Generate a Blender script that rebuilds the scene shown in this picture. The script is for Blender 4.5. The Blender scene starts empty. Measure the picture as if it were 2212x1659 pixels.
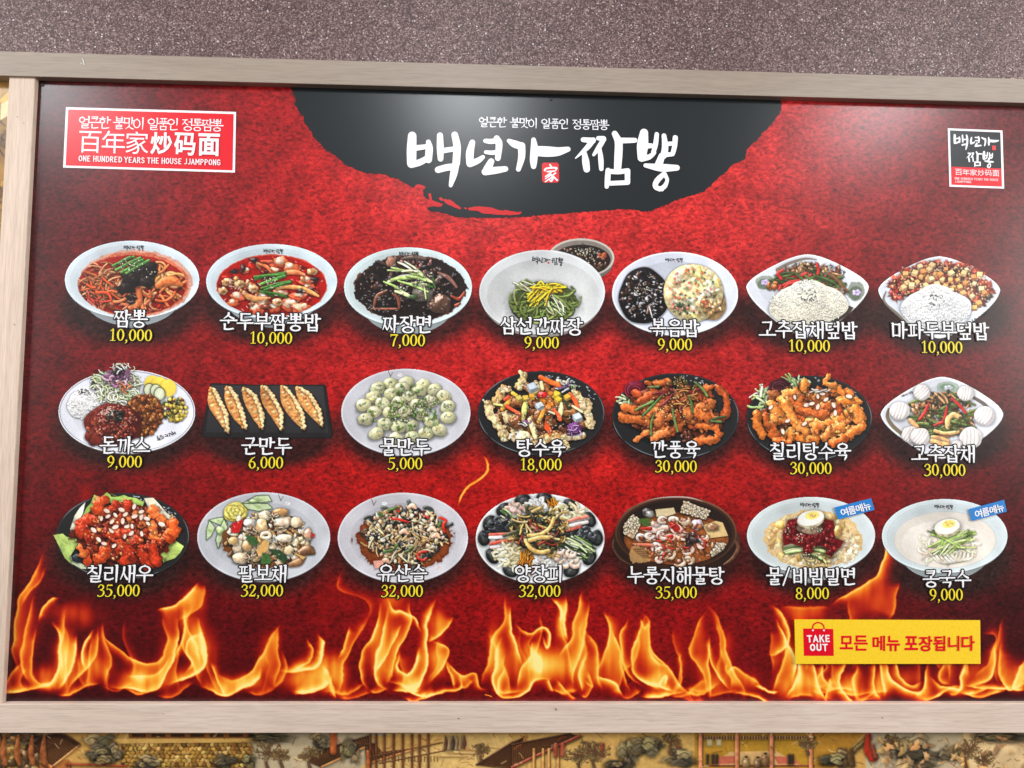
import bpy, bmesh, math, random
import numpy as np
from mathutils import Matrix, Vector

scene = bpy.context.scene
COL = scene.collection

# ------------------------------------------------------------------ camera
FPX, PCX, PCY = 1661.0, 1106.0, 829.5          # focal length and centre, in 2212 px wide photo pixels
PITCH, YAW, ROLL = 0.06593, -0.03271, 0.01171
CAM_LOC = np.array([0.0, -1.661, 1.55])
Rm = Matrix.Rotation(YAW, 3, 'Z') @ Matrix.Rotation(math.pi / 2 + PITCH, 3, 'X') @ Matrix.Rotation(ROLL, 3, 'Z')
camd = bpy.data.cameras.new('camera')
camd.sensor_width = 36.0
camd.lens = 36.0 * FPX / 2212.0
camd.clip_start = 0.05
camd.clip_end = 100.0
cam = bpy.data.objects.new('camera', camd)
cam.matrix_world = Matrix.Translation(Vector(CAM_LOC)) @ Rm.to_4x4()
COL.objects.link(cam)
scene.camera = cam

# ------------------------------------------------------------------ light
scene.view_settings.view_transform = 'Standard'
scene.view_settings.look = 'None'
scene.view_settings.exposure = 0.0
scene.view_settings.gamma = 1.0
scene.view_settings.use_curve_mapping = False
try:
    scene.cycles.use_denoising = True
    scene.cycles.denoiser = 'OPENIMAGEDENOISE'
    scene.cycles.denoising_input_passes = 'RGB_ALBEDO_NORMAL'
    scene.cycles.max_bounces = 4
    scene.cycles.sample_clamp_indirect = 4.0
except Exception:
    pass

world = bpy.data.worlds.new('World')
scene.world = world
world.use_nodes = True
wn = world.node_tree
bg = wn.nodes['Background']
tc = wn.nodes.new('ShaderNodeTexCoord')
sx = wn.nodes.new('ShaderNodeSeparateXYZ')
rp = wn.nodes.new('ShaderNodeValToRGB')
mr = wn.nodes.new('ShaderNodeMapRange')
mr.inputs['From Min'].default_value = -1.0
mr.inputs['From Max'].default_value = 1.0
wn.links.new(tc.outputs['Generated'], sx.inputs[0])
wn.links.new(sx.outputs['Z'], mr.inputs['Value'])
wn.links.new(mr.outputs[0], rp.inputs[0])
els = rp.color_ramp.elements
els[0].position = 0.0; els[0].color = (0.20, 0.17, 0.15, 1)
els[1].position = 1.0; els[1].color = (0.95, 0.98, 1.0, 1)
for p_, c_ in ((0.38, (0.22, 0.19, 0.17, 1)), (0.52, (0.42, 0.43, 0.45, 1)), (0.66, (0.95, 1.0, 1.05, 1))):
    e_ = els.new(p_); e_.color = c_
wn.links.new(rp.outputs[0], bg.inputs['Color'])
bg.inputs['Strength'].default_value = 0.44


def lamp(name, loc, target, size, power, col, shape='SQUARE', sy=None, spread=None):
    d = bpy.data.lights.new(name, 'AREA')
    d.shape = shape; d.size = size
    if sy: d.size_y = sy
    d.energy = power; d.color = col
    o = bpy.data.objects.new(name, d)
    o.location = loc
    o.rotation_euler = (Vector(target) - Vector(loc)).to_track_quat('-Z', 'Y').to_euler()
    COL.objects.link(o)
    return o


# three ceiling downlights in a row in front of the board (their soft glints sit on its upper edge)
for lx in (-1.86, -0.10, 1.66):
    lamp('ceiling_lamp', (lx, -1.45, 2.98), (lx, -0.55, 1.4), 0.30, 12.0, (0.95, 0.98, 1.0))
# fill lamps added off both sides for the room's remaining light, clear of reflections
for lx in (-4.5, 4.5):
    lamp('side_fill_lamp', (lx, -2.5, 2.5), (0.0, 0.0, 1.2), 1.5, 166.0, (1.0, 0.955, 0.91))


# ------------------------------------------------------------------ photo pixel -> point on a plane parallel to the wall
RN = np.array([[Rm[i][j] for j in range(3)] for i in range(3)])


def plane(px, py, y=0.0):
    px = np.asarray(px, float); py = np.asarray(py, float)
    d = np.stack([(px - PCX) / FPX, -(py - PCY) / FPX, -np.ones_like(px)], -1) @ RN.T
    t = (y - CAM_LOC[1]) / d[..., 1]
    return CAM_LOC[0] + t * d[..., 0], CAM_LOC[2] + t * d[..., 2]


def mpp(px, py):                                # metres per photo pixel on the board
    a = plane([px, px], [py - 5, py + 5])[1]
    return float(a[0] - a[1]) / 10.0


def s2l(c):
    c = np.clip(np.asarray(c, float) / 255.0, 0, 1)
    return np.where(c <= 0.04045, c / 12.92, ((c + 0.055) / 1.055) ** 2.4)


# ------------------------------------------------------------------ objects
def thing(o, label, cat, group=None):
    o['label'] = label; o['category'] = cat
    if group: o['group'] = group
    return o


def empty(name, loc):
    o = bpy.data.objects.new(name, None)
    o.location = loc
    o.empty_display_size = 0.1
    COL.objects.link(o)
    return o


def put(name, me, parent=None, mats=(), label=None):
    o = bpy.data.objects.new(name, me)
    for m in mats: me.materials.append(m)
    COL.objects.link(o)
    if parent is not None:
        o.parent = parent
        w = Vector((0, 0, 0)); q = parent
        while q is not None:
            w += q.location; q = q.parent
        o.location = -w                          # mesh data is written in world coordinates
    if label: o['label'] = label
    return o


def np_mesh(name, co, faces4, cols=None, fire=None):
    me = bpy.data.meshes.new(name)
    nv, nf = len(co), len(faces4)
    me.vertices.add(nv)
    me.vertices.foreach_set('co', np.ascontiguousarray(co, np.float32).ravel())
    me.loops.add(nf * 4)
    me.loops.foreach_set('vertex_index', np.ascontiguousarray(faces4, np.int32).ravel())
    me.polygons.add(nf)
    me.polygons.foreach_set('loop_start', np.arange(0, nf * 4, 4, dtype=np.int32))
    try:
        me.polygons.foreach_set('loop_total', np.full(nf, 4, np.int32))
    except Exception:
        pass
    me.update(calc_edges=True)
    for nm, arr in (('Col', cols), ('Fire', fire)):
        if arr is not None:
            at = me.color_attributes.new(nm, 'FLOAT_COLOR', 'POINT')
            at.data.foreach_set('color', np.ascontiguousarray(arr, np.float32).ravel())
    return me


# ------------------------------------------------------------------ materials
def mat(name):
    m = bpy.data.materials.new(name)
    m.use_nodes = True
    return m, m.node_tree, m.node_tree.nodes['Principled BSDF']


def nd(nt, kind, **kw):
    n = nt.nodes.new(kind)
    for k, v in kw.items(): setattr(n, k, v)
    return n


def ramp(nt, stops):
    r = nd(nt, 'ShaderNodeValToRGB')
    e = r.color_ramp.elements
    e[0].position, e[0].color = stops[0]
    e[1].position, e[1].color = stops[-1]
    for p, c in stops[1:-1]:
        q = e.new(p); q.color = c
    return r


def noise(nt, vec, scale, detail=3.0, rough=0.5, dist=0.0):
    n = nd(nt, 'ShaderNodeTexNoise')
    n.inputs['Scale'].default_value = scale
    n.inputs['Detail'].default_value = detail
    n.inputs['Roughness'].default_value = rough
    n.inputs['Distortion'].default_value = dist
    nt.links.new(vec, n.inputs['Vector'])
    return n


def mul(nt, a, b, kind='MULTIPLY', fac=1.0):
    m = nd(nt, 'ShaderNodeMix', data_type='RGBA', blend_type=kind)
    m.inputs['Factor'].default_value = fac
    nt.links.new(a, m.inputs['A']); nt.links.new(b, m.inputs['B'])
    return m.outputs['Result']


def vinyl_bump(nt, bsdf, obj, strength=0.02):
    n = noise(nt, obj, 260.0, 2.0)
    n2 = noise(nt, obj, 5.0, 1.0)
    ad = nd(nt, 'ShaderNodeMath', operation='MULTIPLY_ADD')
    nt.links.new(n2.outputs['Fac'], ad.inputs[0]); ad.inputs[1].default_value = 10.0
    nt.links.new(n.outputs['Fac'], ad.inputs[2])
    b = nd(nt, 'ShaderNodeBump')
    b.inputs['Strength'].default_value = strength
    b.inputs['Distance'].default_value = 0.0008
    nt.links.new(ad.outputs[0], b.inputs['Height'])
    nt.links.new(b.outputs[0], bsdf.inputs['Normal'])


INK_ROUGH = 0.30


def ink_material():
    m, nt, b = mat('printed_ink')
    tcn = nd(nt, 'ShaderNodeTexCoord')
    at = nd(nt, 'ShaderNodeAttribute', attribute_name='Col')
    n = noise(nt, tcn.outputs['Object'], 420.0, 2.0)
    r = ramp(nt, [(0.3, (0.94, 0.94, 0.94, 1)), (0.7, (1.04, 1.04, 1.04, 1))])
    nt.links.new(n.outputs['Fac'], r.inputs[0])
    nt.links.new(mul(nt, at.outputs['Color'], r.outputs[0]), b.inputs['Base Color'])
    b.inputs['Roughness'].default_value = INK_ROUGH
    vinyl_bump(nt, b, tcn.outputs['Object'])
    return m


def panel_material():
    m, nt, b = mat('printed_red_panel')
    tcn = nd(nt, 'ShaderNodeTexCoord')
    at = nd(nt, 'ShaderNodeAttribute', attribute_name='Col')
    fi = nd(nt, 'ShaderNodeAttribute', attribute_name='Fire')
    mp = nd(nt, 'ShaderNodeMapping')
    mp.inputs['Rotation'].default_value = (0, 0.5, 0)
    mp.inputs['Scale'].default_value = (1.0, 1.0, 1.5)
    nt.links.new(tcn.outputs['Object'], mp.inputs[0])
    n1 = noise(nt, mp.outputs[0], 92.0, 4.0, 0.62, 0.7)
    r1 = ramp(nt, [(0.30, (0.26, 0.22, 0.24, 1)), (0.42, (0.66, 0.60, 0.62, 1)), (0.52, (1.02, 0.98, 1.0, 1)), (0.68, (1.42, 2.0, 1.9, 1))])
    nt.links.new(n1.outputs['Fac'], r1.inputs[0])
    n2 = noise(nt, tcn.outputs['Object'], 17.0, 3.0, 0.6, 0.3)
    r2 = ramp(nt, [(0.3, (0.62, 0.55, 0.56, 1)), (0.7, (1.22, 1.22, 1.2, 1))])
    nt.links.new(n2.outputs['Fac'], r2.inputs[0])
    base = mul(nt, mul(nt, at.outputs['Color'], r1.outputs[0]), r2.outputs[0])
    # premultiplied flame print over the mottled red
    inv = nd(nt, 'ShaderNodeMath', operation='SUBTRACT')
    inv.inputs[0].default_value = 1.0
    nt.links.new(fi.outputs['Alpha'], inv.inputs[1])
    sc = nd(nt, 'ShaderNodeVectorMath', operation='SCALE')
    nt.links.new(base, sc.inputs[0]); nt.links.new(inv.outputs[0], sc.inputs['Scale'])
    ad = nd(nt, 'ShaderNodeVectorMath', operation='ADD')
    nt.links.new(sc.outputs[0], ad.inputs[0]); nt.links.new(fi.outputs['Color'], ad.inputs[1])
    nt.links.new(ad.outputs[0], b.inputs['Base Color'])
    b.inputs['Roughness'].default_value = INK_ROUGH
    vinyl_bump(nt, b, tcn.outputs['Object'])
    return m


def wood_material(name, light, dark, axis):
    m, nt, b = mat(name)
    tcn = nd(nt, 'ShaderNodeTexCoord')
    mp = nd(nt, 'ShaderNodeMapping')
    mp.inputs['Scale'].default_value = (5, 60, 150) if axis == 'X' else (150, 60, 5)
    nt.links.new(tcn.outputs['Object'], mp.inputs[0])
    n = noise(nt, mp.outputs[0], 1.0, 5.0, 0.65, 0.6)
    r = ramp(nt, [(0.28, tuple(s2l(dark)) + (1,)), (0.62, tuple(s2l(light)) + (1,))])
    nt.links.new(n.outputs['Fac'], r.inputs[0])
    mp2 = nd(nt, 'ShaderNodeMapping')
    mp2.inputs['Scale'].default_value = (22, 90, 480) if axis == 'X' else (480, 90, 22)
    nt.links.new(tcn.outputs['Object'], mp2.inputs[0])
    n2 = noise(nt, mp2.outputs[0], 1.0, 2.0, 0.5)
    r2 = ramp(nt, [(0.32, (0.88, 0.87, 0.86, 1)), (0.55, (1.03, 1.03, 1.03, 1))])
    nt.links.new(n2.outputs['Fac'], r2.inputs[0])
    n3 = noise(nt, tcn.outputs['Object'], 3.0, 2.0)
    r3 = ramp(nt, [(0.3, (0.93, 0.92, 0.90, 1)), (0.7, (1.04, 1.04, 1.05, 1))])
    nt.links.new(n3.outputs['Fac'], r3.inputs[0])
    nt.links.new(mul(nt, mul(nt, r.outputs[0], r2.outputs[0]), r3.outputs[0]), b.inputs['Base Color'])
    b.inputs['Roughness'].default_value = 0.5
    bp = nd(nt, 'ShaderNodeBump')
    bp.inputs['Strength'].default_value = 0.15
    bp.inputs['Distance'].default_value = 0.0006
    nt.links.new(n2.outputs['Fac'], bp.inputs['Height'])
    nt.links.new(bp.outputs[0], b.inputs['Normal'])
    return m


def glitter_material():
    """dark mauve sand-like wall covering with flake sparkle painted as pale spots"""
    m, nt, b = mat('glitter_granules')
    tcn = nd(nt, 'ShaderNodeTexCoord')
    v = nd(nt, 'ShaderNodeTexVoronoi', voronoi_dimensions='3D', feature='F1')
    v.inputs['Scale'].default_value = 390.0
    nt.links.new(tcn.outputs['Object'], v.inputs['Vector'])
    sp = nd(nt, 'ShaderNodeSeparateColor')
    nt.links.new(v.outputs['Color'], sp.inputs[0])
    r = ramp(nt, [(0.0, tuple(s2l((58, 38, 40))) + (1,)), (0.45, tuple(s2l((92, 68, 69))) + (1,)),
                  (0.75, tuple(s2l((122, 98, 96))) + (1,)), (0.94, tuple(s2l((146, 124, 120))) + (1,)), (1.0, tuple(s2l((190, 172, 168))) + (1,))])
    nt.links.new(sp.outputs[0], r.inputs[0])
    n = noise(nt, tcn.outputs['Object'], 6.0, 3.0)
    r2 = ramp(nt, [(0.3, (0.86, 0.84, 0.84, 1)), (0.7, (1.10, 1.10, 1.10, 1))])
    nt.links.new(n.outputs['Fac'], r2.inputs[0])
    v2 = nd(nt, 'ShaderNodeTexVoronoi', voronoi_dimensions='3D', feature='F1')
    v2.inputs['Scale'].default_value = 150.0
    nt.links.new(tcn.outputs['Object'], v2.inputs['Vector'])
    sp2 = nd(nt, 'ShaderNodeSeparateColor')
    nt.links.new(v2.outputs['Color'], sp2.inputs[0])
    near = nd(nt, 'ShaderNodeMath', operation='LESS_THAN'); near.inputs[1].default_value = 0.26
    nt.links.new(v2.outputs['Distance'], near.inputs[0])
    rare = nd(nt, 'ShaderNodeMath', operation='GREATER_THAN'); rare.inputs[1].default_value = 0.972
    nt.links.new(sp2.outputs[0], rare.inputs[0])
    fl = nd(nt, 'ShaderNodeMath', operation='MULTIPLY')
    nt.links.new(near.outputs[0], fl.inputs[0]); nt.links.new(rare.outputs[0], fl.inputs[1])
    mx = nd(nt, 'ShaderNodeMix', data_type='RGBA')
    nt.links.new(fl.outputs[0], mx.inputs['Factor'])
    nt.links.new(mul(nt, r.outputs[0], r2.outputs[0]), mx.inputs['A'])
    mx.inputs['B'].default_value = (0.72, 0.70, 0.71, 1)
    nt.links.new(mx.outputs['Result'], b.inputs['Base Color'])
    b.inputs['Roughness'].default_value = 0.5
    bp = nd(nt, 'ShaderNodeBump')
    bp.inputs['Strength'].default_value = 0.6
    bp.inputs['Distance'].default_value = 0.0016
    nt.links.new(sp.outputs[1], bp.inputs['Height'])
    nt.links.new(bp.outputs[0], b.inputs['Normal'])
    return m


def plain(name, rgb, rough=0.45, metal=0.0):
    m, nt, b = mat(name)
    tcn = nd(nt, 'ShaderNodeTexCoord')
    n = noise(nt, tcn.outputs['Object'], 180.0, 3.0)
    c = s2l(rgb)
    r = ramp(nt, [(0.3, tuple(c * 0.93) + (1,)), (0.7, tuple(np.minimum(c * 1.05, 1)) + (1,))])
    nt.links.new(n.outputs['Fac'], r.inputs[0])
    nt.links.new(r.outputs[0], b.inputs['Base Color'])
    b.inputs['Roughness'].default_value = rough
    b.inputs['Metallic'].default_value = metal
    vinyl_bump(nt, b, tcn.outputs['Object'], 0.02)
    return m


INK = ink_material()
PANEL = panel_material()
WOOD_H = wood_material('pale_wood_rail', (222, 203, 189), (208, 187, 172), 'X')
WOOD_V = wood_material('pale_wood_post', (220, 199, 182), (200, 178, 160), 'Z')
WOOD_G = wood_material('grey_wood_header', (158, 144, 131), (147, 133, 121), 'X')
GLITTER = glitter_material()

# ================================================================== print artwork: a small painter on grids of points
RNG = np.random.default_rng(7)


def up(a, n):
    """smooth periodic upsampling of a square array to n x n"""
    m = a.shape[0]
    t = np.arange(n) * m / n
    i = np.floor(t).astype(int); f = t - i; f = f * f * (3 - 2 * f)
    a = a[i % m] * (1 - f)[:, None] + a[(i + 1) % m] * f[:, None]
    return a[:, i % m] * (1 - f)[None] + a[:, (i + 1) % m] * f[None]


NF = up(RNG.random((256, 256)), 512) * 0.5 + RNG.random((512, 512)) * 0.5           # grain
NM = (up(RNG.random((128, 128)), 512) + 0.6 * up(RNG.random((256, 256)), 512)) / 1.6   # about 4 px
NL = (up(RNG.random((110, 110)), 512) + 0.5 * up(RNG.random((60, 60)), 512)) / 1.5                  # lumps of about 5-8 px
NC = (up(RNG.random((40, 40)), 512) + 0.6 * up(RNG.random((90, 90)), 512) + 0.3 * up(RNG.random((200, 200)), 512)) / 1.9
NK = (up(RNG.random((62, 62)), 512) + 0.35 * up(RNG.random((150, 150)), 512)) / 1.35
NW2 = up(RNG.random((18, 18)), 512)
LX, LY, LZ = -0.40, -0.62, 0.68                                                     # studio light of the food photographs


def cat(pts, n=5):
    """Catmull-Rom through rows of numbers"""
    p = np.asarray(pts, float)
    if len(p) < 3:
        return p
    q = np.vstack([2 * p[0] - p[1], p, 2 * p[-1] - p[-2]])
    out = []
    for i in range(1, len(q) - 2):
        a, b, c, d = q[i - 1], q[i], q[i + 1], q[i + 2]
        for k in range(n):
            t = k / n
            out.append(0.5 * (2 * b + (c - a) * t + (2 * a - 5 * b + 4 * c - d) * t * t + (3 * b - a - 3 * c + d) * t ** 3))
    out.append(q[-2])
    return np.array(out)


class Canvas:
    """grid of print dots over a box given in the coordinates of one close-up (ox, oy, k map it to the photo)"""

    def __init__(s, zoom, box, step=1.0):
        s.ox, s.oy, s.k = zoom
        x0, y0, x1, y1 = box
        s.px = step / s.k
        s.w = int((x1 - x0) / s.px) + 2
        s.h = int((y1 - y0) / s.px) + 2
        s.x0, s.y0 = x0, y0
        s.xs = x0 + np.arange(s.w) * s.px
        s.ys = y0 + np.arange(s.h) * s.px
        s.C = np.zeros((s.h, s.w, 3))
        s.I = np.zeros((s.h, s.w), np.int16)
        s.names = ['']
        s.cur = 0
        s.r = random.Random(int(x0 * 7 + y0 * 3 + s.ox))

    def layer(s, name):
        if name not in s.names: s.names.append(name)
        s.cur = s.names.index(name)

    def piece(s, name):
        """a countable thing on the dish: a layer of its own"""
        s.names.append(name)
        s.cur = len(s.names) - 1

    def win(s, x0, y0, x1, y1, pad=0):
        i0 = max(0, int((x0 - pad - s.x0) / s.px)); i1 = min(s.w, int((x1 + pad - s.x0) / s.px) + 2)
        j0 = max(0, int((y0 - pad - s.y0) / s.px)); j1 = min(s.h, int((y1 + pad - s.y0) / s.px) + 2)
        if i1 <= i0 or j1 <= j0: return None
        return (slice(j0, j1), slice(i0, i1)), s.xs[None, i0:i1], s.ys[j0:j1, None]

    def tex(s, sl, N, seed=0):
        j = (np.arange(sl[0].start, sl[0].stop) + seed * 37) % 512
        i = (np.arange(sl[1].start, sl[1].stop) + seed * 91) % 512
        return N[j][:, i]

    def comp(s, sl, d, col, sh=0.0, rad=3.0, clip=False, alpha=1.0):
        """d: signed distance (close-up units), col: rgb or rgb grid; sh darkens what lies just below and right"""
        inside = 1.0
        if s.region:                              # nothing spills outside this ellipse
            x, y, rx, ry = s.region
            rho = np.sqrt(((s.xs[None, sl[1]] - x) / rx) ** 2 + ((s.ys[sl[0], None] - y) / ry) ** 2)
            inside = np.clip(0.5 - (rho - 1) * min(rx, ry) / s.px, 0, 1)
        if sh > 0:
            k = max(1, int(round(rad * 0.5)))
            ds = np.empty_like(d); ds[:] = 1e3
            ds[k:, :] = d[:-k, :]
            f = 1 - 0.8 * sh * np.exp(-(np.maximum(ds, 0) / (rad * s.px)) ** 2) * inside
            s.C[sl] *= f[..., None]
        a = np.clip(0.5 - d / s.px, 0, 1) * alpha * inside
        if clip: a = a * (s.I[sl] > 0)
        s.C[sl] = s.C[sl] * (1 - a[..., None]) + np.asarray(col, float) * a[..., None]
        if alpha > 0.6 and s.cur:
            m = a > 0.5
            s.I[sl][m] = s.cur

    mott = 0.20
    region = None

    def mottle(s, sl, col):
        """uneven colour inside one piece of food: darker, redder patches"""
        t = (s.tex(sl, NL, s.r.randint(0, 500)) - 0.5) * 2 * s.mott
        return np.asarray(col, float) * np.stack([1 + t, 1 + 1.3 * t, 1 + 1.5 * t], -1)

    # -- primitives
    def ell(s, cx, cy, rx, ry, col, ang=0.0, p=2.0, sh=0.0, rough=0.0, seed=1, tex=0.08, N=NM, grad=(0, 0), alpha=1.0, rad=3.0, clip=False):
        """flat ellipse; ry may be (up, down); grad adds brightness along u, v; rough makes its outline uneven"""
        ryu, ryd = ry if isinstance(ry, tuple) else (ry, ry)
        R = max(rx, ryu, ryd) if ang else None
        b = (cx - R, cy - R, cx + R, cy + R) if R else (cx - rx, cy - ryu, cx + rx, cy + ryd)
        w = s.win(*b, pad=s.px * (2 + 2 * rad) + rough * rx)
        if w is None: return
        sl, X, Y = w
        X = X - cx; Y = Y - cy
        ca, sa = math.cos(ang), math.sin(ang)
        u = (X * ca + Y * sa) / rx; v = (-X * sa + Y * ca)
        v = np.where(v < 0, v / ryu, v / ryd)
        rho = np.sqrt(u * u + v * v)
        if p < 2: rho = (((np.abs(u) + np.abs(v)) * 0.825) ** 9 + rho ** 9) ** (1 / 9)      # rounded rhombus
        if rough: rho = rho * (1 + rough * 2 * (s.tex(sl, NC, seed) - 0.5))
        d = (rho - 1) * min(rx, ryu)
        c = np.ones(u.shape + (1,)) * np.asarray(col, float)
        if tex or grad != (0, 0):
            f = 1 + tex * 2 * (s.tex(sl, N, seed) - 0.5) + grad[0] * u + grad[1] * v
            c = c * f[..., None]
        s.comp(sl, d, c, sh, rad, alpha=alpha, clip=clip)

    def blob(s, cx, cy, rx, ry, col, ang=0.0, rough=0.12, sh=0.45, spec=0.3, amb=0.55, dif=0.6, bump=0.25, q=1.0, rad=2.5, clip=False, shin=14):
        """lumpy rounded piece of food"""
        R = max(rx, ry) * (1 + rough) + 1
        w = s.win(cx - R, cy - R, cx + R, cy + R, pad=s.px * (2 + 2 * rad))
        if w is None: return
        sl, X, Y = w
        X = X - cx; Y = Y - cy
        ca, sa = math.cos(ang), math.sin(ang)
        u = (X * ca + Y * sa) / rx; v = (-X * sa + Y * ca) / ry
        rho = np.sqrt(u * u + v * v)
        if rough:
            th = np.arctan2(v, u)
            f = 1
            for k in (2, 3, 5, 7):
                f = f + rough * s.r.uniform(-1, 1) / (k ** 0.5) * np.cos(k * th + s.r.uniform(0, 6.28))
            rho = rho / f
        d = (rho - 1) * min(rx, ry)
        qq = np.clip(rho, 0, 0.999)
        nz = np.sqrt(1 - qq * qq * q)
        nu, nv = u * q ** 0.5, v * q ** 0.5
        nx = nu * ca - nv * sa; ny = nu * sa + nv * ca
        if bump:
            t = s.tex(sl, NM, s.r.randint(0, 400)) - 0.5
            nx = nx + bump * 2 * t; ny = ny + bump * 2 * (s.tex(sl, NM, s.r.randint(0, 400)) - 0.5)
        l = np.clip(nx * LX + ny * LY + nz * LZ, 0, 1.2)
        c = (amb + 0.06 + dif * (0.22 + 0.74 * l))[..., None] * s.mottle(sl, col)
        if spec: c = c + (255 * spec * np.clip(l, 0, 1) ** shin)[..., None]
        s.comp(sl, d, np.minimum(c, 255), sh, rad, clip=clip)

    def rib(s, pts, w, col, sh=0.4, spec=0.25, amb=0.5, dif=0.65, bump=0.0, smooth=5, rad=2.0, clip=False, shin=10, alpha=1.0, flat=False, lump=0.0):
        """noodle, strip, stalk: a rounded band along a curve; w is its half width"""
        P = np.asarray(pts, float)
        W = np.full(len(P), float(w)) if np.isscalar(w) else np.asarray(w, float)
        if len(W) != len(P): W = np.interp(np.linspace(0, 1, len(P)), np.linspace(0, 1, len(W)), W)
        q = np.column_stack([P, W])
        if smooth: q = cat(q, smooth)
        m = q[:, 2].max() + 1
        RR_W = 2 * m
        wn_ = s.win(q[:, 0].min() - m, q[:, 1].min() - m, q[:, 0].max() + m, q[:, 1].max() + m, pad=s.px * (2 + 2 * rad))
        if wn_ is None: return
        sl, X, Y = wn_
        best = np.full((X.shape[1] and Y.shape[0], X.shape[1]), 1e9)
        NX = np.zeros_like(best); NY = np.zeros_like(best); RR = np.ones_like(best)
        for a, b in zip(q[:-1], q[1:]):
            dx, dy = b[0] - a[0], b[1] - a[1]
            L2 = dx * dx + dy * dy + 1e-9
            t = np.clip(((X - a[0]) * dx + (Y - a[1]) * dy) / L2, 0, 1)
            ex = X - a[0] - t * dx; ey = Y - a[1] - t * dy
            rr = a[2] + t * (b[2] - a[2])
            dd = np.sqrt(ex * ex + ey * ey) - rr
            k = dd < best
            best = np.where(k, dd, best)
            NX = np.where(k, ex / (rr + 1e-6), NX); NY = np.where(k, ey / (rr + 1e-6), NY)
        if lump:
            best = best + lump * RR_W * (s.tex(sl, NK, s.r.randint(0, 400)) - 0.5)
        if flat:
            c = np.asarray(col, float)
        else:
            if bump:
                NX = NX + bump * 2 * (s.tex(sl, NM, s.r.randint(0, 400)) - 0.5)
                NY = NY + bump * 2 * (s.tex(sl, NM, s.r.randint(0, 400)) - 0.5)
            nz = np.sqrt(np.clip(1 - NX * NX - NY * NY, 0.02, 1))
            l = np.clip(NX * LX + NY * LY + nz * LZ, 0, 1.2)
            c = (amb + 0.08 + dif * (0.25 + 0.70 * l))[..., None] * s.mottle(sl, col)
            if spec: c = c + (255 * spec * np.clip(l, 0, 1) ** shin)[..., None]
            c = np.minimum(c, 255)
        s.comp(sl, best, c, sh, rad, clip=clip, alpha=alpha)

    def poly(s, pts, col, sh=0.4, grad=(0, 0), tex=0.08, rad=2.0, alpha=1.0, clip=False, N=NM, rim=0.0, grow=0.0):
        P = np.asarray(pts, float)
        w = s.win(P[:, 0].min(), P[:, 1].min(), P[:, 0].max(), P[:, 1].max(), pad=s.px * (2 + 2 * rad))
        if w is None: return
        sl, X, Y = w
        sh_ = (Y.shape[0], X.shape[1])
        ins = np.zeros(sh_, bool); best = np.full(sh_, 1e9)
        for i in range(len(P)):
            a, b = P[i - 1], P[i]
            dx, dy = b - a
            t = np.clip(((X - a[0]) * dx + (Y - a[1]) * dy) / (dx * dx + dy * dy + 1e-9), 0, 1)
            best = np.minimum(best, (X - a[0] - t * dx) ** 2 + (Y - a[1] - t * dy) ** 2)
            if a[1] != b[1]:
                ins ^= ((a[1] > Y) != (b[1] > Y)) & (X < a[0] + (Y - a[1]) * dx / dy)
        d = np.sqrt(best) * np.where(ins, -1, 1) - grow
        cx, cy = P.mean(0); ex = np.ptp(P[:, 0]) / 2 + 1; ey = np.ptp(P[:, 1]) / 2 + 1
        f = 1 + grad[0] * (X - cx) / ex + grad[1] * (Y - cy) / ey + tex * 2 * (s.tex(sl, N, s.r.randint(0, 400)) - 0.5)
        if rim: f = f * (1 - rim * np.exp(-np.maximum(-d, 0) / (1.5 * s.px)))
        s.comp(sl, d, np.minimum(f[..., None] * np.asarray(col, float), 255), sh, rad, alpha=alpha, clip=clip)

    def cube(s, x, y, r, col, ang=None, h=0.7):
        """diced piece: a lit top and two darker sides"""
        a = s.r.uniform(0, 1.57) if ang is None else ang
        c = np.asarray(col, float)
        e = [(x + r * math.cos(a + i * 1.571), y - r * 0.2 + 0.72 * r * math.sin(a + i * 1.571)) for i in range(4)]
        lo = [(p[0], p[1] + h * r) for p in e]
        o = sorted(range(4), key=lambda i: e[i][1])
        s.poly([e[0], e[1], e[2], e[3]], c * 0.7, sh=0.5, grow=1)
        for i in range(4):
            j = (i + 1) % 4
            if (e[i][1] + e[j][1]) / 2 > y - r * 0.2:
                left = (e[i][0] + e[j][0]) / 2 < x
                s.poly([e[i], e[j], lo[j], lo[i]], c * (0.82 if left else 0.62), sh=0.0, tex=0.12)
        s.poly(e, np.minimum(c * 1.08, 255), sh=0.0, tex=0.10)

    # -- helpers that scatter
    def rin(s, cx, cy, rx, ry, lo=0.0):
        t = s.r.uniform(0, 6.2832); m = math.sqrt(s.r.uniform(lo * lo, 1))
        return cx + rx * m * math.cos(t), cy + ry * m * math.sin(t)

    def jit(s, col, a=0.12):
        f = 1 + s.r.uniform(-a, a)
        return [min(255, max(0, c * f * (1 + s.r.uniform(-a, a) * 0.3))) for c in col]

    def strips(s, box, n, cols, w, L, ang=0.0, dang=3.2, bend=0.3, **kw):
        """n strips with random place, turn and bend inside an ellipse"""
        for _ in range(n):
            x, y = s.rin(*box)
            a = ang + s.r.uniform(-dang, dang) / 2
            l = L * s.r.uniform(0.6, 1.2) / 2
            bx, by = -math.sin(a) * bend * l * s.r.uniform(-1, 1), math.cos(a) * bend * l * s.r.uniform(-1, 1)
            ww = w * s.r.uniform(0.75, 1.25)
            s.rib([(x - l * math.cos(a), y - l * math.sin(a) * 0.85), (x + bx, y + by), (x + l * math.cos(a), y + l * math.sin(a) * 0.85)],
                  [ww * 0.8, ww, ww * 0.75], s.jit(s.r.choice(cols)), **kw)

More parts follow.
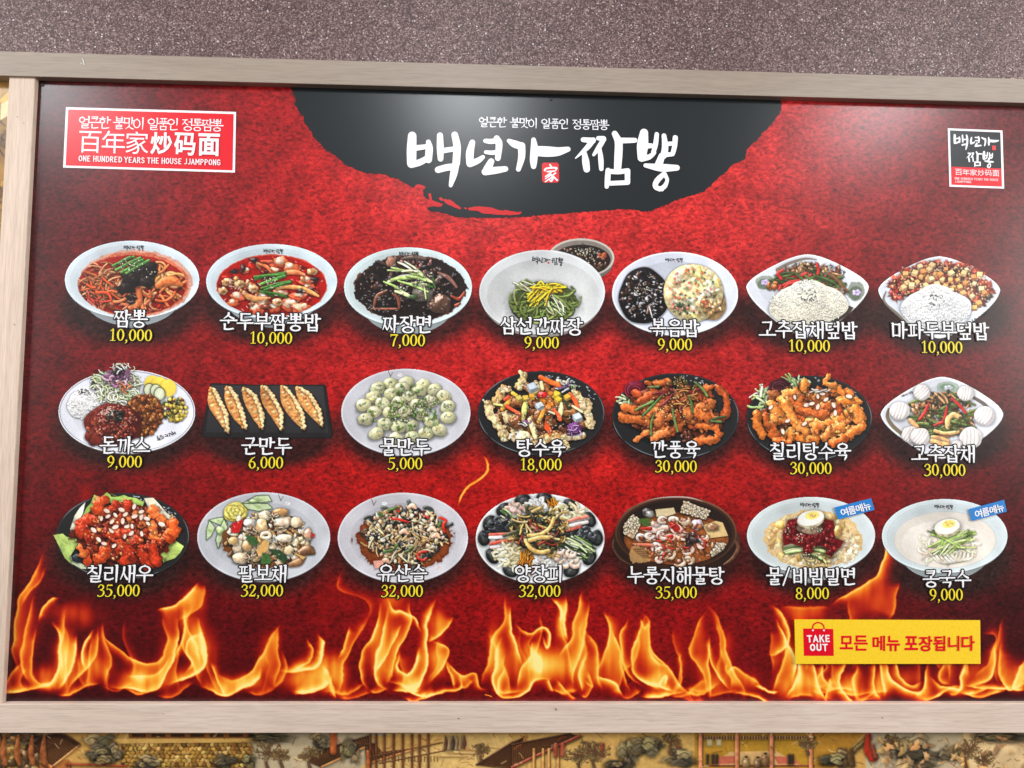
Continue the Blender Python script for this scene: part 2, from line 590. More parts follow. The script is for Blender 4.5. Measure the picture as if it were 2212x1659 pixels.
    def squiggle(s, box, n, cols, w, L, turn=1.6, a0=None, da=3.2, **kw):
        """long wandering noodles"""
        for _ in range(n):
            x, y = s.rin(*box)
            a = (s.r.uniform(0, 6.28) if a0 is None else a0 + s.r.uniform(-da, da) / 2)
            k = s.r.uniform(-turn, turn) / 5
            pts = []
            for i in range(6):
                pts.append((x, y))
                x += L / 5 * math.cos(a); y += L / 5 * math.sin(a) * 0.75
                a += k + s.r.uniform(-0.25, 0.25)
            s.rib(pts, w * s.r.uniform(0.85, 1.15), s.jit(s.r.choice(cols)), **kw)

    def bits(s, box, n, cols, r, asp=0.6, **kw):
        kw.setdefault('sh', 0.35); kw.setdefault('rad', 1.5); kw.setdefault('rough', 0.28)
        for _ in range(n):
            x, y = s.rin(*box)
            q = r * s.r.uniform(0.6, 1.4)
            s.blob(x, y, q, q * asp * s.r.uniform(0.7, 1.25), s.jit(s.r.choice(cols)), ang=s.r.uniform(0, 3.14), **kw)

    def sesame(s, box, n, col=(240, 222, 178)):
        s.bits(box, int(n * .7), [col], 5.2, 0.55, bump=0, spec=0.1, amb=0.75, rough=0)

    def glints(s, box, n, w=3.0, L=22, col=(235, 232, 230), alpha=0.8):
        for _ in range(n):
            x, y = s.rin(*box)
            a = s.r.uniform(-0.9, 0.9); l = L * s.r.uniform(0.3, 1)
            s.rib([(x, y), (x + l * 0.5 * math.cos(a), y + l * 0.5 * math.sin(a) + s.r.uniform(-3, 3)), (x + l * math.cos(a), y + l * math.sin(a))],
                  [w * 0.4, w, w * 0.4], col, sh=0, flat=True, alpha=alpha, clip=True)

    # -- crockery
    def bowl(s, cx, cy, rx, ry, foot=None, inner=None, tint=(222, 232, 238)):
        t = np.array(tint, float)
        s.layer('dish')
        if foot:
            fx, fy, frx, fry = foot
            s.ell(cx, cy + ry * 0.98, rx * 0.27, ry * 0.27, t * 0.66, grad=(0.05, -0.12), tex=0.02)
            s.ell(cx, cy + ry * 0.44, rx * 0.72, ry * 0.76, t * 0.60, grad=(-0.05, 0.16), tex=0.03)
            s.ell(cx, cy + ry * 0.035, rx * 0.997, ry * 1.0, t * 0.68, grad=(-0.05, -0.1), tex=0.02)
        s.ell(cx, cy, rx, ry, np.minimum(t * 1.07, 255), grad=(0.0, 0.03), tex=0.015)
        s.ell(cx, cy + 1, rx - 11, ry - 9, t * 1.0, grad=(0.03, 0.02), tex=0.015)
        s.ell(cx + 4, cy + 8, rx * 0.93, ry * 0.92, t * 0.965, grad=(0.05, 0.04), tex=0.015)
        s.ell(cx + 6, cy + 14, rx * 0.88, ry * 0.86, t * 0.95, grad=(0.05, 0.05), tex=0.015)

    def plate(s, cx, cy, rx, ry, tint, rim=None, p=2.0, gloss=0.0):
        """flat plate: a rim line, an outer slope and a flat middle"""
        t = np.array(tint, float)
        ryu, ryd = ry if isinstance(ry, tuple) else (ry, ry)
        s.layer('dish')
        g = lambda k: (ryu * k, ryd * k)
        s.ell(cx, cy + 8, rx, g(1.0), t * 0.5, p=p, tex=0.02)
        s.ell(cx, cy, rx, g(1.0), np.minimum(t * 1.07 + 6, 255), p=p, tex=0.015)
        if rim: s.ell(cx, cy, rx - 9, g(1 - 9 / ryu), rim, p=p, tex=0.02)
        s.ell(cx, cy + 1, rx - 14, g(1 - 13 / ryu), t * 1.0, p=p, tex=0.02, grad=(0.03, 0.03))
        s.ell(cx, cy + 5, rx * 0.80, g(0.78), t * 0.95, p=p, tex=0.02, grad=(0.03, 0.06))
        if gloss:
            for i in range(26):
                a = -1.35 + s.r.uniform(-0.15, 1.0)
                k = s.r.uniform(0.84, 0.95)
                x, y = cx + rx * k * math.cos(a), cy + ryu * k * math.sin(a)
                s.rib([(x, y), (x + 14 * s.r.uniform(0.3, 1), y + 10 * s.r.uniform(-0.3, 1))], s.r.uniform(1.5, 4), (225, 232, 238), sh=0, flat=True, smooth=0, alpha=0.85)
            for a0, a1 in ((1.0, 1.5), (1.7, 2.5), (2.6, 3.0), (-0.4, 0.15), (-2.7, -2.1)):
                pts = [(cx + rx * 0.985 * math.cos(a0 + (a1 - a0) * i / 6), cy + (ryd if a0 > 0 else ryu) * 0.98 * math.sin(a0 + (a1 - a0) * i / 6)) for i in range(7)]
                s.rib(pts, [1, 1.5, 2.2, 2.5, 2.2, 1.5, 1], (150, 165, 172), sh=0, flat=True, alpha=0.8)

    # -- finish: one mesh per layer
    def build(s, parent, first_name, first_label=None, y=-0.0006):
        PX, PY = np.meshgrid(s.ox + s.k * s.xs, s.oy + s.k * s.ys)
        wx, wz = plane(PX, PY, y)
        s.region = None
        g = NW2[np.arange(s.h) % 512][:, np.arange(s.w) % 512]
        lin = s2l(s.C * (0.93 + 0.14 * g)[..., None])  # slow uneven lighting across the printed picture, put into its colour
        co = np.stack([wx, np.full_like(wx, y), wz], -1).reshape(-1, 3)
        col = np.concatenate([lin, np.ones(lin.shape[:2] + (1,))], -1).reshape(-1, 4)
        idx = np.arange(s.h * s.w).reshape(s.h, s.w)
        I = s.I
        full = (I[:-1, :-1] > 0) & (I[1:, :-1] > 0) & (I[:-1, 1:] > 0) & (I[1:, 1:] > 0)
        root = None
        for k in range(1, len(s.names)):
            j, i = np.nonzero(full & (I[:-1, :-1] == k))
            if len(j) < 4: continue
            f = np.stack([idx[j, i], idx[j + 1, i], idx[j + 1, i + 1], idx[j, i + 1]], -1)
            u, inv = np.unique(f, return_inverse=True)
            nm = first_name if root is None else s.names[k]
            me = np_mesh(nm, co[u], inv.reshape(-1, 4), col[u])
            if nm in ('sesame_seeds', 'corn', 'diced_vegetables'): kind = 'stuff'
            else: kind = None
            o = put(nm, me, parent if root is None else root, [INK], first_label if root is None else None)
            if kind: o['kind'] = kind
            if root is None: root = o
        return root

# ================================================================== lettering as flat vinyl shapes
LI = 'ㄱㄲㄴㄷㄸㄹㅁㅂㅃㅅㅆㅇㅈㅉㅊㅋㅌㅍㅎ'
VI = 'ㅏㅐㅑㅒㅓㅔㅕㅖㅗㅘㅙㅚㅛㅜㅝㅞㅟㅠㅡㅢㅣ'
TI = ' ㄱㄲㄳㄴㄵㄶㄷㄹㄺㄻㄼㄽㄾㄿㅀㅁㅂㅄㅅㅆㅇㅈㅊㅋㅌㅍㅎ'


def H_(x0, y0, x1, y1, w=1.0): return ('h', [(x0, y0), (x1, y1)], [w * 0.9, w * 1.05])
def V_(x0, y0, x1, y1, w=1.0): return ('v', [(x0, y0), (x1, y1)], [w, w * 0.8])
def S_(pts, ws): return ('s', pts, ws)


CONS = {
    'ㄱ': [H_(.05, .88, .86, .90), S_([(.86, .92), (.84, .55), (.70, .02)], [1, .95, .55])],
    'ㄴ': [V_(.14, 1, .14, .12), S_([(.12, .10), (.5, .06), (1, .20)], [.8, .8, .75])],
    'ㄷ': [H_(.10, .93, .92, .93), V_(.14, .93, .14, .10), S_([(.12, .08), (.5, .04), (1, .16)], [.8, .75, .7])],
    'ㄹ': [H_(.08, .95, .86, .95), V_(.86, .95, .86, .54), H_(.12, .53, .86, .53), V_(.14, .53, .14, .06), S_([(.12, .04), (.6, .0), (1, .10)], [.75, .7, .7])],
    'ㅁ': [V_(.12, 1, .14, .0), H_(.12, .93, .90, .93), V_(.90, .95, .88, .0), H_(.14, .06, .88, .06)],
    'ㅂ': [V_(.12, 1.02, .12, .0), V_(.88, 1.02, .88, .0), H_(.12, .56, .88, .56), H_(.12, .06, .88, .06)],
    'ㅅ': [S_([(.50, 1.0), (.44, .62), (.02, .02)], [1.0, .85, .35]), S_([(.46, .60), (.72, .26), (1.0, .04)], [.4, .8, .95])],
    'ㅇ': [('o', (.5, .46, .46, .46), None), S_([(.5, 1.03), (.5, .90)], [.75, .5])],
    'ㅈ': [H_(.06, .93, .94, .93), S_([(.58, .92), (.42, .45), (.02, .02)], [.9, .8, .35]), S_([(.44, .48), (.72, .22), (1.0, .04)], [.4, .8, .95])],
    'ㅊ': [S_([(.42, 1.06), (.58, 1.0)], [.7, .8]), H_(.06, .78, .94, .78), S_([(.58, .78), (.42, .40), (.02, .0)], [.9, .8, .35]), S_([(.44, .42), (.72, .2), (1.0, .02)], [.4, .8, .95])],
    'ㅋ': [H_(.05, .90, .86, .92), H_(.06, .50, .84, .54), S_([(.86, .94), (.84, .55), (.66, .02)], [1, .95, .55])],
    'ㅌ': [H_(.10, .96, .92, .96), H_(.14, .52, .86, .52), V_(.14, .96, .14, .08), S_([(.12, .06), (.5, .03), (1, .12)], [.8, .75, .7])],
    'ㅍ': [H_(.05, .92, .95, .92), S_([(.32, .88), (.34, .12)], [.7, .6]), S_([(.68, .88), (.66, .12)], [.7, .6]), S_([(.02, .06), (.5, .06), (.98, .12)], [.8, .75, .75])],
    'ㅎ': [S_([(.40, 1.08), (.60, 1.02)], [.7, .8]), H_(.05, .78, .95, .78), ('o', (.5, .30, .36, .32), None)],
}
DOUB = {'ㄲ': 'ㄱ', 'ㄸ': 'ㄷ', 'ㅃ': 'ㅂ', 'ㅆ': 'ㅅ', 'ㅉ': 'ㅈ'}


def place_cons(c, box, hv, hh):
    x0, y0, x1, y1 = box
    out = []
    if c in DOUB:
        m = (x0 + x1) / 2; g = (x1 - x0) * 0.03
        return place_cons(DOUB[c], (x0 - .02, y0, m - g, y1), hv * .82, hh * .9) + place_cons(DOUB[c], (m + g, y0, x1 + .02, y1), hv * .82, hh * .9)
    for k, p, w in CONS[c]:
        f = lambda q: (x0 + q[0] * (x1 - x0), y0 + q[1] * (y1 - y0))
        if k == 'o':
            cx, cy = f(p[:2]); rx = p[2] * (x1 - x0); ry = p[3] * (y1 - y0)
            n = 20
            q = [(cx + rx * math.cos(6.2832 * i / n), cy + ry * math.sin(6.2832 * i / n)) for i in range(n + 1)]
            ww = [hh * .95 + (hv * .92 - hh * .95) * abs(math.cos(6.2832 * i / n)) ** 1.5 for i in range(n + 1)]
            out.append((q, ww))
        else:
            q = [f(a) for a in p]
            base = hh if k == 'h' else hv
            ww = [base * a for a in w]
            if k == 's' and len(q) > 2:
                a = cat([(u[0], u[1], v) for u, v in zip(q, ww)], 5)
                q = [(r[0], r[1]) for r in a]; ww = [r[2] for r in a]
            out.append((q, ww))
            if k == 'v':
                out.append(([(q[0][0] - hv * 1.1, q[0][1] + hv * .25), q[0]], [hv * .4, hv * .8]))
    return out


def hangul(ch, hv=.062, hh=.040):
    """brush-serif syllable as strokes in a unit box: list of (points, half widths)"""
    o = ord(ch) - 0xAC00
    c, v, t = LI[o // 588], VI[(o % 588) // 28], TI[o % 28]
    fin = t != ' '
    out = []
    if v in 'ㅏㅐㅑㅓㅔㅕㅣ':
        yb, yt = (.46, .93) if fin else (.10, .88)
        r = {'ㅏ': .56, 'ㅑ': .56, 'ㅣ': .60, 'ㅓ': .50, 'ㅕ': .50, 'ㅐ': .46, 'ㅔ': .40}[v]
        box = (.03, yb, r, yt)
        bot = .40 if fin else -.04

        def stem(x, top=1.0, b=bot):
            out.append(([(x - hv * 1.5, top + .0), (x, top - .03)], [hv * .4, hv * .85]))
            out.append(([(x, top - .02), (x, (top + b) / 2), (x - .012, b)], [hv * 1.02, hv * .95, hv * .6]))
        ym = (bot + 1.0) / 2 + .02
        if v == 'ㅏ': stem(.74); out.append(([(.74, ym), (.98, ym + .01)], [hh, hh * 1.15]))
        if v == 'ㅑ':
            stem(.74)
            for d in (.09, -.10): out.append(([(.74, ym + d), (.98, ym + d + .01)], [hh, hh * 1.15]))
        if v == 'ㅣ': stem(.82)
        if v == 'ㅓ': stem(.84); out.append(([(.58, ym + .0), (.84, ym)], [hh * 1.1, hh]))
        if v == 'ㅕ':
            stem(.84)
            for d in (.10, -.10): out.append(([(.58, ym + d), (.84, ym + d)], [hh * 1.1, hh]))
        if v == 'ㅐ': stem(.60, .97); stem(.88); out.append(([(.60, ym), (.88, ym)], [hh, hh]))
        if v == 'ㅔ': stem(.66, .97); stem(.90); out.append(([(.44, ym), (.66, ym)], [hh, hh]))
        out += place_cons(c, box, hv * .95, hh)
        if fin: out += place_cons(t, (.20, -.04, .86, .33), hv * .95, hh)
    else:
        if fin:
            box = (.20, .64, .80, .99); by = {'ㅗ': .45, 'ㅜ': .53, 'ㅠ': .53, 'ㅡ': .47, 'ㅛ': .45}[v]
            F = (.20, -.04, .80, .29)
        else:
            box = {'ㅗ': (.17, .40, .83, .97), 'ㅛ': (.17, .40, .83, .97), 'ㅡ': (.12, .36, .88, .97)}.get(v, (.16, .52, .84, .99))
            by = {'ㅗ': .12, 'ㅛ': .12, 'ㅡ': .12}.get(v, .38)
        out.append(([(0.0, by - .01), (.5, by), (1.0, by + .012)], [hh * .95, hh * .95, hh * 1.2]))
        up_ = .14 if fin else .26
        dn = .15 if fin else .40
        if v == 'ㅗ': out.append(([(.5, by + up_), (.5, by)], [hv * .95, hv * .75]))
        if v == 'ㅛ':
            for x in (.36, .64): out.append(([(x, by + up_), (x, by)], [hv * .9, hv * .7]))
        if v == 'ㅜ': out.append(([(.5, by), (.5, by - dn)], [hv * .95, hv * .7]))
        if v == 'ㅠ':
            for x in (.34, .66): out.append(([(x, by), (x - .02, by - dn)], [hv * .9, hv * .7]))
        out += place_cons(c, box, hv * .92, hh * .95)
        if fin: out += place_cons(t, F, hv * .92, hh * .95)
    return out


def ring(cx, cy, rx, ry, thin, thick, n=24):
    return ([(cx + rx * math.cos(6.2832 * i / n), cy + ry * math.sin(6.2832 * i / n)) for i in range(n + 1)],
            [thin + (thick - thin) * abs(math.cos(6.2832 * i / n)) ** 1.6 for i in range(n + 1)])


def cs(*rows):
    a = cat(rows, 6)
    return ([(r[0], r[1]) for r in a], [r[2] for r in a])


def ln(*rows):
    return ([(r[0], r[1]) for r in rows], [r[2] for r in rows])


DIG = {
    '0': [ring(.29, .5, .205, .465, .026, .068)],
    '1': [ln((.31, .97, .055), (.31, .04, .055)), ln((.12, .83, .022), (.30, .97, .03)), ln((.13, .02, .022), (.49, .02, .022))],
    '2': [cs((.09, .74, .055), (.15, .92, .035), (.30, .97, .03), (.46, .86, .06), (.46, .68, .065), (.34, .42, .05), (.08, .07, .03)), ln((.09, .05, .05), (.44, .05, .058), (.53, .24, .02))],
    '3': [cs((.08, .78, .045), (.18, .94, .03), (.32, .96, .035), (.44, .82, .06), (.40, .64, .045), (.20, .54, .022)), cs((.22, .54, .022), (.42, .46, .045), (.49, .27, .068), (.38, .07, .045), (.18, -.02, .03), (.05, .06, .05))],
    '5': [ln((.16, .93, .045), (.50, .94, .05)), ln((.16, .95, .022), (.12, .56, .022)), cs((.12, .57, .025), (.32, .60, .035), (.48, .42, .066), (.46, .20, .066), (.32, .02, .035), (.14, -.02, .03), (.05, .06, .05))],
    '6': [cs((.48, .96, .02), (.26, .80, .042), (.11, .48, .066), (.12, .18, .062), (.29, .0, .026), (.47, .16, .06), (.48, .38, .06), (.36, .56, .032), (.22, .54, .026), (.12, .40, .03))],
    '7': [ln((.06, .92, .052), (.53, .93, .05)), ln((.06, .92, .02), (.05, .76, .018)), cs((.52, .93, .03), (.34, .5, .05), (.24, .0, .06))],
    '8': [ring(.29, .74, .165, .205, .026, .055), ring(.29, .24, .205, .235, .026, .062)],
    ',': [ln((.14, .05, .062), (.145, .02, .058)), cs((.17, .04, .05), (.16, -.10, .03), (.06, -.20, .014))],
}
DIG['9'] = [([(.58 - x, .96 - y) for x, y in p], w) for p, w in DIG['6']]


class Shapes:
    """flat coloured shapes, each laid a hair above the one before"""

    def __init__(s, y=-0.0012):
        s.v = []; s.f = []; s.c = []; s.y = y

    def face(s, pts, col):
        n = len(s.v)
        s.v += [(p[0], s.y, p[1]) for p in pts]
        s.c += [col] * len(pts)
        s.f.append(tuple(range(n, n + len(pts))))

    def disc(s, x, z, r, col, n=10):
        s.face([(x + r * math.cos(6.2832 * i / n), z + r * math.sin(6.2832 * i / n)) for i in range(n)], col)

    def band(s, pts, ws, col, caps=True, dy=0.00002):
        """round-jointed band"""
        P = [pts[0]]; W = [ws[0]]
        for p, w in zip(pts[1:], ws[1:]):
            if math.hypot(p[0] - P[-1][0], p[1] - P[-1][1]) > 1e-7: P.append(p); W.append(w)
        n = len(P)
        if n < 2: return
        closed = n > 6 and math.hypot(P[0][0] - P[-1][0], P[0][1] - P[-1][1]) < 1e-6
        D = []
        for a, b in zip(P[:-1], P[1:]):
            L = math.hypot(b[0] - a[0], b[1] - a[1]); D.append(((b[0] - a[0]) / L, (b[1] - a[1]) / L))
        base = len(s.v)
        for i in range(n):
            d0 = D[i - 1] if i else (D[-1] if closed else D[0]); d1 = D[i] if i < n - 1 else (D[0] if closed else D[-1])
            tx, tz = d0[0] + d1[0], d0[1] + d1[1]
            L = math.hypot(tx, tz)
            if L < 0.3: tx, tz, L = d1[0], d1[1], 1.0
            nx, nz = -tz / L, tx / L
            k = W[i] / max(0.6, nx * -d1[1] + nz * d1[0])
            s.v += [(P[i][0] - nx * k, s.y, P[i][1] - nz * k), (P[i][0] + nx * k, s.y, P[i][1] + nz * k)]
            s.c += [col, col]
        for i in range(n - 1):
            a = base + 2 * i
            s.f.append((a, a + 2, a + 3, a + 1))
        if not closed:
            for p, d, w, i in ((P[0], (-D[0][0], -D[0][1]), W[0], 0), (P[-1], D[-1], W[-1], n - 1)):
                lo, hi = (base + 2 * i + 1, base + 2 * i) if i == 0 else (base + 2 * i, base + 2 * i + 1)
                m = len(s.v)
                nx, nz = -d[1], d[0]
                arc = []
                for t in (-60, -30, 0, 30, 60):
                    c_, s_ = math.cos(math.radians(t)), math.sin(math.radians(t))
                    s.v.append((p[0] + w * (d[0] * c_ + nx * s_), s.y, p[1] + w * (d[1] * c_ + nz * s_))); s.c.append(col)
                    arc.append(len(s.v) - 1)
                s.f.append(tuple([lo] + arc + [hi]))
        s.y -= dy

    def mesh(s, name, parent, mats=None, label=None):
        me = bpy.data.meshes.new(name)
        me.from_pydata(s.v, [], s.f)
        at = me.color_attributes.new('Col', 'FLOAT_COLOR', 'POINT')
        a = np.ones((len(s.v), 4), np.float32); a[:, :3] = np.array(s.c)
        at.data.foreach_set('color', a.ravel())
        me.update()
        return put(name, me, parent, mats or [INK], label)


def ink(rgb): return tuple(float(v) for v in s2l(rgb))


WHITE = ink((246, 246, 250)); DARK = ink((34, 28, 26)); YEL = ink((252, 226, 44))


def word(sh, text, px, py, em, adv, col, outline=0.0, ocol=DARK, hv=.062, hh=.040, rise=0.0, wid=1.0):
    """Hangul words centred on a photo point; sizes in photo pixels"""
    m = mpp(px, py); e = em * m; a = adv * m
    X, Z = [float(q) for q in plane(px, py)]
    W = sum(a * (0.45 if c in ' ' else 0.62 if c == '/' else 1) for c in text)
    for lay in ((1, 0) if outline else (0,)):
        x = X - W / 2
        y_top = s_low = sh.y
        for c in text:
            sh.y = y_top
            if c == ' ':
                x += a * 0.45; continue
            if c == '/':
                st = [([(.02, -.08), (.42, 1.0)], [hh * 1.1, hh * 1.1])]
            else:
                st = hangul(c, hv, hh)
            for p, w in st:
                sh.band([(x + q[0] * e * wid, Z + (q[1] - .5) * e) for q in p], [u * e + (outline * m if lay else 0) for u in w], ocol if lay else col)
            x += a * (0.62 if c == '/' else 1)
            s_low = min(s_low, sh.y)
        sh.y = s_low - 0.0001


def number(sh, text, px, py, h, col, outline=0.0, ocol=DARK, stretch=1.12):
    m = mpp(px, py); e = h * m
    X, Z = [float(q) for q in plane(px, py)]
    ad = lambda c: (.30 if c == ',' else .585) * stretch
    W = sum(ad(c) for c in text) * e
    for lay in ((1, 0) if outline else (0,)):
        x = X - W / 2
        for c in text:
            for p, w in DIG[c]:
                sh.band([(x + q[0] * e * stretch, Z + (q[1] - .5) * e) for q in p], [u * e * 1.05 + (outline * m if lay else 0) for u in w], ocol if lay else col)
            x += ad(c) * e
        sh.y -= 0.0001


def font_text(sh, text, box, col, weight=0.0, fat=0.0):
    """plain sans lettering fitted to the photo box (x0, y0, x1, y1); shear=(dx,dy) tilts the line"""
    cu = bpy.data.curves.new('lettering', 'FONT')
    cu.body = text
    cu.offset = weight
    cu.resolution_u = 3
    o = bpy.data.objects.new('lettering', cu)
    COL.objects.link(o)
    dg = bpy.context.evaluated_depsgraph_get()
    ev = o.evaluated_get(dg)
    me = ev.to_mesh()
    co = np.array([v.co[:2] for v in me.vertices])
    fs = [tuple(p.vertices) for p in me.polygons]
    lo, hi = co.min(0), co.max(0)
    u = (co - lo) / (hi - lo)
    U, V = u[:, :1], u[:, 1:]
    for dx, dy in ((0, 0), (-fat, 0), (fat, 0), (0, -fat * .6), (0, fat * .6)) if fat else ((0, 0),):
        qx, qz = plane([q[0] + dx for q in box], [q[1] + dy for q in box])
        tl, tr, br, bl = [np.array([qx[i], qz[i]]) for i in range(4)]
        w = (bl * (1 - U) + br * U) * (1 - V) + (tl * (1 - U) + tr * U) * V
        n = len(sh.v)
        sh.v += [(float(p[0]), sh.y, float(p[1])) for p in w]
        sh.c += [col] * len(w)
        sh.f += [tuple(i + n for i in f) for f in fs]
        sh.y -= 0.00004
    ev.to_mesh_clear()
    bpy.data.objects.remove(o)
    bpy.data.curves.remove(cu)
    sh.y -= 0.0001


# the hand-brushed shop title; coordinates of one close-up, half widths last
TITLE = {
    0: [[(146, 152, 28), (142, 250, 32), (142, 345, 30)], [(258, 195, 16), (264, 240, 24), (258, 318, 24)], [(150, 240, 20), (258, 226, 16)], [(145, 350, 24), (200, 336, 22), (256, 305, 20)],
        [(338, 150, 20), (340, 240, 23), (342, 312, 19)], [(440, 146, 22), (456, 230, 25), (450, 345, 25)], [(340, 258, 19), (450, 242, 17)],
        [(325, 388, 22), (385, 372, 23), (440, 368, 24)], [(448, 345, 24), (432, 420, 24), (412, 496, 13)]],
    1: [[(562, 198, 19), (545, 270, 26), (545, 345, 24)], [(545, 348, 22), (600, 325, 20), (635, 300, 14)],
        [(652, 188, 15), (690, 192, 18), (740, 185, 18)], [(655, 266, 13), (700, 270, 15), (740, 262, 15)], [(730, 170, 20), (746, 210, 23), (738, 308, 19)],
        [(692, 330, 21), (665, 385, 28)], [(650, 402, 24), (720, 392, 24), (790, 382, 19)]],
    2: [[(815, 188, 15), (850, 208, 25), (900, 225, 25)], [(902, 222, 25), (902, 300, 23), (880, 385, 16)], [(985, 180, 16), (990, 240, 25), (985, 320, 25), (985, 365, 18)],
        [(1000, 258, 34), (1080, 262, 36), (1150, 262, 30), (1222, 246, 18)]],
    4: [[(1328, 180, 17), (1395, 186, 20)], [(1398, 182, 18), (1350, 240, 17), (1275, 308, 4)], [(1432, 170, 15), (1468, 172, 18)], [(1470, 176, 17), (1432, 240, 17), (1400, 285, 10)],
        [(1335, 262, 14), (1345, 330, 24), (1352, 385, 22)], [(1442, 245, 13), (1450, 320, 18), (1453, 382, 15)],
        [(1546, 138, 20), (1572, 200, 26), (1570, 300, 27), (1565, 385, 24)], [(1590, 186, 20), (1685, 184, 17)],
        [(1500, 392, 18), (1496, 460, 19), (1490, 505, 14)], [(1500, 398, 17), (1570, 402, 17), (1636, 394, 17)], [(1634, 398, 19), (1634, 474, 18)], [(1500, 482, 16), (1636, 476, 16)]],
    5: [[(1748, 132, 28), (1738, 220, 38), (1732, 305, 28)], [(1836, 142, 15), (1828, 210, 17), (1812, 270, 15)], [(1735, 310, 22), (1785, 298, 18), (1820, 272, 12)], [(1750, 222, 22), (1812, 222, 14)],
        [(1886, 152, 16), (1894, 230, 22), (1884, 290, 22)], [(1964, 166, 18), (1960, 220, 17), (1948, 272, 16)], [(1900, 210, 15), (1955, 206, 14)], [(1885, 285, 17), (1946, 280, 14)],
        [(1872, 292, 22), (1850, 350, 26)], [(1758, 358, 14), (1870, 374, 27), (1975, 374, 20)],
        [(1888, 418, 17), (1908, 455, 12), (1890, 502, 16), (1856, 522, 16)], [(1872, 522, 15), (1836, 512, 18), (1826, 490, 18), (1844, 456, 19), (1884, 418, 16)]],
}
TB = {0: (102, 120), 1: (515, 150), 2: (800, 160), 4: (1270, 120), 5: (1698, 100)}
JIA = [[(1098, 352, 6), (1108, 368, 6)], [(1062, 392, 7), (1075, 378, 6), (1140, 374, 7), (1138, 392, 5)], [(1078, 400, 5), (1130, 396, 5)], [(1108, 400, 6), (1090, 420, 6), (1066, 434, 4)],
       [(1098, 412, 6), (1118, 440, 7), (1108, 466, 6), (1098, 460, 4)], [(1102, 426, 5), (1066, 450, 4)], [(1108, 442, 5), (1066, 470, 4)], [(1136, 410, 6), (1116, 426, 5)], [(1116, 428, 6), (1148, 460, 6)]]


def title_strokes(sh, fmap, scale, col, keys=(0, 1, 2, 4, 5), grow=0.0):
    """fmap turns close-up coordinates into board coordinates; scale = metres per close-up unit"""
    for k in keys:
        for st in TITLE[k]:
            a = cat(st, 5)
            pts = [fmap(r[0], r[1], k) for r in a]
            sh.band(pts, [r[2] * 1.06 * scale + grow for r in a], col, dy=0.000004)


LAT = {
    'O': [ring(.31, .5, .24, .44, .07, .07)], 'N': [ln((.10, 0, .07), (.10, 1, .07)), ln((.12, .95, .065), (.50, .05, .065)), ln((.52, 0, .07), (.52, 1, .07))],
    'E': [ln((.11, .03, .07), (.11, .97, .07)), ln((.11, .96, .06), (.50, .96, .06)), ln((.11, .50, .06), (.44, .50, .06)), ln((.11, .04, .06), (.50, .04, .06))],
    'H': [ln((.10, 0, .07), (.10, 1, .07)), ln((.10, .5, .06), (.52, .5, .06)), ln((.52, 0, .07), (.52, 1, .07))],
    'U': [cs((.10, 1, .07), (.10, .5, .07), (.12, .18, .07), (.31, .05, .065), (.50, .18, .07), (.52, .5, .07), (.52, 1, .07))],
    'D': [ln((.11, .03, .07), (.11, .97, .07)), cs((.11, .95, .06), (.35, .93, .065), (.52, .70, .07), (.52, .30, .07), (.35, .07, .065), (.11, .05, .06))],
    'R': [ln((.11, 0, .07), (.11, .97, .07)), cs((.11, .95, .06), (.36, .94, .06), (.50, .74, .07), (.36, .50, .06), (.11, .48, .06)), ln((.32, .48, .06), (.54, .0, .07))],
    'Y': [ln((.03, 1, .065), (.29, .48, .065)), ln((.55, 1, .065), (.29, .48, .065)), ln((.29, .5, .07), (.29, 0, .07))],
    'A': [ln((.04, 0, .065), (.30, .97, .065)), ln((.56, 0, .065), (.30, .97, .065)), ln((.14, .28, .055), (.46, .28, .055))],
    'S': [cs((.50, .80, .06), (.40, .94, .06), (.22, .95, .06), (.11, .80, .065), (.16, .62, .065), (.32, .51, .065), (.48, .38, .065), (.51, .20, .065), (.40, .06, .06), (.20, .05, .06), (.08, .18, .06))],
    'T': [ln((.03, .95, .06), (.55, .95, .06)), ln((.29, .95, .07), (.29, 0, .07))],
    'J': [cs((.40, 1, .07), (.40, .5, .07), (.39, .20, .07), (.26, .05, .06), (.08, .08, .06))],
    'M': [ln((.10, 0, .07), (.10, .98, .07)), ln((.12, .95, .065), (.37, .35, .06)), ln((.62, .95, .065), (.37, .35, .06)), ln((.64, 0, .07), (.64, .98, .07))],
    'P': [ln((.11, 0, .07), (.11, .97, .07)), cs((.11, .95, .06), (.36, .94, .06), (.51, .72, .07), (.36, .46, .06), (.11, .44, .06))],
    'G': [cs((.51, .78, .06), (.42, .93, .065), (.24, .95, .065), (.10, .75, .07), (.10, .25, .07), (.24, .05, .065), (.42, .06, .065), (.52, .22, .065), (.52, .46, .06)), ln((.33, .46, .055), (.52, .46, .055))],
    'K': [ln((.11, 0, .07), (.11, 1, .07)), ln((.52, 1, .06), (.14, .45, .06)), ln((.26, .60, .06), (.55, 0, .07))],
}


